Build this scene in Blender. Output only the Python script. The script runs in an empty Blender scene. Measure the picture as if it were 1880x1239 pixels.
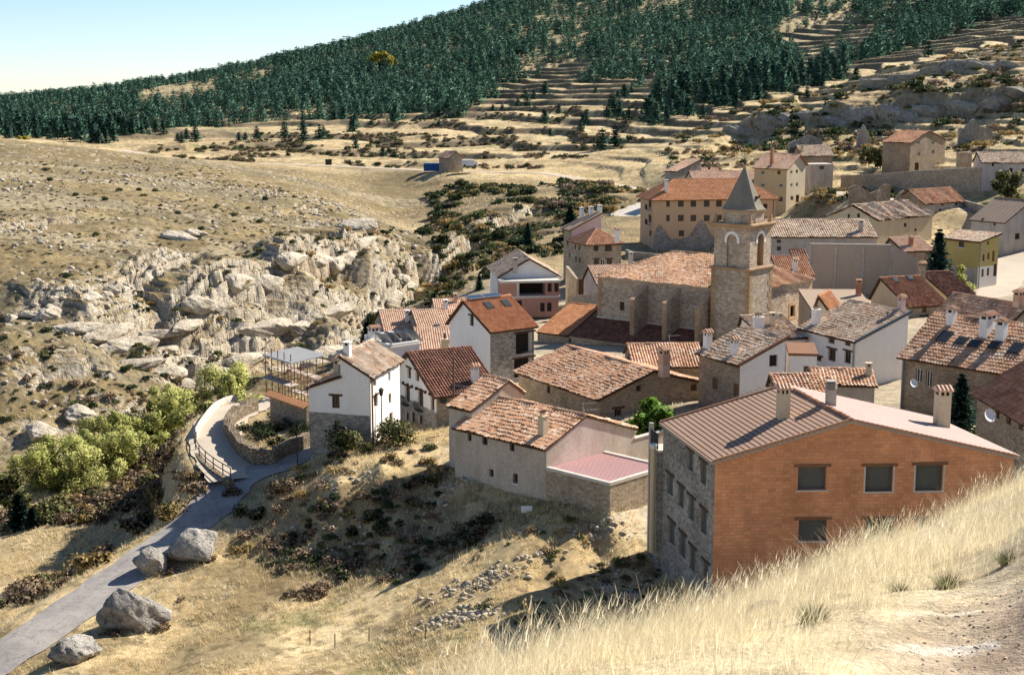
import bpy, math, random
import numpy as np
from mathutils import Vector
random.seed(7)
rng = np.random.default_rng(7)
R = math.radians
scene = bpy.context.scene
QUALITY = 1.0
COL = scene.collection

# ------------------------------------------------------------------ camera
F = 2611.0; PITCH = R(9.87); CAMZ = 27.0
cp, sp = math.cos(PITCH), math.sin(PITCH)
def at(u, v, d):
    """survey helper: the point at depth d (metres along +Y) seen at photo position u, v"""
    a = (u-940)/F; b = (619.5-v)/F
    y = cp + b*sp; k = d/y
    return Vector((a*k, d, CAMZ + (-sp + b*cp)*k))
def onz(u, v, z):
    a = (u-940)/F; b = (619.5-v)/F
    k = (z-CAMZ)/(-sp + b*cp)
    return Vector((a*k, (cp+b*sp)*k, z))
def ray(u, v):
    a = (u-940)/F; b = (619.5-v)/F
    return Vector((a, cp+b*sp, -sp+b*cp))
CAM = Vector((0, 0, CAMZ))
def proj(x, y, z):
    z = z-CAMZ
    dep = y*cp - z*sp
    up = y*sp + z*cp
    return 940 + F*x/dep, 619.5 - F*up/dep
cam = bpy.data.cameras.new('camera'); co = bpy.data.objects.new('camera', cam); COL.objects.link(co)
co.location = CAM; co.rotation_euler = (math.pi/2-PITCH, 0, 0)
cam.lens = 50; cam.sensor_width = 36; cam.clip_start = .5; cam.clip_end = 20000
scene.camera = co

# ------------------------------------------------------------------ light
SUN_AZ, SUN_EL = 36, 38          # azimuth counted from +X towards +Y
w = bpy.data.worlds.new('World'); scene.world = w; w.use_nodes = True
nt = w.node_tree; bg = nt.nodes['Background']
sky = nt.nodes.new('ShaderNodeTexSky'); sky.sky_type = 'NISHITA'; sky.sun_disc = False
sky.sun_elevation = R(SUN_EL); sky.sun_rotation = R(90-SUN_AZ)
sky.altitude = 1200; sky.air_density = .85; sky.dust_density = .15; sky.ozone_density = 3.0
nt.links.new(sky.outputs[0], bg.inputs[0]); bg.inputs[1].default_value = .076
sun = bpy.data.lights.new('sun', 'SUN'); so = bpy.data.objects.new('sun', sun); COL.objects.link(so)
sun.energy = 5.0; sun.angle = R(.53); sun.color = (1, .93, .82)
sd = Vector((math.cos(R(SUN_EL))*math.cos(R(SUN_AZ)), math.cos(R(SUN_EL))*math.sin(R(SUN_AZ)), math.sin(R(SUN_EL))))
so.rotation_euler = sd.to_track_quat('Z', 'Y').to_euler(); so.location = sd*300
scene.view_settings.view_transform = 'Standard'; scene.view_settings.look = 'None'
scene.view_settings.exposure = .98; scene.view_settings.gamma = 1

# ------------------------------------------------------------------ noise
def _h(ix, iy, s):
    n = (ix.astype(np.int64)*374761393 + iy.astype(np.int64)*668265263 + s*1274126177) & 0xffffffff
    n = ((n ^ (n >> 13))*1274126177) & 0xffffffff
    return ((n ^ (n >> 16)) & 0xffff)/65535.0
def vn(x, y, s=0):
    x = np.asarray(x, float); y = np.asarray(y, float)
    ix = np.floor(x); iy = np.floor(y); fx = x-ix; fy = y-iy
    fx = fx*fx*(3-2*fx); fy = fy*fy*(3-2*fy)
    a = _h(ix, iy, s); b = _h(ix+1, iy, s); c = _h(ix, iy+1, s); d = _h(ix+1, iy+1, s)
    return (a+(b-a)*fx)*(1-fy) + (c+(d-c)*fx)*fy
def fbm(x, y, s=0, o=4, g=.5):
    t = 0; a = 1; n = 0
    for k in range(o):
        t = t + a*vn(x*2**k + 17.3*k, y*2**k - 9.1*k, s+k); n += a; a *= g
    return t/n
def worley(x, y, s=0):
    ix = np.floor(x); iy = np.floor(y); d1 = np.full(x.shape, 9.); d2 = np.full(x.shape, 9.); cid = np.zeros(x.shape)
    for i in (-1, 0, 1):
        for j in (-1, 0, 1):
            cx = ix+i; cy = iy+j
            px = cx+_h(cx, cy, s); py = cy+_h(cx, cy, s+5)
            d = np.hypot(px-x, py-y); m = d < d1
            d2 = np.where(m, d1, np.minimum(d2, d)); cid = np.where(m, _h(cx, cy, s+9), cid); d1 = np.where(m, d, d1)
    return d1, d2, cid
def sstep(a, b, x):
    t = np.clip((x-a)/(b-a), 0, 1); return t*t*(3-2*t)

# ------------------------------------------------------------------ materials
MATS = {}
class NT:
    def __init__(s, name, rough=.9):
        s.m = bpy.data.materials.new(name); s.m.use_nodes = True; s.t = s.m.node_tree
        s.b = s.t.nodes['Principled BSDF']; s.b.inputs['Roughness'].default_value = rough
        if 'Specular IOR Level' in s.b.inputs: s.b.inputs['Specular IOR Level'].default_value = .25
        MATS[name] = s.m
    def n(s, typ, **kw):
        x = s.t.nodes.new(typ)
        for k, v in kw.items():
            if k[0] == 'i' and k[1:].isdigit(): s.link(v, x.inputs[int(k[1:])])
            elif k in x.inputs: s.link(v, x.inputs[k])
            else: setattr(x, k, v)
        return x
    def link(s, v, inp):
        if hasattr(v, 'outputs'): v = v.outputs[0]
        if isinstance(v, bpy.types.NodeSocket): s.t.links.new(v, inp)
        else: inp.default_value = v
    def noise(s, co, scale, detail=4, rough=.6, out='Fac'):
        x = s.n('ShaderNodeTexNoise', Scale=scale, Detail=detail, Roughness=rough); s.link(co, x.inputs['Vector']); return x.outputs[0 if out == 'Fac' else 1]
    def ramp(s, fac, stops, interp='LINEAR'):
        x = s.t.nodes.new('ShaderNodeValToRGB'); s.link(fac, x.inputs[0]); e = x.color_ramp.elements; x.color_ramp.interpolation = interp
        while len(e) < len(stops): e.new(.5)
        for q, (p, c) in zip(e, stops):
            q.position = p; q.color = (c, c, c, 1) if not hasattr(c, '__len__') else (*c, 1)
        return x.outputs[0]
    def mix(s, fac, a, b, typ='MIX'):
        x = s.t.nodes.new('ShaderNodeMix'); x.data_type = 'RGBA'; x.blend_type = typ
        s.link(fac, x.inputs[0])
        for v, i in ((a, 6), (b, 7)): s.link((*v, 1) if isinstance(v, tuple) and len(v) == 3 else v, x.inputs[i])
        return x.outputs[2]
    def math(s, op, a, b=0., c=0.):
        x = s.t.nodes.new('ShaderNodeMath'); x.operation = op
        s.link(a, x.inputs[0]); s.link(b, x.inputs[1]); s.link(c, x.inputs[2]); return x.outputs[0]
    def color(s, c):
        s.link((*c, 1) if isinstance(c, tuple) and len(c) == 3 else c, s.b.inputs['Base Color'])
    def bump(s, h, strength=.5, dist=.05):
        x = s.n('ShaderNodeBump', Strength=strength, Distance=dist); s.link(h, x.inputs['Height']); s.t.links.new(x.outputs[0], s.b.inputs['Normal'])
    def pos(s): return s.n('ShaderNodeNewGeometry').outputs['Position']
    def uv(s): return s.n('ShaderNodeTexCoord').outputs['UV']
    def vmul(s, v, k):
        x = s.t.nodes.new('ShaderNodeVectorMath'); x.operation = 'MULTIPLY'; s.link(v, x.inputs[0]); s.link(k, x.inputs[1]); return x.outputs[0]

def tile_mat(name, stops, patch=(.30, .26, .2), pamt=.35):
    t = NT(name, .92); uv = t.uv(); p = t.pos()
    fl = t.t.nodes.new('ShaderNodeVectorMath'); fl.operation = 'FLOOR'; t.link(uv, fl.inputs[0])
    wn = t.n('ShaderNodeTexWhiteNoise', noise_dimensions='2D'); t.link(fl.outputs[0], wn.inputs['Vector'])
    c = t.ramp(wn.outputs['Value'], stops)
    n = t.noise(p, .55, 5); m = t.ramp(n, [(.42, 0.), (.68, pamt)])
    c = t.mix(m, c, patch)
    f = t.noise(p, 9, 3); c = t.mix(.5, c, t.ramp(f, [(.25, .45), (.75, 1.1)]), 'MULTIPLY')
    t.color(c); t.bump(t.noise(p, 25, 3), .25, .02)
tile_mat('tile_old', [(0, (.36, .19, .11)), (.1, (.55, .295, .165)), (.6, (.62, .36, .21)), (.88, (.68, .44, .29)), (1, (.74, .58, .44))], (.52, .41, .31), .25)
tile_mat('tile_pale', [(0, (.30, .17, .10)), (.25, (.52, .34, .22)), (.7, (.64, .47, .33)), (1, (.72, .60, .46))], (.44, .39, .31), .5)
tile_mat('tile_orange', [(0, (.48, .20, .09)), (.5, (.59, .26, .12)), (1, (.65, .33, .17))], (.42, .2, .1), .25)
tile_mat('tile_pink', [(0, (.55, .32, .20)), (.5, (.66, .42, .285)), (1, (.72, .50, .36))], (.56, .42, .33), .35)
tile_mat('tile_dark', [(0, (.15, .07, .045)), (.5, (.25, .11, .07)), (1, (.34, .17, .11))], (.15, .09, .06), .3)
tile_mat('tile_red', [(0, (.34, .15, .075)), (.5, (.48, .23, .125)), (1, (.56, .31, .19))], (.36, .23, .15), .35)

def stone_mat(name, a, b, mortar, scale=3.2, mort=.06, stain=.35, bs=.6):
    t = NT(name, .95); uv = t.uv(); p = t.pos()
    v2 = t.vmul(uv, (1, 1.75, 1)); nz = t.noise(uv, 1.6, 2, out='Color')
    add = t.t.nodes.new('ShaderNodeVectorMath'); add.operation = 'MULTIPLY_ADD'; t.link(nz, add.inputs[0]); add.inputs[1].default_value = (.22, .22, 0); t.link(v2, add.inputs[2])
    vo = t.n('ShaderNodeTexVoronoi', Scale=scale, voronoi_dimensions='2D'); t.link(add.outputs[0], vo.inputs['Vector'])
    ve = t.n('ShaderNodeTexVoronoi', Scale=scale, voronoi_dimensions='2D', feature='DISTANCE_TO_EDGE'); t.link(add.outputs[0], ve.inputs['Vector'])
    sx = t.n('ShaderNodeSeparateColor'); t.link(vo.outputs['Color'], sx.inputs[0])
    c = t.ramp(sx.outputs[0], [(0, a), (.5, tuple((i+j)/2 for i, j in zip(a, b))), (1, b)])
    e = t.ramp(ve.outputs['Distance'], [(mort*.4, 0.), (mort*1.6, 1.)])
    c = t.mix(e, mortar, c)
    st = t.ramp(t.noise(p, .35, 5), [(.35, 1-stain), (.65, 1.)]); c = t.mix(1., c, st, 'MULTIPLY')
    c = t.mix(.6, c, t.ramp(t.noise(p, 7, 4), [(.3, .55), (.7, 1.1)]), 'MULTIPLY')
    t.color(c); t.bump(t.math('ADD', e, t.noise(p, 14, 4)), bs, .06)
stone_mat('stone_tan', (.36, .27, .18), (.60, .50, .37), (.46, .38, .28), stain=.25)
stone_mat('stone_church', (.40, .28, .185), (.70, .57, .42), (.56, .47, .37), 2.6, stain=.2)
stone_mat('stone_grey', (.24, .215, .18), (.54, .49, .42), (.50, .46, .40), 3.4, .05)
stone_mat('stone_dry', (.2, .15, .1), (.46, .37, .26), (.09, .065, .045), 3.2, .09, .3, .9)
stone_mat('stone_brown', (.32, .235, .155), (.50, .395, .28), (.42, .33, .24), 3.4, .05, .3)
stone_mat('ashlar', (.44, .28, .15), (.56, .38, .22), (.48, .34, .21), 1.3, .025, .3, .4)

def plaster_mat(name, c, stain=(.3, .26, .21), amt=.35, sc=.5, fine=.14):
    t = NT(name, .93); p = t.pos()
    s1 = t.vmul(p, (1, 1, .45))
    m = t.ramp(t.noise(s1, sc, 6, .65), [(.42, 0.), (.72, amt)])
    k = t.mix(m, c, stain)
    k = t.mix(1., k, t.ramp(t.noise(p, 6, 4), [(.3, 1-fine), (.7, 1.)]), 'MULTIPLY')
    t.color(k); t.bump(t.noise(p, 18, 4), .3, .02)
plaster_mat('white_plaster', (.85, .82, .77), (.55, .5, .44), .25)
plaster_mat('grey_plaster', (.56, .50, .43), (.32, .27, .21), .7, .8, .3)
plaster_mat('slate_blue', (.09, .11, .14), (.12, .13, .15), .4, 1)
plaster_mat('stained_plaster', (.62, .54, .47), (.33, .26, .2), .75, .55, .22)
plaster_mat('house_plaster', (.56, .48, .39), (.33, .275, .21), .7, .7, .28)
plaster_mat('peach_plaster', (.62, .415, .255), (.5, .34, .22), .3)
plaster_mat('yellow_plaster', (.62, .47, .26), (.5, .4, .26), .3)
plaster_mat('ochre_plaster', (.52, .40, .14), (.42, .36, .22), .45)
plaster_mat('pink_plaster', (.66, .50, .46), (.5, .4, .35), .3)
plaster_mat('cream_plaster', (.62, .52, .36), (.45, .37, .25), .5, .7)
plaster_mat('concrete', (.42, .38, .33), (.3, .27, .23), .5, .9)
plaster_mat('fronton_concrete', (.45, .355, .275), (.37, .29, .22), .5, .6)
plaster_mat('pale_concrete', (.62, .57, .5), (.4, .35, .3), .5, .9)
plaster_mat('spire_slate', (.27, .24, .185), (.18, .16, .125), .6, .9, .3)
plaster_mat('pink_deck', (.72, .46, .43), (.66, .48, .45), .4, .9)
plaster_mat('roof_pinkbrown', (.46, .345, .30), (.39, .29, .245), .6, .5, .22)
plaster_mat('red_brick', (.50, .26, .19), (.42, .25, .19), .5, 1.2, .25)
plaster_mat('roof_brown', (.40, .25, .17), (.46, .31, .23), .5, .35, .18)
plaster_mat('roof_tan', (.38, .28, .2), (.3, .22, .16), .5, .5, .18)
t = NT('asphalt', .93); p = t.pos(); k = t.ramp(t.noise(p, .3, 5, .65), [(.35, (.24, .22, .205)), (.5, (.33, .30, .275)), (.68, (.42, .38, .335))])
vc = t.n('ShaderNodeTexVoronoi', Scale=.5, feature='DISTANCE_TO_EDGE'); nz = t.noise(p, .8, 4, out='Color'); ad = t.t.nodes.new('ShaderNodeVectorMath'); ad.operation = 'MULTIPLY_ADD'; t.link(nz, ad.inputs[0]); ad.inputs[1].default_value = (2.2, 2.2, 0); t.link(p, ad.inputs[2]); t.link(ad.outputs[0], vc.inputs['Vector'])
k = t.mix(.6, k, t.ramp(vc.outputs['Distance'], [(0, .45), (.025, 1.)]), 'MULTIPLY'); k = t.mix(1., k, t.ramp(t.noise(p, 9, 4, .7), [(.3, .75), (.7, 1.12)]), 'MULTIPLY'); t.color(k); t.bump(t.noise(p, 25, 3), .3, .02)
plaster_mat('pale_paving', (.52, .44, .345), (.42, .345, .26), .6, .35, .2)
plaster_mat('wood_dark', (.1, .055, .032), (.06, .035, .02), .5, 2.)
plaster_mat('wood_brown', (.24, .12, .065), (.12, .07, .04), .5, 2.)
plaster_mat('shutter_grey', (.13, .135, .125), (.09, .1, .09), .5, 2.)
plaster_mat('grey_metal', (.34, .35, .36), (.28, .28, .28), .5, .8)
plaster_mat('rust_metal', (.3, .14, .075), (.2, .1, .06), .5, 2)
plaster_mat('dark_metal', (.05, .05, .05), (.07, .06, .05), .5, 2)
plaster_mat('bronze', (.12, .12, .09), (.2, .19, .16), .4, 2)
plaster_mat('blue_paint', (.03, .11, .30), (.05, .12, .25), .4, 2)
plaster_mat('bark', (.16, .11, .075), (.09, .065, .045), .5, 4)
plaster_mat('cream_paint', (.66, .55, .36), (.5, .42, .28), .4, 1)
plaster_mat('plastic_white', (.78, .77, .75), (.6, .6, .58), .2, 1)
t = NT('glass_dark', .12); t.color((.018, .02, .022)); t.b.inputs['Specular IOR Level'].default_value = .5
t = NT('solar_glass', .15); t.color((.03, .045, .07)); t.b.inputs['Specular IOR Level'].default_value = .6
t = NT('dark_inside', .95); t.color((.03, .024, .02))
t = NT('skylight_glass', .3); t.color((.03, .034, .04))

# hollow-clay brick of the big gable
t = NT('orange_brick', .92); uv = t.uv(); p = t.pos()
br = t.n('ShaderNodeTexBrick', Scale=1.0); t.link(uv, br.inputs['Vector'])
br.inputs['Brick Width'].default_value = .42; br.inputs['Row Height'].default_value = .2; br.inputs['Mortar Size'].default_value = .018
br.inputs['Color1'].default_value = (.80, .345, .16, 1); br.inputs['Color2'].default_value = (.85, .395, .195, 1); br.inputs['Mortar'].default_value = (.58, .34, .21, 1); br.inputs['Bias'].default_value = -.1
fl = t.vmul(uv, (1/.42, 1/.2, 0)); f2 = t.t.nodes.new('ShaderNodeVectorMath'); f2.operation = 'FLOOR'; t.link(fl, f2.inputs[0])
wn = t.n('ShaderNodeTexWhiteNoise', noise_dimensions='2D'); t.link(f2.outputs[0], wn.inputs['Vector'])
pale = t.ramp(wn.outputs['Value'], [(.92, 0.), (.93, .6)])
band = t.ramp(t.noise(t.vmul(uv, (.12, .9, 0)), 1.5, 3), [(.5, .0), (.62, 1.)])
c = t.mix(t.math('MULTIPLY', pale, band), br.outputs['Color'], (.60, .34, .17))
wn2 = t.ramp(wn.outputs['Value'], [(0., .85), (1., 1.06)]); c = t.mix(1., c, wn2, 'MULTIPLY')
c = t.mix(1., c, t.ramp(t.noise(p, .5, 5), [(.3, .78), (.7, 1.05)]), 'MULTIPLY'); c = t.mix(1., c, t.ramp(t.noise(t.vmul(p, (.5, .5, .1)), 1.1, 3, .6), [(.38, .86), (.6, 1.03)]), 'MULTIPLY')
c = t.mix(1., c, t.ramp(t.noise(p, 12, 3), [(.3, .85), (.7, 1.05)]), 'MULTIPLY')
t.color(c); t.bump(br.outputs['Fac'], -.4, .02)

def leaf_mat(name, a, b, rough=.75, trans=.25):
    t = NT(name, rough); p = t.pos()
    oi = t.n('ShaderNodeObjectInfo')
    k = t.math('ADD', t.math('MULTIPLY', t.noise(p, 1.4, 3), .4), t.math('MULTIPLY_ADD', oi.outputs['Random'], .25, t.math('MULTIPLY', t.noise(p, .16, 2), .4)))
    c = t.ramp(k, [(.3, a), (.7, b)])
    t.color(c)
    tr = t.n('ShaderNodeBsdfTranslucent'); t.link(c, tr.inputs[0]); mx = t.n('ShaderNodeMixShader'); mx.inputs[0].default_value = trans
    t.t.links.new(t.b.outputs[0], mx.inputs[1]); t.t.links.new(tr.outputs[0], mx.inputs[2]); t.t.links.new(mx.outputs[0], t.t.nodes['Material Output'].inputs[0])
leaf_mat('pine_needles', (.042, .115, .085), (.10, .21, .145))
leaf_mat('fir_needles', (.035, .10, .075), (.08, .17, .12))
leaf_mat('willow_leaves', (.42, .45, .13), (.66, .66, .25), .8, .6)
leaf_mat('yellow_leaves', (.4, .33, .05), (.6, .5, .08), .7, .35)
leaf_mat('lime_leaves', (.07, .17, .02), (.2, .36, .05), .6, .4)
leaf_mat('olive_leaves', (.075, .09, .03), (.19, .19, .075))
leaf_mat('juniper_leaves', (.025, .045, .018), (.06, .085, .03))
leaf_mat('russet_leaves', (.175, .12, .07), (.31, .22, .135))
leaf_mat('brown_twigs', (.16, .115, .075), (.31, .23, .15))
leaf_mat('gold_leaves', (.26, .18, .065), (.44, .32, .13))
leaf_mat('dry_grass', (.58, .45, .23), (.84, .70, .42), .8, .45)
leaf_mat('straw', (.80, .68, .42), (.95, .86, .62), .75, .5)
leaf_mat('green_grass', (.12, .13, .035), (.26, .24, .08), .8, .3)

def rock_mat(name, a, b, dark=.45):
    t = NT(name, .95); p = t.pos()
    c = t.ramp(t.noise(p, .45, 8, .68), [(.32, a), (.62, b)])
    cr = t.n('ShaderNodeTexVoronoi', Scale=1.1, feature='DISTANCE_TO_EDGE')
    nz = t.noise(p, 1.3, 4, out='Color'); ad = t.t.nodes.new('ShaderNodeVectorMath'); ad.operation = 'MULTIPLY_ADD'; t.link(nz, ad.inputs[0]); ad.inputs[1].default_value = (1.1, 1.1, 1.1); t.link(p, ad.inputs[2])
    t.link(ad.outputs[0], cr.inputs['Vector'])
    e = t.ramp(cr.outputs['Distance'], [(.0, dark), (.05, 1.)]); c = t.mix(.3, c, e, 'MULTIPLY')
    c = t.mix(.7, c, t.ramp(t.noise(p, 5, 6, .7), [(.3, .5), (.65, 1.1)]), 'MULTIPLY')
    li = t.ramp(t.noise(p, 1.1, 6, .75), [(.54, 0.), (.62, .75)]); c = t.mix(li, c, tuple(q*.42 for q in a)); li = t.ramp(t.noise(p, .8, 5, .7), [(.60, 0.), (.68, .5)]); c = t.mix(li, c, (.40, .29, .14))
    t.color(c); t.bump(t.math('ADD', t.noise(p, 3, 8, .7), t.math('MULTIPLY', e, .4)), .9, .3)
rock_mat('limestone', (.46, .39, .29), (.70, .615, .485))
rock_mat('crag_rock', (.28, .25, .205), (.47, .43, .36), .3)
rock_mat('boulder_rock', (.24, .22, .195), (.50, .465, .41), .3)

# ------------------------------------------------------------------ mesh + object helpers
class MB:
    def __init__(s): s.v = []; s.f = []; s.m = []; s.uv = []; s.mats = []
    def mi(s, name):
        if name not in s.mats: s.mats.append(name)
        return s.mats.index(name)
    def face(s, pts, mat, uv=None):
        k = len(s.v); s.v += [tuple(p) for p in pts]; s.f.append(tuple(range(k, k+len(pts)))); s.m.append(s.mi(mat))
        s.uv += uv if uv else [(0, 0)]*len(pts)
    def box(s, o, ax, ay, az, mat, uvs=True):
        """box from corner o with edge vectors ax, ay, az"""
        o = Vector(o); ax, ay, az = Vector(ax), Vector(ay), Vector(az)
        if ax.cross(ay).dot(az) < 0: ax, ay = ay, ax
        for p, a, b in ((o, ay, ax), (o+az, ax, ay), (o, ax, az), (o+ay, az, ax), (o, az, ay), (o+ax, ay, az)):
            la, lb = a.length, b.length
            q = [p, p+a, p+a+b, p+b]
            if abs(a.normalized().z) > .5: uv = [(0, 0), (0, la), (lb, la), (lb, 0)]
            else: uv = [(0, 0), (la, 0), (la, lb), (0, lb)]
            s.face(q, mat, uv)
    def tube(s, pts, rad, mat, n=8, cap=True):
        pts = [Vector(p) for p in pts]; rr = rad if hasattr(rad, '__len__') else [rad]*len(pts)
        k0 = len(s.v); prev = None
        for i, p in enumerate(pts):
            d = (pts[min(i+1, len(pts)-1)]-pts[max(i-1, 0)]).normalized()
            up = Vector((0, 0, 1)) if abs(d.z) < .9 else Vector((1, 0, 0))
            a = d.cross(up).normalized(); b = a.cross(d)
            for j in range(n):
                t = 2*math.pi*j/n; s.v.append(tuple(p+(a*math.cos(t)+b*math.sin(t))*rr[i]))
        mi = s.mi(mat)
        for i in range(len(pts)-1):
            for j in range(n):
                j2 = (j+1) % n
                s.f.append((k0+i*n+j, k0+(i+1)*n+j, k0+(i+1)*n+j2, k0+i*n+j2)); s.m.append(mi); s.uv += [(0, 0)]*4
        if cap:
            s.f.append(tuple(k0+j for j in range(n))); s.m.append(mi); s.uv += [(0, 0)]*n
            e = k0+(len(pts)-1)*n
            s.f.append(tuple(e+n-1-j for j in range(n))); s.m.append(mi); s.uv += [(0, 0)]*n
    def add(s, V, Fq, mat, UV=None):
        """numpy verts (n,3), faces list of index tuples"""
        k = len(s.v); s.v += [tuple(p) for p in V]; mi = s.mi(mat)
        for q in Fq:
            s.f.append(tuple(int(i)+k for i in q)); s.m.append(mi)
            s.uv += [tuple(UV[int(i)]) for i in q] if UV is not None else [(0, 0)]*len(q)
    def build(s, name, parent=None, smooth=False, origin=None):
        me = bpy.data.meshes.new(name)
        v = s.v
        if origin is not None: v = [(p[0]-origin[0], p[1]-origin[1], p[2]-origin[2]) for p in v]
        me.from_pydata(v, [], s.f)
        ul = me.uv_layers.new(name='UVMap'); ul.data.foreach_set('uv', np.array(s.uv, np.float32).ravel())
        for m in s.mats: me.materials.append(MATS[m])
        me.polygons.foreach_set('material_index', np.array(s.m, np.int32))
        if smooth: me.polygons.foreach_set('use_smooth', np.ones(len(s.f), bool))
        me.update()
        o = bpy.data.objects.new(name, me); COL.objects.link(o)
        if origin is not None: o.location = origin
        if parent is not None: o.parent = parent
        return o
def npmesh(name, V, Fc, mats, smooth=False, midx=None, uv=None, parent=None, col=None):
    """V (n,3); Fc (m,k) indices, fixed k"""
    me = bpy.data.meshes.new(name); V = np.asarray(V, np.float32); Fc = np.asarray(Fc, np.int32); m, k = Fc.shape
    me.vertices.add(len(V)); me.vertices.foreach_set('co', V.ravel())
    me.loops.add(m*k); me.loops.foreach_set('vertex_index', Fc.ravel())
    me.polygons.add(m); me.polygons.foreach_set('loop_start', np.arange(0, m*k, k, dtype=np.int32))
    if hasattr(mats, 'lower'): mats = [mats]
    for x in mats: me.materials.append(MATS[x])
    if midx is not None: me.polygons.foreach_set('material_index', np.asarray(midx, np.int32))
    me.update(calc_edges=True); me.validate()
    if smooth: me.polygons.foreach_set('use_smooth', np.ones(len(me.polygons), bool))
    if col is not None:
        for nm, c in col.items():
            a = me.color_attributes.new(nm, 'FLOAT_COLOR', 'POINT'); a.data.foreach_set('color', np.asarray(c, np.float32).ravel())
    o = bpy.data.objects.new(name, me); COL.objects.link(o)
    if parent is not None: o.parent = parent
    return o
def soft_normals(me, N):
    N = np.asarray(N, np.float64); N = N/(np.linalg.norm(N, axis=1)[:, None]+1e-9); me.polygons.foreach_set('use_smooth', np.ones(len(me.polygons), bool)); me.normals_split_custom_set_from_vertices(N.tolist())
def tag(o, label=None, cat=None, group=None, kind=None):
    if label: o['label'] = label
    if cat: o['category'] = cat
    if group: o['group'] = group
    if kind: o['kind'] = kind
    elif cat: o['kind'] = 'thing'
    return o
def thing(name, loc, label, cat, group=None):
    o = bpy.data.objects.new(name, None); COL.objects.link(o); o.location = loc; o.empty_display_size = .3
    return tag(o, label, cat, group)
def put(child, parent):
    """parent keeping the world position of an identity-matrix child"""
    child.parent = parent; child.location = Vector(child.location) - Vector(parent.location)
def copy_tree(o, parent=None):
    c = o.copy(); COL.objects.link(c)
    if parent is not None: c.parent = parent
    for ch in list(KIDS.get(o.name, [])): copy_tree(ch, c)
    return c
KIDS = {}
def kid(o, parent):
    o.parent = parent; KIDS.setdefault(parent.name, []).append(o); return o
# ------------------------------------------------------------------ terrain
# survey of the ground: photo position and estimated distance of each point
CP = [
 # near bluff
 (1880,1239,8.5),(1500,1239,9),(1100,1239,10),(870,1239,13),(1880,1100,12),(1600,1100,13),(1300,1150,14),(1000,1225,14.5),
 (1880,985,19),(1600,1030,18),(1400,1108,17.2),(1150,1185,16),
 (1880,905,28),(1750,945,26),(1600,1005,23),(1400,1092,21),(1200,1165,19.5),(1000,1212,17.5),
 # meadow, hollow and the slope below the central house
 (700,1239,74.5),(300,1239,78),(500,1150,83),(300,1150,85),(870,1160,76),(600,1070,90),(740,1068,87),(650,1000,94.5),(760,960,94.8),(480,1045,93),(840,930,94.8),
 (560,965,97),(850,895,95.4),(700,850,99),(620,880,98),(690,825,104.5),(725,780,121),(760,785,117),(800,793,114),(705,793,112.5),(740,800,111),(590,850,104),(500,885,102),(870,1000,89.5),(960,932,91.5),(1050,960,87.5),(1120,940,87.8),
 (960,1010,85),(1100,1020,86),(1160,965,88),(1210,1060,83.5),(900,1090,80.7),(1000,1060,82.5),(780,1150,79),(1290,1075,78),(1150,1150,74),(790,800,107),(480,945,100),(420,1010,96.5),
 # road
 (420,862,107),(380,945,100.5),(300,1000,97.5),(180,1085,90.6),(60,1170,84.5),(-100,1275,79),(560,825,109),(440,770,124),
 # slope left of the road
 (100,1070,104),(40,970,122),(100,930,127),(230,920,129),(230,1000,113),(300,880,146),(340,810,157),(0,1080,100),(-100,1050,110),
 (0,900,146),(200,850,156),(330,760,176),(450,700,187),(560,650,204),(650,610,218),(760,530,262),(770,440,317),(750,400,345),(770,345,400),
 (-150,900,150),
 # left bank
 (0,780,163),(100,760,166),(0,690,170),(150,700,172),(300,660,181),(450,645,193),(200,600,188),(0,590,184),(100,540,190),
 (300,632,197),(450,600,200),(600,575,214),(700,540,236),(150,520,196),(300,520,205),(400,470,222),(600,425,258),(700,415,285),(560,500,224),(680,480,243),
 (0,430,222),(200,400,250),(400,400,259),(0,350,273),(200,340,288),(450,350,312),(600,370,320),(0,290,342),(200,290,363),(100,262,386),(0,252,393),(350,300,376),(550,332,368),
 (-150,500,200),(-150,350,280),(-150,250,395),
 # back
 (150,258,480),(300,280,480),(0,250,500),(600,305,420),(800,312,395),(950,318,385),(1100,332,368),(400,240,600),(700,250,550),(1000,230,560),(1000,180,680),(700,200,700),
 (300,230,720),(100,240,650),(100,200,850),(200,180,1000),(0,190,1000),(0,192,1250),(200,172,1200),(400,141,1250),(560,104,1300),(750,57,1350),(900,13,1400),(1000,-25,1450),
 (600,180,820),(800,180,800),(700,110,1050),(900,100,1000),(900,150,850),(1100,100,900),(1100,30,1200),(1300,50,1000),(1300,-50,1300),(1200,150,700),(1200,200,560),(1050,260,470),
 (1300,220,480),(1300,150,650),(1450,100,800),(1500,40,900),(1500,-50,1100),(1700,30,800),(1880,0,800),(1880,-60,1000),(1700,100,560),(1880,80,500),(1600,130,520),
 (1400,205,440),(1550,165,435),(1700,130,425),(1850,110,415),(1400,250,410),(1600,235,385),(1800,220,375),(1880,190,380),
 (1690,318,305),(1500,290,340),(1580,270,350),(1830,245,350),(1300,300,335),(1180,320,350),
 # village
 (1600,352,280),(1800,352,272),(1700,366,268),(1470,395,285),(1550,372,285),(1600,460,235),(1780,425,250),(1850,475,213),(1830,530,184),(1600,560,170),
 (1200,458,255),(1330,470,250),(1150,465,245),(1120,375,320),(1170,385,315),(1040,545,214),(1000,590,190),(930,440,270),(900,380,330),(820,425,315),(850,500,240),(800,600,190),
 (700,650,165),(720,700,140),(1320,645,150),(1450,620,150),(1200,700,125),(1500,740,120),(1880,720,118),(1750,790,100),(1400,800,100),(1000,790,112),(900,770,112),
]
pts = np.array([at(*c)[:] for c in CP])
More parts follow.
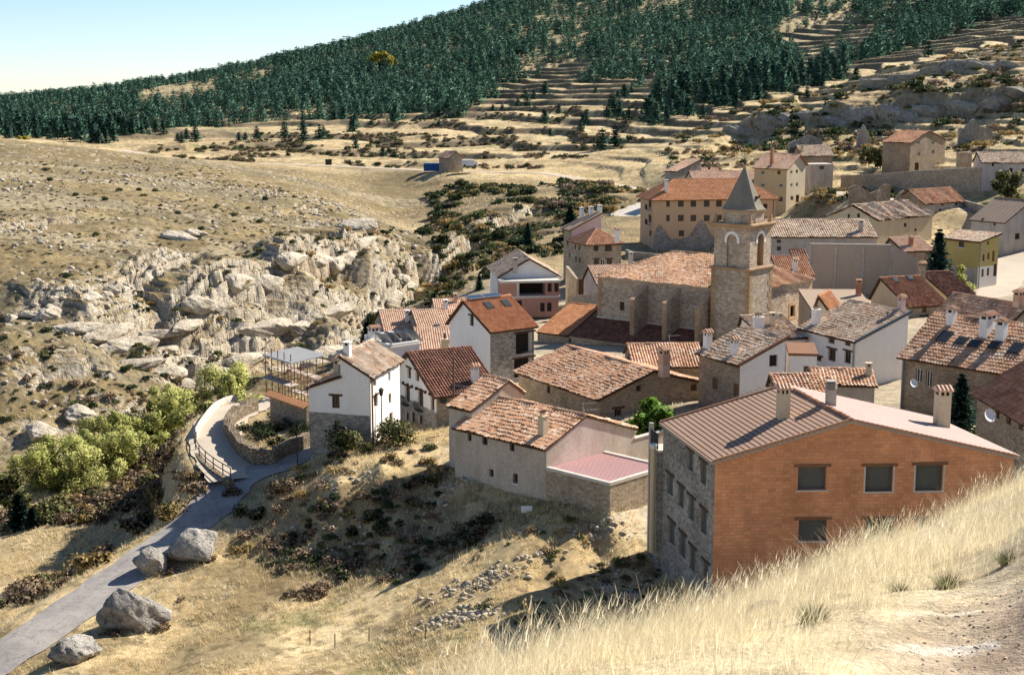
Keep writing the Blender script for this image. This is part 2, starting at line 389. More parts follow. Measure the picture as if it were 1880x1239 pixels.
extra = [(x, y, z) for x, y, z in [(12,36,9),(6,34,9),(17,40,8),(20,50,3),(8,48,2.5),(-2,40,4),(0,28,12),(-6,30,12),(-12,40,6),(24,66,.6),(0,64,-2.2),(6,66,-1.6),(28,80,1.2),(14,66,.0),(12,58,.2),(2,58,-.8),(-8,55,.5),
   (-1,2.8,23.9),(0,2.8,24.7),(1.1,2.6,24.6),(0,5.5,23.9),(2,4.6,24.2),(-1.7,4.7,22.6),(-.6,5,23.4),(-2.4,8,21.0),(-3.3,9,20.5),(-5,14,17.5),(-3,14,18.5),(-7.5,20,12.5),(-4,20,14),(0,22,16),(-11,30,7),(-17,45,2),(-22,60,-2),(-9,48,1.5),(5.2,13,22.5),(2.6,6.2,23.3),(4.2,9.2,22.7),(3.4,8,23.0),(8,20,21.2),(11,28,19.6),(15.5,38,13),(20,49,5),(9.6,25,20),
   (-400,2500,8),(200,2500,120),(800,2500,160),(-900,5000,-40),(0,6000,90),(1800,5000,160)]]
pts = np.vstack([pts, np.array(extra, float)])
def tc(x, y):
    th = np.clip(np.arctan2(x, y), -.40, .40); return 2.2*th, np.log(np.maximum(np.hypot(x, y), 1.5))
qx, qy = tc(pts[:, 0], pts[:, 1])
D = np.hypot(qx[:, None]-qx[None], qy[:, None]-qy[None])
A = np.zeros((len(pts)+3,)*2); n_ = len(pts)
A[:n_, :n_] = D - np.eye(n_)*.004; A[:n_, n_] = 1; A[:n_, n_+1] = qx; A[:n_, n_+2] = qy; A[n_:, :n_] = A[:n_, n_:].T
WT = np.linalg.solve(A, np.concatenate([pts[:, 2], np.zeros(3)]))
def base_h(x, y):
    sh = np.shape(x); x = np.ravel(x).astype(float); y = np.ravel(y).astype(float); out = np.empty(len(x))
    for i in range(0, len(x), 60000):
        a, b = tc(x[i:i+60000], y[i:i+60000])
        d = np.sqrt((a[:, None]-qx[None])**2 + (b[:, None]-qy[None])**2)
        out[i:i+60000] = d @ WT[:n_] + WT[n_] + WT[n_+1]*a + WT[n_+2]*b
    return out.reshape(sh)
def inpoly(poly, u, v):
    u = np.asarray(u); v = np.asarray(v); ins = np.zeros(u.shape, bool); n = len(poly)
    for i in range(n):
        x1, y1 = poly[i]; x2, y2 = poly[(i+1) % n]
        if y1 == y2: continue
        c = ((y1 > v) != (y2 > v)) & (u < (x2-x1)*(v-y1)/(y2-y1)+x1); ins ^= c
    return ins
def ground_hit(u, v):
    """survey: where the sight line meets the base ground"""
    d = ray(u, v); d = d/math.hypot(d.x, d.y)
    t = np.concatenate([np.arange(5, 60, .5), np.arange(60, 500, 1.), np.arange(500, 2500, 5.)])
    z = CAMZ+d.z*t-hmap(d.x*t, d.y*t)
    i = int(np.argmax(z < 0)) if (z < 0).any() else len(t)-1
    a = t[max(i-1, 0)]; b = t[i]; f = z[i-1]/(z[i-1]-z[i]) if i and z[i-1] > z[i] else 0
    q = a+(b-a)*f
    x, y = d.x*q, d.y*q
    return Vector((x, y, float(height(np.array([x]), np.array([y]))[0])))
# cached base map for quick lookups: polar table
_TH = np.linspace(-.46, .46, 300); _LR = np.linspace(math.log(2.5), math.log(2600), 520)
_T, _L = np.meshgrid(_TH, _LR); _Z = base_h(np.exp(_L)*np.sin(_T), np.exp(_L)*np.cos(_T))
def hmap(x, y):
    th = np.clip(np.arctan2(x, y), -.459, .459); lr = np.clip(np.log(np.maximum(np.hypot(x, y), 2.6)), _LR[0], _LR[-1]-1e-6)
    a = (th-_TH[0])/(_TH[1]-_TH[0]); b = (lr-_LR[0])/(_LR[1]-_LR[0]); i = np.clip(a.astype(int), 0, 298); j = np.clip(b.astype(int), 0, 518); fa = a-i; fb = b-j
    return (_Z[j, i]*(1-fa)+_Z[j, i+1]*fa)*(1-fb)+(_Z[j+1, i]*(1-fa)+_Z[j+1, i+1]*fa)*fb

# roads and cliff lines, in plan (x, y, z)
def gline(ps): return [at(*p) for p in ps]
ROAD = gline([(-160,1318,77),(-60,1245,80.5),(60,1168,84.7),(180,1085,90.8),(300,1000,97.7),(380,937,101.5),(430,882,106),(500,853,108.5),(575,822,112)])
LANE = gline([(436,879,105.8),(410,842,110.6),(395,800,116),(415,765,123),(460,745,128),(500,745,128)])
HIGHWAY = gline([(120,262,500),(250,280,480),(380,296,440),(500,301,430),(640,306,418),(800,313,398),(930,316,388),(1000,318,384),(1090,333,366),(1200,352,340)])
UPROAD = [Vector((p[0], p[1], p[2])) for p in gline([(1530,352,284),(1600,362,276),(1700,374,266),(1790,385,258),(1880,392,250)])]
COURT = gline([(1140,398,312),(1175,385,316),(1205,374,320)])
STREET = gline([(1800,545,178),(1830,515,190),(1860,485,205),(1900,460,214)])
ROADS = [(ROAD, 1.85), (LANE, 2.2), (HIGHWAY, 2.3), (UPROAD, 2.5), (COURT, 5.0), (STREET, 3.4)]
BLEND = {2.3: 16, 2.5: 9, 5.0: 8}
def seg_dist(x, y, P):
    """distance to polyline, interpolated z, signed side, param"""
    best = np.full(x.shape, 1e9); zz = np.zeros(x.shape); sg = np.zeros(x.shape); tt = np.zeros(x.shape); L = 0
    for a, b in zip(P[:-1], P[1:]):
        dx, dy = b[0]-a[0], b[1]-a[1]; l2 = dx*dx+dy*dy; l = math.sqrt(l2)
        t = np.clip(((x-a[0])*dx+(y-a[1])*dy)/l2, 0, 1); px = a[0]+t*dx; py = a[1]+t*dy
        d = np.hypot(x-px, y-py); m = d < best
        best = np.where(m, d, best); zz = np.where(m, a[2]+t*(b[2]-a[2]), zz); sg = np.where(m, np.sign(dx*(y-a[1])-dy*(x-a[0])), sg); tt = np.where(m, L+t*l, tt); L += l
    return best, zz, sg, tt, L
def smooth_line(P, n=6):
    P = [Vector(p) for p in P]; out = []
    for i in range(len(P)-1):
        p0 = P[max(i-1, 0)]; p1 = P[i]; p2 = P[i+1]; p3 = P[min(i+2, len(P)-1)]
        for k in range(n):
            t = k/n; out.append(.5*((2*p1)+(p2-p0)*t+(2*p0-5*p1+4*p2-p3)*t*t+(3*p1-p0-3*p2+p3)*t**3))
    out.append(P[-1]); return out
ROADS = [(smooth_line(P), wd) for P, wd in ROADS]
# escarpments: plan polyline (uphill side to the left of travel), height, fade length
def cl(ps): return [Vector((onz(u, v, 0).x*0+at(u, v, d).x, d, 0)) for u, v, d in ps]
CLIFFS = [
 (cl([(120,612,184),(185,605,187),(250,560,193),(330,560,197),(400,520,206),(480,498,215),(560,478,226),(640,452,242),(720,428,268)]), 6.2, 16),
 (cl([(215,640,187),(300,600,193),(380,585,198),(460,558,204),(540,535,212),(620,520,222),(690,505,231),(748,490,250),(758,455,275)]), 6.6, 15),
 (cl([(225,655,182),(300,645,185),(380,640,189),(450,625,194),(520,615,200),(600,618,204),(660,600,211),(690,570,222)]), 4.2, 10),
 (cl([(0,560,184),(70,545,187),(150,522,192),(230,505,198),(300,470,212),(370,450,222)]), 3.0, 14),
 (cl([(250,415,246),(400,408,255),(500,385,270),(600,368,300)]), 1.6, 14),
 (cl([(-100,430,220),(100,405,240),(200,398,248)]), 1.3, 14),
 (cl([(0,735,165),(80,690,172),(170,690,176),(240,740,176),(330,745,180)]), 1.2, 8),
 (cl([(20,830,153),(100,815,157),(190,800,164),(300,760,174)]), 1.8, 8),
 # right-hand crag above the village
 (cl([(1330,262,425),(1400,240,420),(1480,232,415),(1560,222,405),(1650,212,396),(1740,200,392),(1850,190,388),(1900,185,390)]), 5.2, 60),
 (cl([(1560,180,428),(1650,160,420),(1720,140,416),(1800,135,412),(1870,128,410)]), 2.6, 50),
 # dark bank on the right of the gorge
 (cl([(775,470,262),(800,455,268),(860,425,290),(930,400,310),(1000,385,325)]), 4.5, 25),
]
def height(x, y, full=False):
    x = np.asarray(x, float); y = np.asarray(y, float)
    r = np.hypot(x, y); th = np.arctan2(x, y)
    z = base_h(x, y)
    rock = np.zeros(x.shape); strat = np.zeros(x.shape)
    # escarpments
    for i, (P, h, fade) in enumerate(CLIFFS):
        xs = [p.x for p in P]; ys = [p.y for p in P]; pad = fade+14
        m = (x > min(xs)-pad) & (x < max(xs)+pad) & (y > min(ys)-pad) & (y < max(ys)+pad)
        if not m.any(): continue
        X, Y = x[m], y[m]
        wob = (fbm(X/6., Y/6., 40+i, 3)-.5)*2.4 + (fbm(X/1.3, Y/1.3, 45+i, 2)-.5)*.7 + (np.abs(fbm(X/3.2, Y/3.2, 60+i, 2)-.5)-.12)*3.
        d, _, sg, t, L = seg_dist(X, Y, P)
        s = d*sg + wob
        hh = h*((.3+.8*sstep(.25, .6, fbm(t/11., t*0, 80+i, 3))))*sstep(0, 8, t)*sstep(0, 8, L-t)
        up = (.5*sstep(-.5, .25, s)+.3*sstep(.9, 1.4, s)+.2*sstep(2.3, 2.7, s)-.5)*(1-sstep(fade*.2, fade, np.abs(s)))
        w1, w2, cid = worley(X/2.0+wob*.1, Y/1.3, 20+i)
        blk = (cid-.45)*1.25 - np.exp(-((w2-w1)/.09)**2)*.7
        zone = np.exp(-((s-1.0)/2.2)**2)*np.clip(hh/2.5, 0, 1)
        z[m] += hh*up + blk*zone*.28*min(1, h/3.5)
        strat[m] = np.maximum(strat[m], np.exp(-((s-.5)/4.5)**2)*np.clip(hh/2., 0, 1))
        rock[m] = np.maximum(rock[m], np.clip(zone*1.1, 0, 1))
    # bedding planes of the limestone
    bed = z + .10*x + (fbm(x/7., y/7., 91, 3)-.5)*1.0; q = bed/.85; f = q-np.floor(q); z = z + strat*(((np.floor(q)+sstep(.5, .9, f))*.85-bed))*.75
    # terraced old fields at the back
    back = sstep(405, 470, r)*(1-sstep(980, 1100, r))
    zz = z + (fbm(x/40., y/40., 3, 3)-.5)*3.0
    st = 2.1+.9*fbm(x/160., y/160., 5, 2); q = zz/st; f = q-np.floor(q); ter = (np.floor(q)+sstep(.78, .97, f))*st - zz
    z = z + back*ter*(.75+.5*fbm(x/70., y/50., 6, 3))
    mid = sstep(300, 330, r)*(1-sstep(405, 430, r))*sstep(.02, .07, th)
    q = zz/1.6; f = q-np.floor(q); z = z + mid*((np.floor(q)+sstep(.75, .97, f))*1.6-zz)*.7
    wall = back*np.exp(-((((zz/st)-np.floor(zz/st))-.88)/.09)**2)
    # roughness
    for sc, am, ra, rb_ in ((1.2, .10, 8, 20), (6., .42, 55, 80), (2., .2, 60, 80), (25., 1.8, 240, 340), (90., 7., 600, 900)):
        z = z + (fbm(x/sc, y/sc, 11+int(sc), 3, .5)-.5)*am*sstep(ra, rb_, r)
    near = 1-sstep(14, 24, r)
    z = z + near*(fbm(x*2.2, y*2.2, 15, 4)-.5)*.10
    lh = inleft(x, y)
    z = z + lh*((fbm(x/3.4, y/2.0, 21, 4, .6)-.5)*.55 + (fbm(x/.7, y/.5, 22, 2)-.5)*.22)
    # roads
    rd = np.zeros(x.shape)
    for P, wd in ROADS[1:]+ROADS[:1]:
        xs = [p[0] for p in P]; ys = [p[1] for p in P]; bl = BLEND.get(wd, 3.5); pad = wd+bl+2
        m = (x > min(xs)-pad) & (x < max(xs)+pad) & (y > min(ys)-pad) & (y < max(ys)+pad)
        if not m.any(): continue
        d, zr, sg, t, L = seg_dist(x[m], y[m], P)
        k = 1-sstep(wd+.3, wd+bl, d)
        z[m] = z[m]*(1-k) + (zr-.12)*k; rd[m] = np.maximum(rd[m], k)
    if full: return z, rock, wall, rd, lh
    return z
def inleft(x, y):
    """the bare left-hand hillside"""
    r = np.hypot(x, y); th = np.arctan2(x, y)
    return sstep(158, 172, r)*(1-sstep(395, 420, r))*(1-sstep(-.085, -.045, th+(fbm(x/14., y/14., 77, 3)-.5)*.05))

Q = QUALITY
N = lambda k: max(8, int(k*Q))
RR = np.concatenate([np.geomspace(3.2, 32, N(220))[:-1], np.geomspace(32, 62, N(60))[:-1], np.linspace(62, 132, N(270))[:-1], np.linspace(132, 172, N(100))[:-1],
   np.linspace(172, 285, N(330))[:-1], np.linspace(285, 460, N(260))[:-1], np.linspace(460, 900, N(210))[:-1], np.geomspace(900, 1700, N(90))[:-1], np.geomspace(1700, 9000, 25)])
TT = np.concatenate([np.linspace(-1.15, -.40, 50)[:-1], np.linspace(-.40, .40, N(860)), np.linspace(.40, 1.15, 50)[1:]])
TG, RG = np.meshgrid(TT, RR); GX = RG*np.sin(TG); GY = RG*np.cos(TG)
GZ, ROCK, WALL, RDM, LH = height(GX.ravel(), GY.ravel(), True)
gx, gy = GX.ravel(), GY.ravel(); gr = RG.ravel(); gth = TG.ravel()
Zg = GZ.reshape(GX.shape)
# slope from finite differences
dr = np.gradient(Zg, axis=0)/np.maximum(np.gradient(RG, axis=0), 1e-3); dt = np.gradient(Zg, axis=1)/np.maximum(RG*np.gradient(TG, axis=1), 1e-3)
SL = np.hypot(dr, dt).ravel()
pu, pv = proj(gx, gy, GZ)
def zmask(poly, r0, r1, soft=None):
    m = inpoly(poly, pu, pv) & (gr > r0) & (gr < r1); return m.astype(float)
n1 = fbm(gx/9., gy/9., 101, 5, .6); n2 = fbm(gx/2.2, gy/2.2, 102, 4, .6); n3 = fbm(gx/45., gy/45., 103, 4)
nk = fbm(gx*1.4, gy*1.4, 104, 3)
def L3(a, b, t): return np.asarray(a)[None]*(1-t[:, None]) + np.asarray(b)[None]*t[:, None]
C = L3((.46, .335, .17), (.70, .55, .31), np.clip((n1-.3)*2.2, 0, 1))            # dry gold grass
scr = sstep(.52, .66, fbm(gx/6., gy/6., 105, 5, .6)); C = C*(1-.6*scr[:, None]) + np.array((.19, .14, .065))[None]*.6*scr[:, None]
sp2 = sstep(.55, .68, nk)*sstep(50, 70, gr)*.65; C = C*(1-sp2[:, None]) + np.array((.15, .11, .05))[None]*sp2[:, None]
grn = sstep(.62, .72, fbm(gx/7., gy/7., 106, 4)); C = C*(1-.55*grn[:, None]) + np.array((.17, .18, .065))[None]*.55*grn[:, None]
# left hillside: pale grey-beige soil with scrubby specks
P = L3((.20, .147, .068), (.34, .256, .125), np.clip((n1-.3)*2.4, 0, 1))
strip = sstep(.56, .64, fbm(gx/60.+n1, (gy+.25*gx)/11., 107, 4)); P = P*(1-.5*strip[:, None]) + np.array((.50, .42, .29))[None]*.5*strip[:, None]
dk = sstep(.54, .64, fbm(gx/30., (gy+.3*gx)/12., 108, 4)); P = P*(1-.7*dk[:, None]) + np.array((.23, .19, .115))[None]*.7*dk[:, None]
sp_ = sstep(.52, .64, nk)*.8; P = P*(1-sp_[:, None]) + np.array((.16, .125, .06))[None]*sp_[:, None]
C = C*(1-LH[:, None]) + P*LH[:, None]
# gorge sides: browner scrub
gor = (sstep(95, 110, gr)*(1-sstep(150, 165, gr))*(1-sstep(-.15, -.12, gth)))
G = L3((.24, .175, .095), (.46, .35, .19), np.clip((n2-.25)*2, 0, 1)); C = C*(1-gor[:, None]*.7)+G*gor[:, None]*.7
rb = sstep(190, 225, gr)*(1-sstep(350, 372, gr))*sstep(-.065, -.05, gth)*(1-sstep(.085, .125, gth+(n1-.5)*.06)); G2 = L3((.12, .095, .05), (.36, .265, .135), np.clip((n1-.32)*2.6, 0, 1)); C = C*(1-rb[:, None]*.8)+G2*rb[:, None]*.8  # right bank: its shade is partly put into the dark ground colour
# forest floor
ff = sstep(780, 900, gr); C = C*(1-.5*ff[:, None])+np.array((.26, .22, .12))[None]*.5*ff[:, None]
# field banks
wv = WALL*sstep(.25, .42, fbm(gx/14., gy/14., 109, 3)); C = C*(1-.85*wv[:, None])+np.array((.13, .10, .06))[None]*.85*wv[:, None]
# village ground
vil = sstep(100, 112, gr+(n1-.5)*20)*(1-sstep(215, 245, gr))*sstep(-.07, -.03, gth+(n1-.5)*.06); C = C*(1-.6*vil[:, None])+np.array((.42, .36, .28))[None]*.6*vil[:, None]
bank = zmask([(470,1050),(520,985),(560,940),(640,885),(760,862),(840,850),(880,915),(960,940),(880,1000),(740,1072),(600,1068)], 70, 104); bank = bank*(.35+.65*sstep(.3, .6, n2)); C = C*(1-.75*bank[:, None])+L3((.12, .09, .05), (.30, .215, .105), np.clip((n1-.3)*2.4, 0, 1))*.75*bank[:, None]  # brown earth, darkened over the terrace house's cast shadow to deepen it
verge = np.clip(RDM*(1-RDM)*4, 0, 1)*(gr < 135)*sstep(.35, .6, n2); C = C*(1-.5*verge[:, None])+np.array((.36, .30, .21))[None]*.5*verge[:, None]
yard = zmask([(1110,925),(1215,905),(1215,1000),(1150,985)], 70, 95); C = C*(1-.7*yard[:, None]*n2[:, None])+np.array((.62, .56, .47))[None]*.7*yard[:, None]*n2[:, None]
nb = 1-sstep(33, 45, gr); C = C*(1-.75*nb[:, None])+L3((.52, .41, .24), (.74, .63, .42), np.clip((n2-.3)*2.2, 0, 1))*.75*nb[:, None]
# gravel path on the bluff
gp = 1-sstep(-.35, .35, (np.hypot((gx-5.7)/2.7, (gy-9.8)/3.9)-1)+(n2-.5)*.7); gp = gp*(gr < 24)
GP = L3((.33, .24, .165), (.54, .42, .31), np.clip((fbm(gx*1.3, gy*1.3, 120, 5, .65)-.3)*2.4, 0, 1))
st2 = sstep(.66, .74, fbm(gx*.8, gy*2., 121, 3)); GP = GP*(1-st2[:, None])+np.array((.66, .60, .52))[None]*st2[:, None]
C = C*(1-gp[:, None])+GP*gp[:, None]
# rock where it is steep or in the cliff bands
rk = np.clip(np.maximum(ROCK*sstep(.35, .8, SL), sstep(.8, 1.4, SL)*(LH*.9+.15)*(gr > 60)*(gr < 480)), 0, 1)
rk = rk*sstep(.26, .46, n2+.22*ROCK)
loose = LH*sstep(.66, .74, fbm(gx/1.3, gy/1.3, 130, 3))*.8*sstep(.4, .55, n3+.05); rk = np.maximum(rk, loose)

t = NT('ground_earth', .96); p = t.pos()
at_c = t.n('ShaderNodeVertexColor', layer_name='albedo'); at_r = t.n('ShaderNodeVertexColor', layer_name='rock')
sx = t.n('ShaderNodeSeparateColor'); t.t.links.new(at_r.outputs[0], sx.inputs[0])
f1 = t.noise(p, 2.2, 6, .7); f2 = t.noise(p, 14, 4, .7)
c = t.mix(1., at_c.outputs[0], t.ramp(f1, [(.3, .62), (.7, 1.2)]), 'MULTIPLY'); c = t.mix(1., c, t.ramp(f2, [(.3, .7), (.7, 1.18)]), 'MULTIPLY')
rc = t.ramp(t.noise(p, .3, 9, .68), [(.3, (.44, .36, .25)), (.5, (.63, .545, .415)), (.66, (.73, .655, .53))])
st_ = t.t.nodes.new('ShaderNodeTexWave'); st_.bands_direction = 'Z'; st_.inputs['Scale'].default_value = .75; st_.inputs['Distortion'].default_value = 5.; st_.inputs['Detail'].default_value = 4; st_.inputs['Detail Scale'].default_value = .8; t.link(p, st_.inputs['Vector']); rc = t.mix(.3, rc, t.ramp(st_.outputs['Fac'], [(.1, .6), (.5, 1.05)]), 'MULTIPLY')
ochre = t.ramp(t.noise(p, .16, 4), [(.5, 0.), (.66, .6)]); rc = t.mix(ochre, rc, (.50, .35, .19))
vor = t.n('ShaderNodeTexVoronoi', Scale=.42, feature='DISTANCE_TO_EDGE'); nz = t.noise(p, .5, 5, out='Color')
ad = t.t.nodes.new('ShaderNodeVectorMath'); ad.operation = 'MULTIPLY_ADD'; t.link(nz, ad.inputs[0]); ad.inputs[1].default_value = (3, 3, 2); t.link(p, ad.inputs[2]); t.link(ad.outputs[0], vor.inputs['Vector'])
crk = t.ramp(vor.outputs['Distance'], [(0, .5), (.05, 1.)]); rc = t.mix(.45, rc, crk, 'MULTIPLY')
rc = t.mix(.8, rc, t.ramp(t.noise(p, 2.5, 8, .72), [(.32, .55), (.66, 1.12)]), 'MULTIPLY')
rc = t.mix(sx.outputs[1], rc, t.mix(1., rc, (.70, .65, .58), 'MULTIPLY')); t.color(t.mix(sx.outputs[0], c, rc))
hb = t.math('ADD', t.math('MULTIPLY', f2, .05), t.math('MULTIPLY', t.noise(p, .9, 9, .72), t.math('MULTIPLY_ADD', sx.outputs[0], 1.1, .12)))
t.bump(hb, .9, 1.0)
nr, ntt = GX.shape
ii = (np.arange(nr-1)[:, None]*ntt+np.arange(ntt-1)[None]).ravel()
quads = np.stack([ii, ii+1, ii+ntt+1, ii+ntt], 1)
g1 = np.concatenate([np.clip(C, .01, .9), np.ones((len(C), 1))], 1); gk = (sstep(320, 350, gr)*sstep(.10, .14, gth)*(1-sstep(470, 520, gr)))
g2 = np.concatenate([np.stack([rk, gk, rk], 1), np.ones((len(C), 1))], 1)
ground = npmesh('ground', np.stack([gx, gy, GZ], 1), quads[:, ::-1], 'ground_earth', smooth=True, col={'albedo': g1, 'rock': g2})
tag(ground, 'dry rolling ground with limestone cliffs, gorge and terraced slopes', kind='structure')
# a ground sheet behind and below the camera so other views have no hole
def zat(x, y): return float(height(np.array([float(x)]), np.array([float(y)]))[0])
def strip(name, P, wd, mat, lift=0.0, label=None):
    m = MB(); P = [Vector(p) for p in P]; L = []
    for i, p in enumerate(P):
        d = (P[min(i+1, len(P)-1)]-P[max(i-1, 0)]); d.z = 0; d.normalize(); nrm = Vector((-d.y, d.x, 0))
        ww = wd*(1+.05*math.sin(i*1.7)+.04*math.sin(i*4.1)); L.append([p+nrm*ww*k+Vector((0, 0, .02+lift-.06*abs(k))) for k in (-1, -.5, 0, .5, 1)])
    for a, b in zip(L[:-1], L[1:]):
        for k in range(4): m.face([a[k+1], a[k], b[k], b[k+1]][::-1], mat)
    o = m.build(name, smooth=True); tag(o, label, kind='structure'); return o
strip('road', ROADS[0][0], 1.85, 'asphalt', 0, 'grey asphalt road climbing from the gorge into the village')
strip('lane', ROADS[1][0], 2.2, 'pale_paving', .015, 'pale lane curving round the walled garden')
strip('highway', ROADS[2][0], 2.3, 'pale_paving', 0, 'pale road crossing the terraced fields')
strip('upper_road', ROADS[3][0], 2.5, 'pale_paving', 0, 'pale road under the long retaining wall')
strip('court', ROADS[4][0], 5.0, 'pale_concrete', 0, 'concrete court beside the peach building')
strip('street', ROADS[5][0], 3.4, 'pale_paving', 0, 'pale street below the ochre house')
# ------------------------------------------------------------------ buildings
def tiles(mb, P, a, n, polyxy, mat, pitch=.26, row=.40, amp=.085, seed=0, rough=1., lo=4):
    """barrel tiles laid over a sloping polygon: P origin at the eave, a along the eave, b up the slope; polyxy in (along, up) metres"""
    a = Vector(a).normalized(); n = Vector(n).normalized(); b = n.cross(a)
    xs = [p[0] for p in polyxy]; ys = [p[1] for p in polyxy]
    x0, x1, y0, y1 = min(xs), max(xs), min(ys), max(ys)
    nc = max(1, int(round((x1-x0)/pitch))); nr = max(1, int(round((y1-y0)/row))); pw = (x1-x0)/nc; rh = (y1-y0)/nr
    g = np.random.default_rng(seed+3)
    k = np.arange(nc*lo+1); xc = x0+k*pw/lo; prof = amp*(.5-.5*np.cos(2*np.pi*k/lo)) if lo > 2 else amp*(k % 2)
    V = []; Fc = []; UV = []
    col = np.minimum(k//lo, nc-1)
    A = np.array(a); B = np.array(b); Nn = np.array(n); P = np.array(P)
    sag = rough*.05
    for j in range(nr):
        jit = g.normal(0, .012*rough, nc)[col]; sh = g.normal(0, .035*rough, nc)[col]
        slip = g.random(nc) < .012*rough; jit = jit + (slip*g.normal(0, .06, nc))[col]
        for e in (0, 1):
            y = y0+(j+e)*rh + (sh if e == 0 else sh*.0) - (.05 if e == 0 else 0)
            h = prof + jit*.7 + (.04 if e == 0 else .0) + .06
            wv = sag*np.sin(xc*.9+seed)*np.sin((y0+(j+.5)*rh)*.8+seed*1.3) + sag*.6*np.sin(xc*2.3+seed*2.1)
            V.append(P[None]+xc[:, None]*A+(np.ones_like(xc)*y)[:, None]*B+(h+wv)[:, None]*Nn)
    V = np.concatenate(V); m = len(xc)
    pu_ = np.array([p[0] for p in polyxy]); 
    for j in range(nr):
        xm = (xc[:-1]+xc[1:])/2; ym = np.full(len(xm), y0+(j+.5)*rh)
        ins = inpoly(polyxy, xm, ym)
        for i in np.nonzero(ins)[0]:
            Fc.append((2*j*m+i, 2*j*m+i+1, (2*j+1)*m+i+1, (2*j+1)*m+i)); c = i//lo
            UV += [(c+.25, j+.25), (c+.75, j+.25), (c+.75, j+.75), (c+.25, j+.75)]
            if j > 0 and i % 1 == 0:
                Fc.append(((2*j-1)*m+i, (2*j-1)*m+i+1, 2*j*m+i+1, 2*j*m+i)); UV += [(c+.4, j+.4)]*4
    k0 = len(mb.v); mb.v += [tuple(p) for p in V]; mi = mb.mi(mat)
    mb.f += [tuple(int(q)+k0 for q in f) for f in Fc]; mb.m += [mi]*len(Fc); mb.uv += UV
def flatroof(mb, P, a, n, polyxy, mat, ribs=None, ribmat=None, th=.06, along=False):
    a = Vector(a).normalized(); n = Vector(n).normalized(); b = n.cross(a); P = Vector(P)
    q = [P+a*x+b*y+n*th for x, y in polyxy]; mb.face(q, mat, [(x, y) for x, y in polyxy])
    if ribs:
        xs = [p[0] for p in polyxy]; ys = [p[1] for p in polyxy]; x = min(xs)+ribs*.5
        if along:
            y_ = min(ys)+ribs*.5
            while y_ < max(ys): mb.box(P+a*min(xs)+b*(y_-.02)+n*(th+.003), a*(max(xs)-min(xs)), b*.035, n*.014, ribmat or mat); y_ += ribs
            return
        while x < max(xs):
            yy = [y for y in np.linspace(min(ys), max(ys), 60) if inpoly(polyxy, np.array([x]), np.array([y]))[0]]
            if yy: mb.box(P+a*(x-.025)+b*yy[0]+n*(th+.003), a*.05, b*(yy[-1]-yy[0]), n*.022, ribmat or mat)
            x += ribs
def slab(mb, P, a, n, polyxy, mat, th=.14):
    a = Vector(a).normalized(); n = Vector(n).normalized(); b = n.cross(a); P = Vector(P)
    top = [P+a*x+b*y+n*.012 for x, y in polyxy]; bot = [p-n*th for p in top]; k = len(top)
    mb.face(top, mat); mb.face(bot[::-1], mat)
    for i in range(k): mb.face([bot[i], bot[(i+1) % k], top[(i+1) % k], top[i]], mat)
def ridge(mb, p0, p1, mat, rad=.13, seed=0):
    p0, p1 = Vector(p0), Vector(p1); d = p1-p0; L = d.length; n = max(1, int(L/.42)); g = random.Random(seed)
    u = d.normalized(); s = u.cross(Vector((0, 0, 1))).normalized(); up = s.cross(u)
    for i in range(n):
        a = p0+d*(i/n); b = p0+d*((i+1.12)/n); ro = g.uniform(-.02, .02); V = []
        for p, r in ((a, rad*1.15), (b, rad*.9)):
            for k in range(6):
                t = math.pi*k/5; V.append(tuple(p+s*math.cos(t)*r+up*(math.sin(t)*r+ro+.05)))
        k0 = len(mb.v); mb.v += V; mi = mb.mi(mat)
        for k in range(5): mb.f.append((k0+k, k0+6+k, k0+7+k, k0+k+1)); mb.m.append(mi); c = g.uniform(0, 900); mb.uv += [(c, c)]*4
        mb.f.append(tuple(k0+k for k in range(6))); mb.m.append(mi); mb.uv += [(0, 0)]*6
def clip_poly(poly, x0, x1, y0, y1):
    def cut(p, ins, itx):
        o = []
        for i in range(len(p)):
            a, b = p[i-1], p[i]
            if ins(b):
                if not ins(a): o.append(itx(a, b))
                o.append(b)
            elif ins(a): o.append(itx(a, b))
        return o
    def X(c): return lambda a, b: (c, a[1]+(b[1]-a[1])*(c-a[0])/(b[0]-a[0]))
    def Y(c): return lambda a, b: (a[0]+(b[0]-a[0])*(c-a[1])/(b[1]-a[1]), c)
    e = 1e-7
    for ins, itx in ((lambda p: p[0] >= x0-e, X(x0)), (lambda p: p[0] <= x1+e, X(x1)), (lambda p: p[1] >= y0-e, Y(y0)), (lambda p: p[1] <= y1+e, Y(y1))):
        if len(poly) < 3: return []
        poly = cut(poly, ins, itx)
    return poly if len(poly) > 2 else []
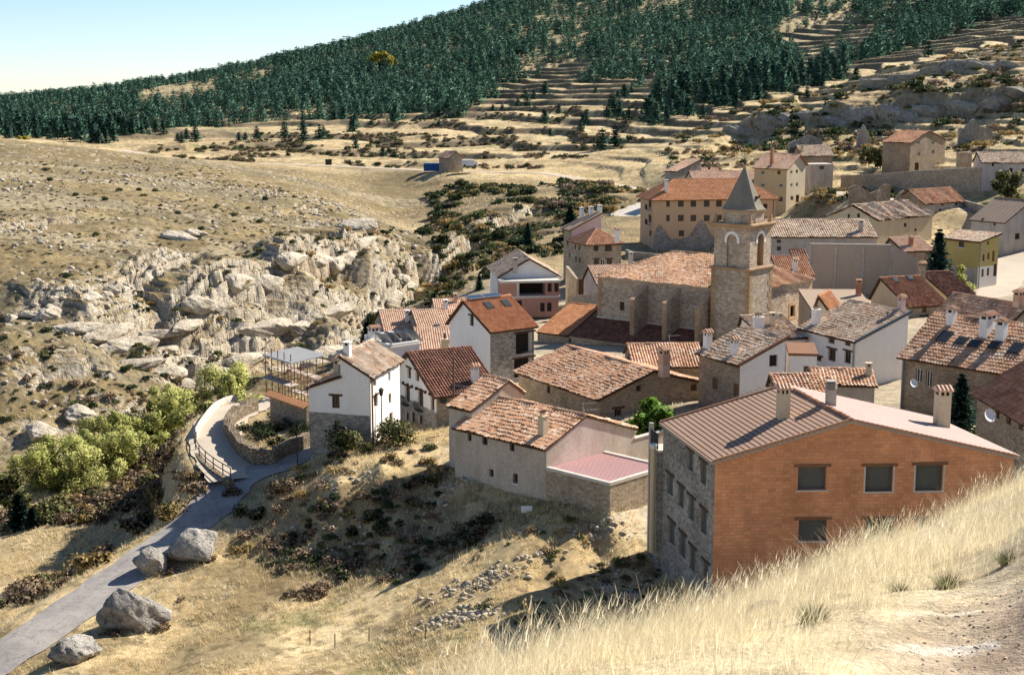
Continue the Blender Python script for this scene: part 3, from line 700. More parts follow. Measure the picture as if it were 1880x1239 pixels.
class Wall:
    """a wall plane: origin o, along a (unit), outward normal n; outline in (s, z) metres; holes become real recesses"""
    def __init__(s, o, a, n, poly): s.o = Vector(o); s.a = Vector(a); s.n = Vector(n); s.poly = poly; s.holes = []
    def P(s, x, z, out=0): return s.o+s.a*x+Vector((0, 0, z))+s.n*out
    def hit(s, u, v):
        d = ray(u, v); t = (s.o-CAM).dot(s.n)/d.dot(s.n); p = CAM+d*t
        return (p-s.o).dot(s.a), p.z-s.o.z
    def rect(s, u, v, w_, h_):
        if s.n.dot(CAM-s.o) < .02*(CAM-s.o).length: return None
        s0 = s.hit(u-w_/2, v); s1 = s.hit(u+w_/2, v); z0 = s.hit(u, v+h_/2)[1]; z1 = s.hit(u, v-h_/2)[1]
        return [min(s0[0], s1[0]), max(s0[0], s1[0]), z0, z1]
    def mesh(s, mb, mat, bands=None, depth=.22, reveal=None):
        xs = sorted({min(p[0] for p in s.poly), max(p[0] for p in s.poly), *[h[0] for h in s.holes], *[h[1] for h in s.holes]})
        zs = sorted({min(p[1] for p in s.poly), max(p[1] for p in s.poly), *[h[2] for h in s.holes], *[h[3] for h in s.holes], *([bands[0]] if bands else [])})
        flip = s.a.cross(Vector((0, 0, 1))).dot(s.n) < 0
        for x0, x1 in zip(xs[:-1], xs[1:]):
            for z0, z1 in zip(zs[:-1], zs[1:]):
                cx, cz = (x0+x1)/2, (z0+z1)/2
                if any(h[0] < cx < h[1] and h[2] < cz < h[3] for h in s.holes): continue
                q = clip_poly(s.poly, x0, x1, z0, z1)
                if not q: continue
                if flip: q = q[::-1]
                mm = bands[1] if bands and cz < bands[0] else mat
                mb.face([s.P(x, z) for x, z in q], mm, [(x, z) for x, z in q])
        for x0, x1, z0, z1 in s.holes:
            mm = reveal or mat; c = [(x0, z0), (x1, z0), (x1, z1), (x0, z1)]
            for i in range(4):
                (xa, za), (xb, zb) = c[i], c[(i+1) % 4]
                q = [s.P(xa, za), s.P(xb, zb), s.P(xb, zb, -depth), s.P(xa, za, -depth)]
                mb.face(q[::-1] if not flip else q, mm, [(xa, 0), (xb, .1), (xb, .3), (xa, .3)])
def window(wl, r, parent, style='wood', depth=.22, lintel=None, sill=None, nm='window', trim=None):
    """frame (part) + pane (sub-part) set back in the wall opening r"""
    x0, x1, z0, z1 = r; w_, h_ = x1-x0, z1-z0; fr = min(.09, w_*.14)
    fm = {'wood': 'wood_brown', 'dark': 'wood_dark', 'white': 'plastic_white', 'shutter': 'shutter_grey', 'blocked': 'wood_brown', 'open': 'dark_metal', 'door': 'wood_dark'}[style]
    mb = MB(); a = wl.a; up = Vector((0, 0, 1)); n = wl.n; d0 = -depth+.02
    def bar(xa, xb, za, zb, out=.05): mb.box(wl.P(xa, za, d0), a*(xb-xa), up*(zb-za), n*out, fm)
    e = .004
    bar(x0+e, x0+fr, z0+e, z1-e); bar(x1-fr, x1-e, z0+e, z1-e); bar(x0+fr, x1-fr, z0+e, z0+fr); bar(x0+fr, x1-fr, z1-fr, z1-e)
    if style in ('wood', 'white', 'dark') and w_ > .5: bar((x0+x1)/2-.03, (x0+x1)/2+.03, z0+fr, z1-fr)
    o = kid(mb.build(nm), parent)
    pb = MB(); pm = {'shutter': 'shutter_grey', 'blocked': 'wood_brown', 'open': 'dark_inside', 'door': 'wood_dark'}.get(style, 'glass_dark')
    q = [wl.P(x0+.01, z0+.01, -depth+.03), wl.P(x1-.01, z0+.01, -depth+.03), wl.P(x1-.01, z1-.01, -depth+.03), wl.P(x0+.01, z1-.01, -depth+.03)]
    pb.box(wl.P(x0+.012, z0+.012, -depth-.02), a*(w_-.024), up*(h_-.024), n*.05, pm)
    if style == 'shutter':
        k = int(h_/.12)
        for i in range(k): pb.box(wl.P(x0+fr, z0+.05+i*.12, -depth+.031), a*(w_-2*fr), up*.09, n*.014, pm)
    kid(pb.build({'shutter': 'blind', 'door': 'door_leaf'}.get(style, 'pane')), o)
    if trim:
        tb_ = MB()
        for xa, xb, za, zb in ((x0-.1, x0-.004, z0, z1), (x1+.004, x1+.1, z0, z1), (x0-.1, x1+.1, z0-.1, z0-.004)): tb_.box(wl.P(xa, za, -.05), a*(xb-xa), up*(zb-za), n*.062, trim)
        kid(tb_.build('surround'), parent)
    if lintel:
        lb = MB(); lb.box(wl.P(x0-.25, z1+.003, -.06), a*(w_+.5), up*.17, n*.095, lintel); kid(lb.build('lintel'), parent)
    if sill:
        lb = MB(); lb.box(wl.P(x0-.1, z0-.083, -.05), a*(w_+.2), up*.08, n*.12, sill); kid(lb.build('sill'), parent)
    return o
class House: pass
def chimney_at(pt, parent, w_=.55, d_=.55, h=1.2, mat='white_plaster', cap='tile', yaw=0., tilem='tile_old', root=None, seed=0):
    """chimney standing on the roof at world point pt (sunk .6 m through it)"""
    a = Vector((math.cos(yaw), math.sin(yaw), 0)); b = Vector((-a.y, a.x, 0)); up = Vector((0, 0, 1)); mb = MB(); p = Vector(pt)
    mb.box(p-a*w_/2-b*d_/2-up*.7, a*w_, b*d_, up*(.7+h), mat)
    t = p+up*h
    if cap == 'tile':
        for i in (-1, 1):
            for j in (-1, 1):
                mb.box(t+a*(i*(w_/2-.07)-.06)+b*(j*(d_/2-.07)-.06), a*.12, b*.12, up*.24, mat)
            mb.box(t+a*(i*(w_/2-.07)*.0-.05)+b*(i*(d_/2-.07)-.05), a*.1, b*.1, up*.24, mat)
        mb.box(t-a*(w_/2-.1)-b*(d_/2-.1), a*(w_-.2), b*(d_-.2), up*.2, 'dark_inside')
        c = t+up*.24
        e = .1; W2 = w_/2+e; D2 = d_/2+e
        mb.box(c-a*W2-b*D2, a*2*W2, b*2*D2, up*.05, tilem)
        A1, B1, C1, D1 = [c+up*.05+a*i*W2+b*j*D2 for i, j in ((-1, -1), (1, -1), (1, 1), (-1, 1))]
        r0 = c+up*.28-a*W2; r1 = c+up*.28+a*W2
        uvq = [(seed+.2, .2)]*4
        mb.face([A1, B1, r1, r0], tilem, uvq); mb.face([C1, D1, r0, r1], tilem, uvq); mb.face([D1, A1, r0], tilem, uvq[:3]); mb.face([B1, C1, r1], tilem, uvq[:3])
        k = max(2, int(2*W2/.2))
        for i in range(k):
            x = -W2+(i+.5)*2*W2/k; base = c+a*x
            for sgn in (-1, 1): mb.tube([base+up*.30, base+b*sgn*(D2+.03)+up*.07], .07, tilem, 5)
    elif cap == 'pots':
        mb.box(t-a*(w_/2+.05)-b*(d_/2+.05), a*(w_+.1), b*(d_+.1), up*.08, mat)
        for i in (-1, 0, 1):
            mb.tube([t+a*i*w_*.3+up*.08, t+a*i*w_*.3+up*.4], [.1, .085], tilem, 8)
            mb.tube([t+a*i*w_*.3+up*.33, t+a*i*w_*.3+up*.41], [.12, .12], 'dark_inside', 8)
    elif cap == 'slab':
        for i in (-1, 1):
            for j in (-1, 1): mb.box(t+a*(i*(w_/2-.07)-.06)+b*(j*(d_/2-.07)-.06), a*.12, b*.12, up*.2, mat)
        mb.box(t-a*(w_/2-.1)-b*(d_/2-.1), a*(w_-.2), b*(d_-.2), up*.18, 'dark_inside')
        mb.box(t-a*(w_/2+.06)-b*(d_/2+.06)+up*.2, a*(w_+.12), b*(d_+.12), up*.09, mat)
    elif cap == 'louver':
        for i in range(4): mb.box(t-a*(w_/2+.04)-b*(d_/2+.04)+up*(.06+i*.13), a*(w_+.08), b*(d_+.08), up*.06, mat)
        mb.box(t-a*(w_/2-.08)-b*(d_/2-.08), a*(w_-.16), b*(d_-.16), up*.5, 'dark_inside')
    elif cap == 'pipe':
        mb.tube([t-up*.1, t+up*.5], .09, 'dark_metal', 8); mb.tube([t+up*.5, t+up*.62], [.15, .03], 'dark_metal', 8)
    o = mb.build('chimney'); return kid(o, parent)
def house(name, label, cat='house', c=None, l=None, r=None, yaw=None, LL=None, LR=None, h=7., roof='gable', ax='L', rh=1.8, f=.5, far=0., ov=.35, gov=.22,
          wl='stone_tan', wr=None, wback=None, tile='tile_old', kind='tiles', soffit='wood_dark', yawL=None, wins=(), chims=(), bands=None, bandr=None, hip=None, rough=1., group=None, lo=4, ribs=None, ribmat=None, ribalong=False,
          root=None, seed=0, pitch=.26, skyl=(), eavetrim=None, capm='tile_old'):
    h = h+2.0; H = House(); P0 = at(*c) if not isinstance(c, Vector) else c; H.P0 = P0
    if yaw is None:
        q = onz(l[0], l[1], P0.z)-P0; yaw = math.degrees(math.atan2(q.y, q.x))-90
    y = R(yaw); eR = Vector((math.cos(y), math.sin(y), 0)); yl = R(yawL) if yawL is not None else y; eL = Vector((-math.sin(yl), math.cos(yl), 0)); nL = Vector((-eL.y, eL.x, 0)); nR = Vector((eR.y, -eR.x, 0)); up = Vector((0, 0, 1))
    def run(e, uu):
        # length along e so that the end falls at photo column uu
        k = (uu-940)/F; den = lambda p: p.y*cp-(p.z-CAMZ)*sp
        return (k*den(P0)-P0.x)/(e.x-k*(e.y*cp))
    if LL is None: LL = abs(run(eL, l[0]))
    if LR is None: LR = abs(run(eR, r if not hasattr(r, '__len__') else r[0]))
    H.eL, H.eR, H.LL, H.LR, H.yaw = eL, eR, LL, LR, y
    rt = root or thing(name, (P0.x, P0.y, P0.z-h), label, cat, group); H.root = rt
    off = Vector(rt.location)
    wr = wr or wl; wb = wback or wl
    # outlines
    if ax == 'L': A, Cx, LA, LC = eL, eR, LL, LR
    else: A, Cx, LA, LC = eR, eL, LR, LL
    gable = {'gable': [(0, 0), (f*LC, rh), (LC, far)], 'shed': [(0, 0), (LC, rh)], 'hip': [(0, 0), (LC, 0)], 'flat': [(0, 0), (LC, 0)], 'hip1': [(0, 0), (f*LC, rh), (LC, far)]}[roof]
    endz = gable[-1][1]
    gp_ = [(0, -h), (LC, -h)]+gable[::-1]; sp0 = [(0, -h), (LA, -h), (LA, 0), (0, 0)]; sp1 = [(0, -h), (LA, -h), (LA, endz), (0, endz)]
    W = {}
    g_end = [(0, -h), (LC, -h), (LC, 0), (0, 0)] if roof in ('hip',) else gp_
    # the wall along A at C=0, wall along C at A=0 and their opposites
    if ax == 'L':
        W['L'] = Wall(P0, eL, nL, sp0); W['R'] = Wall(P0, eR, nR, g_end if roof != 'hip1' else [(0, -h), (LC, -h), (LC, far), (0, 0)])
        W['bR'] = Wall(P0+eR*LR, eL, -nL, sp1); W['bL'] = Wall(P0+eL*LL, eR, -nR, gp_ if roof == 'hip1' else g_end)
    else:
        W['R'] = Wall(P0, eR, nR, sp0); W['L'] = Wall(P0, eL, nL, g_end)
        W['bL'] = Wall(P0+eL*LL, eR, -nR, sp1); W['bR'] = Wall(P0+eR*LR, eL, -nL, g_end)
    H.W = W
    todo = []
    for wn_ in wins:
        k, u, v, w_, h_ = wn_[:5]; opt = wn_[5] if len(wn_) > 5 else {}
        rc = W[k].rect(u, v, w_, h_)
        if rc is None: continue
        x0 = min(p[0] for p in W[k].poly)+.05; x1 = max(p[0] for p in W[k].poly)-.05
        rc[0] = max(rc[0], x0); rc[1] = min(rc[1], x1)
        if rc[1]-rc[0] < .15: continue
        W[k].holes.append(rc); todo.append((k, rc, opt))
    # wall meshes, one per material
    mbs = {}
    for k, m in (('L', wl), ('R', wr), ('bL', wb), ('bR', wb)):
        W[k].mesh(mbs.setdefault(m, MB()), m, bands if k == 'L' else bandr if k == 'R' else None)
    for m, mb in mbs.items():
        o = mb.build('wall', origin=off); o.parent = rt; o.location = (0, 0, 0)
    H.todo = todo
    for k, rc, opt in todo: window(W[k], rc, rt, **opt)
    # roof
    mb = MB(); lay = (lambda P, a, n, q, sd: tiles(mb, P, a, n, q, tile, seed=seed+sd, rough=rough, lo=lo, pitch=pitch)) if kind == 'tiles' else (lambda P, a, n, q, sd: flatroof(mb, P, a, n, q, tile, ribs, ribmat, along=ribalong))
    tr = soffit
    def plane(p, a, bdir):
        n = a.cross(bdir).normalized()
        return n if n.z > 0 else -n
    H.planes = []
    def slope(p, a, bdir, poly, sd):
        """p eave point, a unit along, bdir unit up-slope; n.cross(a) must equal bdir"""
        n = a.cross(bdir).normalized(); sk = a.dot(bdir); poly = [(x+yy*sk, yy*math.sqrt(1-sk*sk)) for x, yy in poly]
        if n.z < 0:
            a = -a; n = -n; poly = [(-x, yy) for x, yy in poly]
        # n x a = b ?
        slab(mb, p, a, n, poly, tr); lay(p, a, n, poly, sd); H.planes.append((Vector(p), n))
    if roof in ('gable', 'hip1'):
        for sd, (c0, z0, c1, sgn) in enumerate(((0, 0, f*LC, 1), (LC, far, f*LC, -1))):
            b = Cx*(c1-c0)+up*(rh-z0); Ls = b.length; b.normalize(); e = P0+Cx*c0+up*z0
            if roof == 'gable': poly = [(-gov, -ov), (LA+gov, -ov), (LA+gov, Ls), (-gov, Ls)]
            else: hi = hip or LC*.5; poly = [(-ov, -ov), (LA+gov, -ov), (LA+gov, Ls), (hi, Ls)]
            slope(e, A, b, poly, sd)
        r0 = P0+Cx*f*LC+up*rh
        if roof == 'gable': 
            if kind == 'tiles' or ribs: ridge(mb, r0-A*gov, r0+A*(LA+gov), tile if kind == 'tiles' else 'tile_red', seed=seed)
        else:
            hi = hip or LC*.5; b = A*hi+up*rh; Ls = b.length; b.normalize()
            slope(P0, Cx, b, [(-ov, -ov), (LC+ov, -ov), (f*LC, Ls)], 5)
            ridge(mb, r0+A*hi, r0+A*(LA+gov), tile, seed=seed); ridge(mb, P0-A*.25-Cx*.25-up*.05, r0+A*hi, tile, seed=seed+1); ridge(mb, P0+Cx*LC-A*.25+Cx*.25-up*.05, r0+A*hi, tile, seed=seed+2)
    elif roof == 'shed':
        b = Cx*LC+up*rh; Ls = b.length; b.normalize(); slope(P0, A, b, [(-gov, -ov), (LA+gov, -ov), (LA+gov, Ls+.15), (-gov, Ls+.15)], 0)
        if kind == 'tiles': ridge(mb, P0+Cx*LC+up*rh-A*gov, P0+Cx*LC+up*rh+A*(LA+gov), tile, seed=seed)
    elif roof == 'hip':
        hi = hip or LC*.5; hc = LC*.5
        for sd, (c0, sgn) in enumerate(((0, 1), (LC, -1))):
            b = Cx*hc*sgn+up*rh; Ls = b.length; b.normalize()
            slope(P0+Cx*c0, A, b, [(-ov, -ov), (LA+ov, -ov), (LA-hi, Ls), (hi, Ls)], sd)
        for sd, (a0, sgn) in enumerate(((0, 1), (LA, -1))):
            b = A*hi*sgn+up*rh; Ls = b.length; b.normalize()
            slope(P0+A*a0, Cx, b, [(-ov, -ov), (LC+ov, -ov), (hc, Ls)], sd+2)
        r0 = P0+A*hi+Cx*hc+up*rh; r1 = P0+A*(LA-hi)+Cx*hc+up*rh; ridge(mb, r0, r1, tile, seed=seed)
        for q, rr_ in ((P0, r0), (P0+Cx*LC, r0), (P0+A*LA, r1), (P0+A*LA+Cx*LC, r1)):
            dd = (q-rr_).normalized(); ridge(mb, q+dd*.3, rr_, tile, seed=seed+4)
    elif roof == 'flat':
        mb.box(P0-eL*.1-eR*.1-up*.02, eR*(LR+.2), eL*(LL+.2), up*.2, tile); H.planes.append((P0+up*.18, up))
    ro = mb.build('roof', origin=off); ro.parent = rt; ro.location = (0, 0, 0); H.roof = ro
    for o in KIDS.get(rt.name, []):
        if not o.get('_fix'): o.location = -off; o['_fix'] = 1
    def rp(u, v):
        d = ray(u, v); best = None
        for p, n in H.planes:
            t = (p-CAM).dot(n)/d.dot(n)
            if t > 0:
                q = CAM+d*t; s_, t_ = (q-P0).dot(A), (q-P0).dot(Cx)
                ok = -1.5 < s_ < LA+1.5 and -1 < t_ < LC+1
                if ok and (best is None or t < best[0]): best = (t, q, n)
        return best
    H.rp = rp
    for ch in chims:
        u, v, opt = ch; b = rp(u, v)
        if b is None: print('chimney misses', name, u, v); continue
        o = chimney_at(b[1], ro, yaw=opt.pop('yaw', y), **opt); o.location = -off
    for s_ in skyl:
        u, v, w_, h_ = s_; b = rp(u, v)
        if b is None: print('skylight misses', name); continue
        n = b[2]; a = n.cross(up).normalized(); bb = n.cross(a); m2 = MB(); p = b[1]+n*.1
        m2.box(p-a*w_/2-bb*h_/2, a*w_, bb*h_, n*.12, 'dark_metal'); o = kid(m2.build('skylight'), ro); o.location = -off
        m3 = MB(); m3.box(p-a*(w_/2-.07)-bb*(h_/2-.07)+n*.122, a*(w_-.14), bb*(h_-.14), n*.012, 'skylight_glass')
        kid(m3.build('pane'), o)
    return H
def add_part(H, mb, name, parent=None):
    o = mb.build(name); p = parent or H.root; o.parent = p
    off = Vector(H.root.location); o.location = -off
    return o
# ------------------------------------------------------------------ the village houses
W_ = lambda *a, **k: (*a, k)
up = Vector((0, 0, 1))
wd = dict(style='wood'); wdl = dict(style='wood', lintel='wood_dark'); dkw = dict(style='dark'); opn = dict(style='open'); shu = dict(style='shutter')
# --- unfinished brick building on the right
shp = dict(style='shutter', depth=.34, lintel='wood_brown', trim='pale_concrete')
sh = dict(style='shutter', depth=.3, lintel='wood_brown', sill='pale_concrete')
H1 = house('apartment_building', 'unfinished apartment block with bare orange brick gable and brown ribbed roof', 'building', c=(1313,846,75), r=1862, yaw=3.5, yawL=11.5, LL=9.3, h=9.5, ax='L', rh=2.15, f=.445,
  ov=.25, gov=.12, wl='stone_grey', wr='orange_brick', tile='roof_brown', kind='flat', ribs=.31, ribmat='wood_dark', ribalong=True, soffit='concrete', seed=1,
  wins=[W_('R',1491,878,52,42,**sh), W_('R',1614,879,50,46,**shp), W_('R',1706,877,50,47,**shp), W_('R',1492,973,52,38,**sh), W_('R',1615,970,52,34,**sh), W_('R',1706,970,50,36,**sh),
    *[W_('L',u,v,11,h,style='shutter',lintel='wood_dark') for u,v,h in ((1267,845,36),(1291,868,40),(1230,889,36),(1250,911,38),(1269,933,42),(1292,957,44),(1233,977,40),(1253,1000,42),(1271,1025,42),(1295,1052,42))]],
  chims=[(1437,768,dict(w_=.62,d_=.75,h=1.5,mat='cream_plaster',cap='tile',tilem='tile_pink')), (1728,785,dict(w_=.75,d_=.8,h=2.0,mat='cream_plaster',cap='tile',tilem='tile_pink')), (1525,738,dict(w_=.5,d_=.5,h=.75,mat='concrete',cap='louver'))])
# --- house with tiled roof, stained gable and pink terrace
H2 = house('terrace_house', 'rough plastered house with mottled tile roof, stained gable end and pink terrace', c=(1003,822,92), l=(835,780), yaw=45.5, LR=9.2, h=9, ax='L', rh=1.55, f=.42, far=-.25, ov=.3, gov=.1,
  wl='house_plaster', wr='stained_plaster', tile='tile_old', rough=1.25, seed=2, pitch=.27,
  wins=[W_('L',862,803,7,13,**opn), W_('L',890,809,10,15,**opn), W_('L',940,820,9,16,**opn), W_('L',902,868,8,14,**wd), W_('L',946,878,9,18,style='wood',sill='plastic_white')],
  chims=[(997,800,dict(w_=.5,d_=.5,h=1.35,mat='cream_plaster',cap='pots'))])
# --- stone house between the terrace house and the church
H3 = house('stone_house', 'brown stone house with wide mottled tile roof behind the pink terrace', c=(1101,731,112), l=(952,681), yaw=30, LR=11.2, h=7, ax='L', rh=1.75, f=.46, ov=.4, gov=.3,
  wl='stone_brown', tile='tile_old', rough=1.5, seed=3,
  wins=[W_('L',1007,715,6,13,**opn), W_('R',1173,713,9,11,**wd), W_('R',1135,758,13,16,style='wood',lintel='wood_dark'), W_('R',1274,711,12,12,**wd)],
  chims=[(1219,676,dict(w_=.7,d_=.7,h=1.25,mat='tile_pink',cap='tile'))])
# --- tall house, white side wall and stone front
H4 = house('tall_house', 'tall house with white side wall, stone front and dark garage-like openings under an orange roof', c=(900,606,132), l=(824,600), yaw=38, LR=5.3, LL=6.6, h=9.5, ax='R', rh=2.3, f=.62, ov=.45, gov=.3,
  wl='white_plaster', wr='stone_grey', tile='tile_orange', rough=.3, seed=4, lo=5,
  wins=[W_('R',965,630,36,38,style='open',depth=.9,lintel='wood_dark'), W_('R',964,674,40,34,style='open',depth=.9,lintel='wood_dark'), W_('R',942,722,16,12,**opn), W_('R',966,722,14,18,style='blocked'), W_('L',866,589,7,18,style='dark',lintel='wood_dark')],
  skyl=[(896,563,.8,1.0),(928,559,.8,1.0)])
# --- half-timber style house with brown roof
H5 = house('timbered_house', 'white gabled house with a row of round beam ends and a dark brown tile roof', c=(801,724,115), l=(718,690), yaw=27, LR=5.4, h=7, ax='R', rh=2.6, f=.55, ov=.45, gov=.4,
  wl='white_plaster', wr='stone_tan', tile='tile_dark', rough=.3, seed=5, bands=(-1.55,'stone_grey'),
  wins=[W_('L',751,685,7,18,**wdl), W_('L',766,690,7,18,**wdl), W_('L',729,714,7,26,**wdl), W_('L',748,724,9,28,**wdl), W_('L',772,732,10,30,**wdl), W_('L',794,741,7,26,**wdl),
    W_('L',731,760,6,20,**wd), W_('L',747,767,7,22,**wd), W_('L',758,774,8,36,style='door'), W_('L',772,776,8,26,style='door'), W_('R',827,744,7,14,**dkw)],
  chims=[(872,704,dict(w_=.55,d_=.55,h=1.2,mat='white_plaster',cap='tile'))])
# --- white house on a stone base
H6 = house('white_house', 'white house on a grey stone base at the edge of the lane', c=(678,689,106), l=(625,690), yaw=76, LR=7.2, h=8.5, ax='R', rh=1.35, roof='shed', ov=.4, gov=.15,
  wl='white_plaster', wr='white_plaster', tile='tile_pale', seed=6, bands=(-3.15,'stone_grey'),
  wins=[W_('R',688,699,6,20,**wdl), W_('R',715,691,4,16,**wd), W_('R',690,737,7,20,**wdl), W_('R',716,731,5,18,**wd), W_('R',718,768,6,22,style='door')],
  chims=[(638,655,dict(w_=.5,d_=.5,h=.9,mat='white_plaster',cap='slab'))])
P6 = H6.P0+H6.eL*H6.LL; P6 = at(625, 691, P6.y)
H6b = house('white_wing', '', c=P6, l=(566,716), yaw=76, LR=6.8, h=8.5, ax='R', roof='shed', rh=-.95, ov=.1, gov=.15, wl='white_plaster', tile='tile_old', seed=7, bands=(-2.9,'stone_grey'), root=H6.root,
  wins=[W_('L',616.5,738,14,22,style='dark',lintel='wood_dark'), W_('L',619,782,11,20,style='dark')], chims=[(619,688,dict(w_=.45,d_=.45,h=.9,mat='cream_plaster',cap='tile'))])
# white block with a roof terrace behind it
H6c = house('terrace_block', 'white cube-shaped block with solar panels on its roof terrace', c=(717,641,131), l=(669,634), r=770, yaw=40, h=9, roof='flat', wl='white_plaster', tile='pale_concrete', seed=8,
  wins=[W_('R',766,650,5,12,**dkw)])
# --- row of pale pink roofs by the gorge
E8 = at(708,613,168)
H8 = house('pink_roof_house', 'low stone house under a pale pink tile roof with two skylights beside the gorge', c=E8, r=772, yaw=12, LL=11, h=5, ax='R', rh=2.0, f=.5, ov=.35, wl='stone_tan', tile='tile_pink', rough=.5, seed=9, lo=3,
  skyl=[(757,591,.9,.8),(782,590,.9,.8)], chims=[(748,590,dict(w_=.55,d_=.55,h=1.1,mat='white_plaster',cap='slab'))])
H8b = house('orange_roof_house', 'stone house with sunlit orange tile roof and one skylight next to the pink roof', c=at(773,616,164), r=832, yaw=14, LL=11, h=5, ax='R', rh=2.1, f=.5, ov=.3, wl='stone_tan', tile='tile_pink', rough=.5, seed=10, lo=3, skyl=[(803,602,.7,1.0)])
H8c = house('back_roof_house', 'house with pink tiles and white chimney behind the orange roof', c=at(801,578,182), r=868, yaw=8, LL=8, h=6, ax='R', rh=1.4, f=.5, ov=.3, wl='white_plaster', tile='tile_pink', rough=.5, seed=11, lo=3, chims=[(818,568,dict(w_=.6,d_=.6,h=1.,mat='white_plaster',cap='slab')),(836,555,dict(w_=.5,d_=.5,h=.9,mat='tile_pink',cap='slab'))])
H8d = house('low_roof_house', 'low house with pale tiles and tall plain chimney left of the tall white wall', c=at(769,650,146), r=828, yaw=8, LL=8, h=5.5, ax='R', rh=1.9, f=.6, ov=.3, wl='white_plaster', tile='tile_pink', rough=.5, seed=12, lo=3, chims=[(817,648,dict(w_=.75,d_=.75,h=1.5,mat='cream_plaster',cap='pipe'))])
# --- white house above the gorge, brick infill not yet rendered
H9 = house('white_garage_house', 'white gabled house with concrete balcony and bare brick infill by the gorge', c=at(918,506,196), r=1024, yaw=8, LL=11, h=7.5, ax='L', rh=2.3, f=.5, ov=.5, gov=.45, wl='white_plaster', tile='tile_pale', seed=13, rough=.4, lo=3,
  chims=[(946,493,dict(w_=.55,d_=.55,h=1.2,mat='concrete',cap='slab')),(961,487,dict(w_=.6,d_=.6,h=1.2,mat='concrete',cap='slab'))])
# --- stone house with the pink upper wall
H10 = house('hipped_stone_house', 'stone house with orange hipped tile roof at the head of the gorge', c=(1077,447,215), l=(1047,437), r=1141, yaw=20, h=9.5, roof='hip', ax='L', rh=1.8, hip=3.0, ov=.5, wl='stone_tan', tile='tile_red', rough=.5, seed=14, lo=3,
  wins=[W_('R',1094.5,456,9,10,**dkw), W_('R',1117,455,13,13,**dkw), W_('R',1095,482,9,12,**wdl), W_('R',1107,482,8,13,style='white'), W_('R',1119,481,10,11,**wdl), W_('L',1056,453,3,10,**dkw), W_('L',1063,455,3,10,**dkw), W_('L',1057,475,3,10,**dkw), W_('L',1064,477,3,10,**dkw)],
  chims=[(1133,437,dict(w_=.6,d_=.6,h=1.1,mat='white_plaster',cap='tile'))])
H10b = house('pink_gabled_house', 'tall house with pinkish rendered side under a brown sloping roof behind the hipped stone house', c=at(1050,420,224), l=(1035,413), r=1104, yaw=24, h=11, roof='shed', ax='L', rh=2.3, ov=.6, gov=.3, wl='stone_tan', wr='pink_plaster', tile='roof_tan', kind='flat', ribs=.5, seed=15,
  wins=[W_('L',1042,445,3,9,**dkw), W_('L',1046,468,3,9,**dkw)],
  chims=[(1068,399,dict(w_=.55,d_=.55,h=1.3,mat='white_plaster',cap='slab')),(1085,393,dict(w_=.6,d_=.6,h=.9,mat='white_plaster',cap='slab')),(1101,388,dict(w_=.6,d_=.6,h=.7,mat='white_plaster',cap='slab'))])
H11 = house('small_gabled_house', 'small plain house with orange tile roof just behind the church nave', c=at(1096,520,190), r=1166, yaw=18, LL=5, h=5, ax='R', rh=1.9, f=.6, wl='grey_plaster', tile='tile_pink', rough=.5, seed=16, lo=3, chims=[(1158,480,dict(w_=.5,d_=.5,h=1.0,mat='grey_plaster',cap='slab'))])
# --- peach apartment building
pw = dict(style='dark', depth=.25)
H13 = house('peach_building', 'long three-storey peach building with a hipped orange roof and stone footing', 'building', c=(1200,364,255), l=(1186,362), r=1424, yaw=9, LL=9.5, h=10.5, roof='hip', ax='R', rh=3.0, hip=5.0, ov=.75, wl='peach_plaster', tile='tile_orange', rough=.25, seed=17, lo=3, soffit='wood_brown',
  wins=[W_('R',u,v,w,11.5,**pw) for v in (374,400.5) for u,w in ((1226.5,6.5),(1250,10.5),(1273,10.5),(1297.5,10.5),(1320,10.5))]+[W_('R',1251,428.5,10,11,**pw),W_('R',1195,428,3,10,**wd),W_('R',1405,380,8,11,**pw),W_('R',1405,404,8,11,**pw),
    W_('L',1193,374,5,14,**pw),W_('L',1193,401,5,14,**pw),W_('L',1194,428,4,10,**wd)],
  chims=[(1223,346,dict(w_=.55,d_=.55,h=1.3,mat='white_plaster',cap='slab'))])
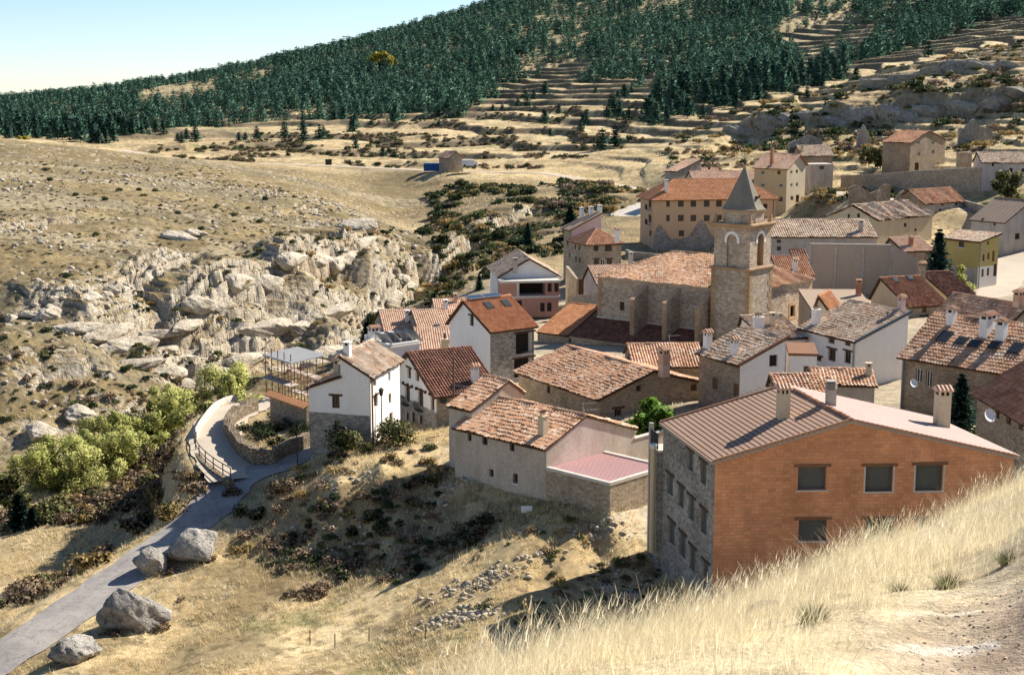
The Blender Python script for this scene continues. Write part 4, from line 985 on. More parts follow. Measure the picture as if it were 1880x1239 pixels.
# --- barns and houses up the hill
H14 = house('stone_barn', 'grey stone barn with faded tile roof behind the peach building', c=(1243,315,318), l=(1221,313), r=1287, yaw=40, h=6, ax='L', rh=2.4, f=.95, far=2.1, ov=.3, wl='stone_grey', tile='tile_pink', rough=1, seed=18, lo=3)
H14c = house('pale_stone_shed', 'pale sunlit stone shed adjoining the grey barn', c=at(1287,317,322), r=1322, yaw=-2, LL=5, h=6, ax='R', roof='shed', rh=.7, ov=.1, gov=.05, wl='cream_plaster', tile='tile_pink', seed=19, lo=3, wins=[W_('R',1302,309,4,5,**opn)])
H14b = house('long_roof_house', 'house showing only its pale pink roof behind the peach building', c=at(1276,338,290), r=1396, yaw=6, LL=10, h=7, ax='R', rh=2.3, f=.5, wl='cream_plaster', tile='tile_pink', rough=.8, seed=20, lo=3)
H15 = house('yellow_house', 'tall yellow house with a sunlit cream gable and red chimney above the peach building', c=(1445,309,285), l=(1385,308), r=1479, yaw=50, h=9.6, ax='L', rh=2.5, f=.62, far=.6, ov=.5, gov=.45, wl='yellow_plaster', wr='cream_plaster', tile='tile_pink', rough=.5, seed=21, lo=3, soffit='wood_brown',
  wins=[W_('L',1400,317,7,7,style='white'), W_('L',1430,317,6,7,**wd), W_('L',1400,340,7,7,style='white'), W_('L',1433,341,7,7,style='white'), W_('L',1433,366,8,8,**dkw), W_('R',1453,316,4,6,style='white'), W_('R',1463,315,4,6,**wd), W_('R',1453,340,4,6,style='white'), W_('R',1463,339,4,7,style='white'), W_('R',1454,364,5,7,**wd), W_('R',1464,367,6,18,style='door')],
  chims=[(1417,304,dict(w_=.6,d_=.6,h=3.2,mat='tile_red',cap='pots'))])
H16 = house('back_stone_house', 'stone house with striped pale tiles behind the yellow house', c=at(1472,286,312), r=1529, yaw=4, LL=7, h=7, ax='R', rh=2.0, f=.6, ov=.3, wl='stone_brown', tile='tile_pale', rough=1, seed=22, lo=3, chims=[(1472,279,dict(w_=.6,d_=.6,h=1.,mat='cream_plaster',cap='slab'))])
H16b = house('lean_to_shed', 'small flat-roofed shed with one window in front of the back stone house', c=at(1489,303,300), r=1530, yaw=12, LL=4, h=5.2, roof='flat', wl='grey_plaster', tile='pale_concrete', seed=23, wins=[W_('R',1509,308,9,6,**dkw)])
H17 = house('long_low_house', 'long low house with striped tile roof and small vent chimney behind the concrete court wall', c=at(1417,434,213), r=1608, yaw=1, LL=7.5, h=6, ax='R', rh=2.0, f=.75, ov=.4, gov=.2, wl='grey_plaster', tile='tile_pale', rough=.9, seed=24, lo=4, pitch=.34, wins=[W_('R',1430,443,8,6,**dkw), W_('R',1430,456,8,8,**dkw)], chims=[(1580,425,dict(w_=.6,d_=.6,h=1.4,mat='grey_plaster',cap='slab'))])
H18 = house('ruined_house', 'half ruined house whose tile roof has partly collapsed', c=(1611,404,232), l=(1519,398), r=1712, yaw=40, h=7, ax='R', rh=2.1, f=.5, ov=.25, wl='cream_plaster', wr='cream_plaster', tile='tile_pale', rough=4.5, seed=25, lo=4, pitch=.34, wins=[W_('L',1558,397,4,8,**opn), W_('L',1576,396,5,8,**opn), W_('R',1662,413,5,7,**opn), W_('R',1681,422,4,5,**opn)])
H19 = house('rusty_roof_house', 'stone house with rust red sagging roof beyond the ruined house', c=(1697,374,255), l=(1640,369), r=1771, yaw=36, h=7, ax='R', rh=2.2, f=.5, ov=.3, wl='stone_brown', wr='grey_plaster', tile='tile_red', rough=2.2, seed=26, lo=3, wins=[W_('R',1756,374,5,7,**opn), W_('R',1756,391,5,8,**opn), W_('R',1731,375,4,6,**opn), W_('R',1726,385,4,4,**opn), W_('R',1757,414,5,7,**opn)])
H20 = house('hillside_farmhouse', 'big square stone farmhouse with reddish roof and white-edged windows on the hillside', c=(1672,262,305), l=(1621,261), r=1736, yaw=44, h=7.2, ax='L', rh=2.3, f=.5, far=.3, ov=.3, gov=.2, wl='stone_brown', tile='tile_red', rough=1, seed=27, lo=3,
  wins=[W_('R',1686,262,5,6,style='white'), W_('R',1713,262,5,6,style='white'), W_('R',1687,283,5,7,style='white'), W_('R',1713,279,5,8,style='white'), W_('R',1683,306,8,14,style='door'), W_('R',1722,300,4,5,style='white')])
H21 = house('whitewashed_house', 'long whitewashed old house with striped tiles near the end of the retaining wall', c=at(1803,298,272), r=1905, yaw=-3, LL=6, h=6, ax='R', rh=1.7, f=.6, ov=.3, wl='stained_plaster', tile='tile_pale', rough=1, seed=28, lo=3, pitch=.32, wins=[W_('R',1823,303,4,5,**opn), W_('R',1856,313,6,8,**opn), W_('R',1878,313,5,7,**opn)])
H22 = house('grey_gabled_house', 'large grey rendered house with plain brown roof at the right edge below the road', c=(1844,408,212), l=(1783,394), r=1925, yaw=32, h=8, ax='L', rh=3.0, f=.55, ov=.3, gov=.25, wl='grey_plaster', tile='roof_tan', kind='flat', ribs=.8, ribmat='roof_brown', seed=29, wins=[W_('L',1804,404,4,8,**opn), W_('L',1826,410,4,8,**opn), W_('R',1868,434,9,11,**dkw)])
H23 = house('ochre_house', 'ochre yellow house with white ground floor facing the pale street', c=(1798,443,184), l=(1731,429), r=1834, yaw=36, h=6.6, ax='L', roof='shed', rh=.75, ov=.5, gov=.4, wl='ochre_plaster', wr='ochre_plaster', tile='tile_pale', rough=.4, seed=30, lo=3, bandr=(-3.4,'white_plaster'), bands=(-3.6,'grey_plaster'),
  wins=[W_('L',1765,449,10,10,style='dark',sill='plastic_white'), W_('R',1814,446,4,7,style='blocked'), W_('R',1806,473,4,12,**wd), W_('R',1815,470,4,12,**wd), W_('R',1824,470,5,19,style='blocked'), W_('R',1804,501,4,14,**wd), W_('R',1814,499,4,14,**wd), W_('R',1827,496,6,22,style='door')])
H23b = house('small_tiled_hut', 'small low building with pink tiles and brick chimney beside the tall fir', c=at(1660,461,203), r=1712, yaw=20, LL=5, h=4, ax='R', rh=1.5, f=.7, wl='stone_brown', tile='tile_pink', rough=.4, seed=31, lo=3, chims=[(1672,452,dict(w_=.5,d_=.5,h=1.,mat='tile_red',cap='tile'))])
# --- lower right quarter
H26 = house('skylight_gable_house', 'stone house with orange tile slope, two skylights and an iron balcony', c=(1669,562,160), l=(1603,540), r=1738, yaw=20, LL=7.5, h=6, ax='R', rh=2.5, f=.75, ov=.35, gov=.25, wl='cream_plaster', wr='stone_tan', tile='tile_red', rough=.5, seed=32, lo=4, skyl=[(1644,516,.7,.9),(1670,512,.7,.9)],
  wins=[W_('R',1697,567,9,14,style='blocked'), W_('R',1696,592,17,28,**dkw)])
H26b = house('annex_house', 'stone house with brown striped tiles and boarded windows right of the iron balcony', c=(1738,540,166), l=(1697,510), r=1786, yaw=16, LL=6, h=6, ax='R', rh=1.9, f=.9, ov=.4, gov=.25, wl='cream_plaster', wr='stone_tan', tile='tile_dark', rough=.5, seed=33, lo=4, wins=[W_('R',1743,555,8,16,style='blocked'), W_('R',1765,552,12,18,style='blocked')], chims=[(1692,512,dict(w_=.7,d_=.6,h=1.6,mat='stone_tan',cap='tile'))])
H27 = house('flat_brown_roof_house', 'house with wide plain brown roof below the concrete court wall', c=at(1497,577,146), r=1612, yaw=-2, LL=10.5, h=5, ax='R', roof='shed', rh=1.1, ov=.2, gov=.1, wl='grey_plaster', tile='roof_tan', kind='flat', seed=34, chims=[(1576,543,dict(w_=.55,d_=.5,h=1.5,mat='tile_red',cap='slab'))])
H28 = house('striped_gable_house', 'small house with bright orange striped tiles right of the church', c=at(1490,578,141), r=1530, yaw=-25, LL=4.5, h=4, ax='L', rh=1.9, f=.3, ov=.2, wl='cream_plaster', tile='tile_orange', rough=.6, seed=35, lo=4)
H29 = house('edge_tiled_house', 'stone house with orange mottled tiles behind the skylight roof at the right edge', c=(1840,607,133), l=(1783,567), r=1925, yaw=30, LL=9, h=6, ax='L', rh=2.2, f=.5, ov=.4, gov=.3, wl='stone_tan', tile='tile_old', rough=1, seed=36, wins=[W_('R',1858,617,7,22,**dkw)], chims=[(1871,560,dict(w_=1.0,d_=.7,h=1.0,mat='tile_pink',cap='tile'))])
H30 = house('white_shed_roof_house', 'white house with pale tile roof and a dark blue gutter along its blank side', c=(1572,626,125), l=(1469,614), r=1666, yaw=25, h=7, ax='L', roof='shed', rh=2.15, ov=.35, gov=.12, wl='white_plaster', wr='white_plaster', tile='tile_pale', rough=.8, seed=37, lo=4,
  wins=[W_('L',1526,626,12,9,**wdl), W_('L',1556,630,11,10,**wdl), W_('L',1527,652,14,22,**wdl), W_('L',1556,656,12,22,style='dark',lintel='wood_dark'), W_('L',1500,658,16,8,**wdl)],
  chims=[(1498,596,dict(w_=.65,d_=.65,h=1.4,mat='white_plaster',cap='pots')),(1655,567,dict(w_=.5,d_=.5,h=.8,mat='pink_plaster',cap='tile'))])
H30b = house('middle_tiled_house', 'house with pale mottled tiles between the church tower and the white house', c=at(1408,622,130), r=1478, yaw=14, LL=6.5, h=6.5, ax='R', rh=1.2, f=.9, ov=.3, wl='white_plaster', tile='tile_pale', rough=.9, seed=38, lo=4, wins=[W_('R',1460,640,12,16,**dkw)], chims=[(1392,604,dict(w_=.9,d_=.6,h=1.1,mat='white_plaster',cap='pots')),(1417,600,dict(w_=.5,d_=.5,h=1.1,mat='cream_plaster',cap='slab'))])
sky5 = [(1735,621,1.0,1.4),(1766,628,.9,.9),(1790,634,1.0,.9),(1828,636,.9,.9),(1867,642,1.0,1.3)]
H31 = house('skylight_roof_house', 'large stone house with five dark skylights in a mottled tile roof', c=(1868,684,105), l=(1657,651), yaw=42, LR=9, h=7, ax='L', rh=2.8, f=.55, ov=.5, gov=.3, wl='stone_brown', wr='grey_plaster', tile='tile_old', rough=.9, seed=39, skyl=sky5,
  wins=[W_('L',1687,690,11,26,style='white'), W_('L',1705,696,11,32,style='white')],
  chims=[(1746,596,dict(w_=.6,d_=.6,h=1.0,mat='white_plaster',cap='tile')),(1813,612,dict(w_=1.5,d_=.7,h=1.2,mat='white_plaster',cap='tile')),(1838,624,dict(w_=.7,d_=.7,h=1.2,mat='white_plaster',cap='tile'))])
H32 = house('two_tone_house', 'house with stone left wall, white side wall and pale tile roof below the tower', c=(1359,668,110), l=(1284,648), r=1441, yaw=25, h=6.5, ax='L', roof='shed', rh=1.75, ov=.4, gov=.15, wl='stone_brown', wr='white_plaster', tile='tile_pale', rough=1., seed=40,
  wins=[W_('L',1313,704,10,21,style='blocked'), W_('L',1351,716,10,24,style='blocked'), W_('R',1420,662,15,21,style='open')],
  chims=[(1299,640,dict(w_=.55,d_=.55,h=1.1,mat='white_plaster',cap='tile')),(1348,652,dict(w_=.55,d_=.55,h=1.0,mat='white_plaster',cap='tile'))])
H33 = house('porch_house', 'small white annex with a wooden glazed porch beside the two-tone house', c=at(1450,652,112), r=1500, yaw=-8, LL=5, h=5, roof='flat', wl='white_plaster', tile='wood_brown', seed=41, wins=[W_('R',1488,684,26,24,**wd)])
H34 = house('low_tiled_house', 'low house with mottled tiles and a small chimney in front of the white wall', c=at(1497,704,101), r=1606, yaw=-6, LL=4.5, h=4, ax='R', rh=.55, f=.6, ov=.3, wl='grey_plaster', tile='tile_old', rough=1.3, seed=42, chims=[(1594,690,dict(w_=.4,d_=.4,h=.7,mat='cream_plaster',cap='slab'))])
H34b = house('lower_tiled_shed', 'low tiled shed roof just behind the brown ribbed roof', c=at(1432,722,99), r=1516, yaw=2, LL=3.6, h=3.5, ax='R', rh=.75, f=.8, ov=.3, wl='stone_brown', tile='tile_old', rough=1.3, seed=43)
H35 = house('corner_tiled_house', 'stone house with brown tile roof cut off by the right edge of the picture', c=at(1966,815,79), l=(1795,718), LR=8, h=6, ax='L', rh=2.4, f=.5, ov=.5, gov=.3, wl='stone_tan', tile='tile_red', rough=.6, seed=44, wins=[W_('L',1831,757,9,22,**wd), W_('L',1852,768,9,22,**wd), W_('L',1874,778,8,22,**wd)])
H36 = house('hidden_tiled_house', 'house showing only its orange mottled roof between the stone house and the nave', c=at(1164,672,124), r=1292, yaw=2, LL=7, h=5, ax='R', rh=1.2, f=.6, ov=.3, wl='stone_brown', tile='tile_old', rough=1.4, seed=45)
H38 = house('field_barn', 'lone small stone barn with reddish tile roof in the terraced fields', c=(824,290,388), l=(806,287), r=850, yaw=38, h=3.6, ax='L', rh=1.6, f=.5, ov=.3, wl='stone_tan', tile='tile_pink', rough=1, seed=46, lo=3)
# ------------------------------------------------------------------ church
HC = house('church', 'stone church with square bell tower, pointed spire and long tile-roofed nave', 'church', c=at(1377,534,151.5), l=(1098,512), r=1490, yaw=50, h=8, roof='hip', ax='L', rh=2.6, hip=6.0, ov=.35,
  wl='stone_church', wr='stone_church', tile='tile_old', rough=1.2, seed=60, soffit='stone_church', wins=[W_('L',1142,562,8,16,style='dark'), W_('R',1454.5,571,8,20,style='dark',depth=.5)])
y = HC.yaw; eR, eL = HC.eR, HC.eL
def church_part(mb, name, parent=None): return add_part(HC, mb, name, parent) if parent is None else add_sub(HC, mb, name, parent)
def add_sub(H, mb, name, parent):
    o = mb.build(name); o.parent = parent; return o
# cut-stone frame round the sacristy window, quoins at the corner
mb = MB(); wr_ = HC.W['R']; q = wr_.holes[0] if wr_.holes else [8, 9, -4, -2]
for x0, x1, z0, z1 in ((q[0]-.3, q[0]-.003, q[2]-.3, q[3]+.3), (q[1]+.003, q[1]+.3, q[2]-.3, q[3]+.3), (q[0], q[1], q[3]+.003, q[3]+.35), (q[0], q[1], q[2]-.3, q[2]-.003)):
    mb.box(wr_.P(x0, z0, -.1), wr_.a*(x1-x0), up*(z1-z0), wr_.n*.14, 'ashlar')
church_part(mb, 'window_surround')
mb = MB()
for k in range(11):
    w1, w2 = (.75, .45) if k % 2 else (.45, .75); z = -7+k*.62
    mb.box(HC.P0+eR*(HC.LR-w1)-eL*.03+up*z, eR*(w1+.03), eL*(w2+.03), up*.6, 'ashlar')
church_part(mb, 'quoins')
mb = MB()
for k in range(11):
    w1, w2 = (.75, .45) if k % 2 else (.45, .75); z = -7+k*.62; mb.box(HC.P0+eL*(HC.LL-w1)-eR*.03+up*z, eL*(w1+.03), eR*(w2+.03), up*.6, 'ashlar')
church_part(mb, 'quoins')
mb = MB(); P0 = HC.P0
mb.box(P0-eR*.25-eL*.2-up*.32, eL*(HC.LL+.4), eR*.25, up*.3, 'ashlar'); mb.box(P0-eL*.25-up*.32, eR*(HC.LR+.1), eL*.25, up*.3, 'ashlar')
church_part(mb, 'cornice')
# tower: outer corner stands in front of the nave corner
T0 = at(1376.5, 499, 150.2); TWd = 4.75
def tbox(z0, z1, inset, mat, mb): 
    o = Vector((T0.x, T0.y, 0))+eL*inset+eR*inset; w_ = TWd-2*inset; mb.box(o+up*z0, eR*w_, eL*w_, up*(z1-z0), mat); return mb
zl = T0.z                                   # ledge under the belfry
zc = at(1373, 421, T0.y+.2).z               # cornice
z_dr = at(1365, 386, T0.y+2).z              # foot of the spire
z_ap = at(1364.5, 307, T0.y+3.2).z
tower_body = tbox(zl-13, zl, 0, 'stone_church', MB())
tb = church_part(tower_body, 'tower_shaft')
# belfry with arched openings: walls built from arcs
def arch_wall(o, a, n, w_, z0, z1, cx, hw, zs, mat, mb, thick=.8, blind=None):
    """wall w_ wide from z0 to z1 with a round-arched opening centred at cx, half width hw, sill z0+zs[0], spring z0+zs[1]"""
    zb, zsp = z0+zs[0], z0+zs[1]; P = lambda x, z, d=0: Vector((o.x, o.y, 0))+a*x+up*z-n*d
    N = 10; arc = [(cx+hw*math.cos(math.pi*k/N), zsp+hw*math.sin(math.pi*k/N)) for k in range(N+1)]   # right to left
    def F_(pts): mb.face([P(x, z) for x, z in pts], mat, [(x, z) for x, z in pts])
    F_([(0, z0), (cx-hw, z0), (cx-hw, zsp), (0, zsp)]); F_([(cx+hw, z0), (w_, z0), (w_, zsp), (cx+hw, zsp)])
    if zs[0] > 0: F_([(cx-hw, z0), (cx+hw, z0), (cx+hw, zb), (cx-hw, zb)])
    top = [(w_, zsp)]+[(w_, z1)]
    for k in range(N//2): F_([arc[k], (w_ if k == 0 else arc[k][0], z1), (arc[k+1][0], z1), arc[k+1]] if k else [arc[0], (w_, zsp), (w_, z1), (arc[1][0], z1), arc[1]])
    for k in range(N//2, N): F_([arc[k], (arc[k][0], z1), (arc[k+1][0], z1), arc[k+1]] if k < N-1 else [arc[k], (arc[k][0], z1), (0, z1), (0, zsp), arc[N]])
    loop = [(cx+hw, zb)]+arc+[(cx-hw, zb)]; d = blind or thick
    for i in range(len(loop)):
        (xa, za), (xb, zb_) = loop[i], loop[(i+1) % len(loop)]
        mb.face([P(xa, za), P(xb, zb_), P(xb, zb_, d), P(xa, za, d)], 'ashlar', [(0, 0), (.5, 0), (.5, .5), (0, .5)])
    if blind: mb.face([P(x, z, blind) for x, z in loop], 'stone_church', loop)
    return P, arc, zsp
inset = .16; o = T0+eL*inset+eR*inset; bw = TWd-2*inset; hb = zc-zl
mb = MB()
PL, arcL, zspL = arch_wall(o, eL, -eR, bw, zl+.25, zc, bw*.5, .62, (.0, hb*.66), 'stone_church', mb, blind=.22)
PR, arcR, zspR = arch_wall(o, eR, -eL, bw, zl+.25, zc, bw*.5, .66, (.15, hb*.66), 'stone_church', mb)
arch_wall(o+eR*bw, eL, eR, bw, zl+.25, zc, bw*.5, .62, (.15, hb*.66), 'stone_church', mb)
arch_wall(o+eL*bw, eR, eL, bw, zl+.25, zc, bw*.5, .62, (.15, hb*.66), 'stone_church', mb)
inn = o+eR*.8+eL*.8; mb.box(Vector((inn.x, inn.y, zl-.1)), eR*(bw-1.6), eL*(bw-1.6), up*.3, 'ashlar')
belfry = church_part(mb, 'belfry')
for P, arc, zsp in ((PL, arcL, zspL), (PR, arcR, zspR)):
    cx = bw*.5; mb = MB()
    for k in range(len(arc)-1):
        (xa, za), (xb, zb_) = arc[k], arc[k+1]; s1 = 1.48
        pa, pb = (cx+(xa-cx)*s1, zsp+(za-zsp)*s1), (cx+(xb-cx)*s1, zsp+(zb_-zsp)*s1)
        i0, i1, o1, o0 = P(xa, za, -.05), P(xb, zb_, -.05), P(*pb, -.05), P(*pa, -.05)
        mb.face([i0, i1, o1, o0], 'white_plaster'); 
        mb.face([o0, o1, P(*pb), P(*pa)], 'white_plaster'); mb.face([i1, i0, P(xa, za), P(xb, zb_)], 'white_plaster')
    for sx_ in (arc[0], arc[-1]):
        s1 = 1.48; xo = cx+(sx_[0]-cx)*s1; x0, x1 = sorted((sx_[0], xo)); mb.box(P(x0, zsp-.35, 0), (P(x1, zsp-.35)-P(x0, zsp-.35)), up*.35, (P(x0, zsp, -.05)-P(x0, zsp, 0)), 'white_plaster')
    add_sub(HC, mb, 'arch_moulding', belfry)
# corner stones of tower
for cx_, sx_, sy_ in ((T0, 1, 1), (T0+eL*TWd, -1, 1), (T0+eR*TWd, 1, -1)):
    mb = MB()
    for k in range(20):
        w1, w2 = (.85, .5) if k % 2 else (.5, .85); z = zl-12.6+k*.63
        ax_, ay_ = (eR*sy_, eL*sx_); oo = Vector((cx_.x, cx_.y, z))-ax_*.025-ay_*.025
        mb.box(oo, ax_*(w1+.02), ay_*(w2+.02), up*.61, 'ashlar')
    add_sub(HC, mb, 'quoins', tb)
mb = MB(); 
def ring(z, out, h, mat): b = Vector((T0.x, T0.y, z)); mb.box(b-eR*out-eL*out, eR*(TWd+2*out), eL*(TWd+2*out), up*h, mat)
ring(zl-.02, .12, .14, 'ashlar'); ring(zl+.12, .22, .16, 'ashlar'); church_part(mb, 'string_course')
mb = MB(); ring(zc, .05, .18, 'ashlar'); ring(zc+.18, .2, .16, 'ashlar'); ring(zc+.34, .38, .14, 'ashlar'); church_part(mb, 'cornice')
ctr = Vector((T0.x, T0.y, 0))+(eL+eR)*TWd/2
oct_ = lambda z, r: [ctr+eR*(r*math.cos(math.pi/8+math.pi/4*k))+eL*(r*math.sin(math.pi/8+math.pi/4*k))+up*z for k in range(8)]
mb = MB()
for a_, b_, m in ((oct_(zc+.48, 2.2), oct_(z_dr-.1, 2.2), 'stone_church'),):
    for k in range(8): mb.face([a_[k], a_[(k+1) % 8], b_[(k+1) % 8], b_[k]], m, [(k*1.7, 0), (k*1.7+1.7, 0), (k*1.7+1.7, 2), (k*1.7, 2)])
mb.face(oct_(z_dr-.1, 2.2), 'ashlar')
church_part(mb, 'drum')
mb = MB(); lv = [(z_dr-.1, 2.2), (z_dr-.1, 2.45), (z_dr+.08, 2.48), (z_dr+.1, 2.3), (z_dr+.55, 1.95)]+[(z_dr+.55+(z_ap-z_dr-.55)*k/6, 1.95+(.10-1.95)*k/6) for k in range(1, 7)]
for (za, ra), (zb_, rb_) in zip(lv[:-1], lv[1:]):
    a_, b_ = oct_(za, ra), oct_(zb_, rb_)
    for k in range(8): mb.face([a_[k], a_[(k+1) % 8], b_[(k+1) % 8], b_[k]], 'ashlar' if ra > 2.2 and za < z_dr+.05 else 'spire_slate')
spire = church_part(mb, 'spire')
mb = MB()
for k in (5, 6, 7):
    d = (oct_(0, 1)[k]+oct_(0, 1)[(k+1) % 8])/2-ctr; d.z = 0; d.normalize(); p = ctr+d*(1.55)+up*(z_dr+1.15)
    mb.box(p-d.cross(up)*.11-d*.1, d.cross(up)*.22, d*.3, up*.3, 'dark_inside')
add_sub(HC, mb, 'vent_holes', spire)
mb = MB(); tp = ctr+up*z_ap
mb.tube([tp-up*.1, tp+up*.25], [.16, .16], 'ashlar', 8); mb.tube([tp+up*.25, tp+up*1.1], .04, 'dark_metal', 6)
for a_, b_ in zip(range(0, 6), range(1, 7)):
    f0, f1 = a_/6*math.pi, b_/6*math.pi; mb.tube([tp+up*(.45-.17*math.cos(f0)), tp+up*(.45-.17*math.cos(f1))], [max(.01, .17*math.sin(f0)), max(.01, .17*math.sin(f1))], 'dark_metal', 8, cap=False)
mb.box(tp+up*.85-eR*.3-eL*.02, eR*.6, eL*.04, up*.06, 'dark_metal'); mb.tube([tp+up*1.1+eL*.1, tp+up*2.1+eL*.1], .02, 'dark_metal', 5)
church_part(mb, 'finial')
for q in (T0, T0+eR*TWd, T0+eL*TWd, T0+eR*TWd+eL*TWd):
    dq = (ctr-q); dq.z = 0; b = Vector((q.x, q.y, zc+.48))+dq.normalized()*.35; mb = MB()
    mb.box(b-eR*.22-eL*.22, eR*.44, eL*.44, up*.35, 'ashlar'); mb.tube([b+up*.35, b+up*.5, b+up*.62, b+up*.8, b+up*1.05], [.26, .12, .2, .1, .02], 'ashlar', 8); church_part(mb, 'pinnacle')
# bell in the right-hand arch
bz = zspR+.15; bc = Vector((T0.x, T0.y, 0))+eR*(TWd/2)+eL*.75+up*bz; mb = MB()
prof = [(0, .08), (-.06, .17), (-.22, .23), (-.5, .28), (-.66, .36), (-.74, .42), (-.74, .36)]
mb.tube([bc+up*z for z, r in prof], [r for z, r in prof], 'bronze', 14); mb.box(bc-eR*.62-eL*.12, eR*1.24, eL*.24, up*.3, 'wood_dark'); mb.tube([bc-up*.7, bc-up*.9], [.05, .08], 'dark_metal', 8)
tag(mb.build('bell'), 'bronze bell on a wooden yoke hanging in the right arch of the church tower', 'bell')
# lean-to aisle and its buttresses
nz = P0.z; d_out = 4.0; zt = nz-5.0; zb = nz-6.7
A0 = P0-eL*.3; Lx = HC.LL+1.2
mb = MB(); pl = A0+up*(zb-nz)-eR*d_out; bd = eR*d_out+up*(zt-zb); Ls = bd.length; bd.normalize()
n = eL.cross(bd).normalized(); aa = eL; poly = [(.0, -.3), (Lx, -.3), (Lx, Ls), (.0, Ls)]
if n.z < 0: n = -n; aa = -eL; poly = [(-x, yy) for x, yy in poly]
slab(mb, pl, aa, n, poly, 'stone_church'); tiles(mb, pl, aa, n, poly, 'tile_dark', seed=61, rough=.7)
mb.box(A0+up*(zt-nz+.06)-eR*.2, eL*(HC.LL+.3), eR*.22, up*.14, 'pale_concrete')
aisle_roof = church_part(mb, 'aisle_roof')
mb = MB(); wl_ = Wall(A0-eR*(d_out-.15)+up*(zb-nz), eL, -eR, [(0, -5), (Lx, -5), (Lx, 0), (0, 0)]); wl_.mesh(mb, 'stone_church')
w2 = Wall(A0+eL*Lx-eR*(d_out-.15)+up*(zb-nz), eR, eL, [(0, -5), (d_out, -5), (d_out, zt-zb), (0, 0)]); w2.mesh(mb, 'stone_church')
w2 = Wall(A0-eR*(d_out-.15)+up*(zb-nz), eR, -eL, [(0, -5), (d_out, -5), (d_out, zt-zb), (0, 0)]); w2.mesh(mb, 'stone_church')
church_part(mb, 'aisle_wall')
for uu in (1185, 1244, 1304):
    s_ = Wall(P0, eL, -eR, []).hit(uu, 600)[0]; b = P0+eL*(s_-.3); L_ = 2.7; mb = MB()
    zt0, zt1 = -.6, -1.9
    pts = lambda q: [b+q*eL-eR*L_+up*(-7.2), b+q*eL+up*(-7.2), b+q*eL+up*zt0, b+q*eL-eR*L_+up*zt1]
    f0, f1 = pts(0), pts(.6); uvs = [(0, 0), (L_, 0), (L_, 6), (0, 5)]
    mb.face(f0, 'stone_church', uvs); mb.face(f1[::-1], 'stone_church', uvs[::-1]); mb.face([f0[0], f0[3], f1[3], f1[0]], 'ashlar', [(0, 0), (0, 5), (.6, 5), (.6, 0)]); mb.face([f0[3], f0[2], f1[2], f1[3]], 'tile_red')
    bdir = (f0[2]-f0[3]).normalized()
    for k in range(7):
        for j in (0, 1, 2): mb.tube([f0[3]+bdir*(k*.42-.12)+eL*(.1+.2*j)+up*.03, f0[3]+bdir*(k*.42+.34)+eL*(.1+.2*j)+up*.05], .1, 'tile_old', 6)
    church_part(mb, 'buttress')
# house whose roof runs on from the aisle
zB = P0+eL*(Lx)-eR*d_out+up*(zb-nz)
H12 = house('aisle_side_house', 'low stone house with a plain orange tile roof running on from the church aisle', c=zB+up*.02, yaw=50, LL=4.6, LR=6.2, h=5, ax='L', roof='shed', rh=2.6, ov=.3, gov=.0, wl='stone_tan', tile='tile_orange', rough=.4, seed=62, wins=[W_('L',1020,642,16,5,**dkw)])
HCb = house('church_annex', 'red tiled annex with white chimneys tucked behind the church tower', c=at(1432,505,176), r=1492, yaw=4, LL=6, h=6, ax='R', rh=1.8, f=.7, ov=.3, wl='white_plaster', tile='tile_red', rough=.5, seed=63, chims=[(1459,498,dict(w_=.6,d_=.6,h=1.2,mat='white_plaster',cap='tile'))])
HCc = house('striped_shed', 'small shed with dark striped tiles leaning on the concrete court wall', c=at(1459,483,200), r=1487, yaw=2, LL=3.5, h=5, ax='R', roof='shed', rh=1.5, ov=.2, gov=.1, wl='grey_plaster', tile='tile_dark', rough=.6, seed=64, pitch=.34)

# ------------------------------------------------------------------ extras on houses
# terrace house: terrace block and parapets
q0 = H2.P0; a_, b_ = H2.eL, H2.eR; mb = MB(); zt = 2.15-q0.z; tl = 5.6; tw = 6.0
o = q0-a_*tl+up*(zt-6); mb2 = MB()
def wallbox(mb, o, ax, ay, h, mat): 
    mb.box(o, ax, ay, up*h, mat)
mb = MB(); mb.box(o, b_*tw, a_*(tl-.01), up*5.9, 'stone_tan'); add_part(H2, mb, 'terrace_base')
mb = MB(); mb.box(o+up*5.9+b_*.32+a_*.3, b_*(tw-.64), a_*(tl-.32), up*.08, 'pink_deck')
for k in range(int((tw-.7)/.22)): mb.box(o+up*5.98+b_*(.36+k*.22)+a_*.3, b_*.06, a_*(tl-.34), up*.035, 'pink_deck')
add_part(H2, mb, 'terrace_deck')
mb = MB(); mb.box(o+up*5.9-b_*.04-a_*.04, b_*(tw+.08), a_*.3, up*.2, 'pale_concrete'); mb.box(o+up*5.9-b_*.04+a_*.27, b_*.3, a_*(tl-.3), up*.2, 'pale_concrete'); mb.box(o+up*5.9+b_*(tw-.26)+a_*.27, b_*.3, a_*(tl-.3), up*.2, 'pale_concrete'); add_part(H2, mb, 'terrace_kerb')
mb = MB(); mb.box(q0+b_*H2.LR+up*(-8), b_*3.4, a_*.3, up*(8-1.0), 'stained_plaster'); mb.box(q0+b_*(H2.LR-.05)+up*(-1.02)-a_*.06, b_*3.5, a_*.42, up*.07, 'pale_concrete'); add_part(H2, mb, 'parapet_wall')
mb = MB(); mb.box(q0+b_*.0-a_*.02+up*(-3), b_*.02, a_*.02, up*.1, 'concrete')
H2b = house('back_wing', '', c=at(866,752,98.5), l=(824,741), yaw=45.5, LR=5.2, h=6, ax='L', rh=1.55, f=.7, far=.5, ov=.25, gov=.1, wl='house_plaster', tile='tile_old', rough=1.2, seed=65, root=H2.root)
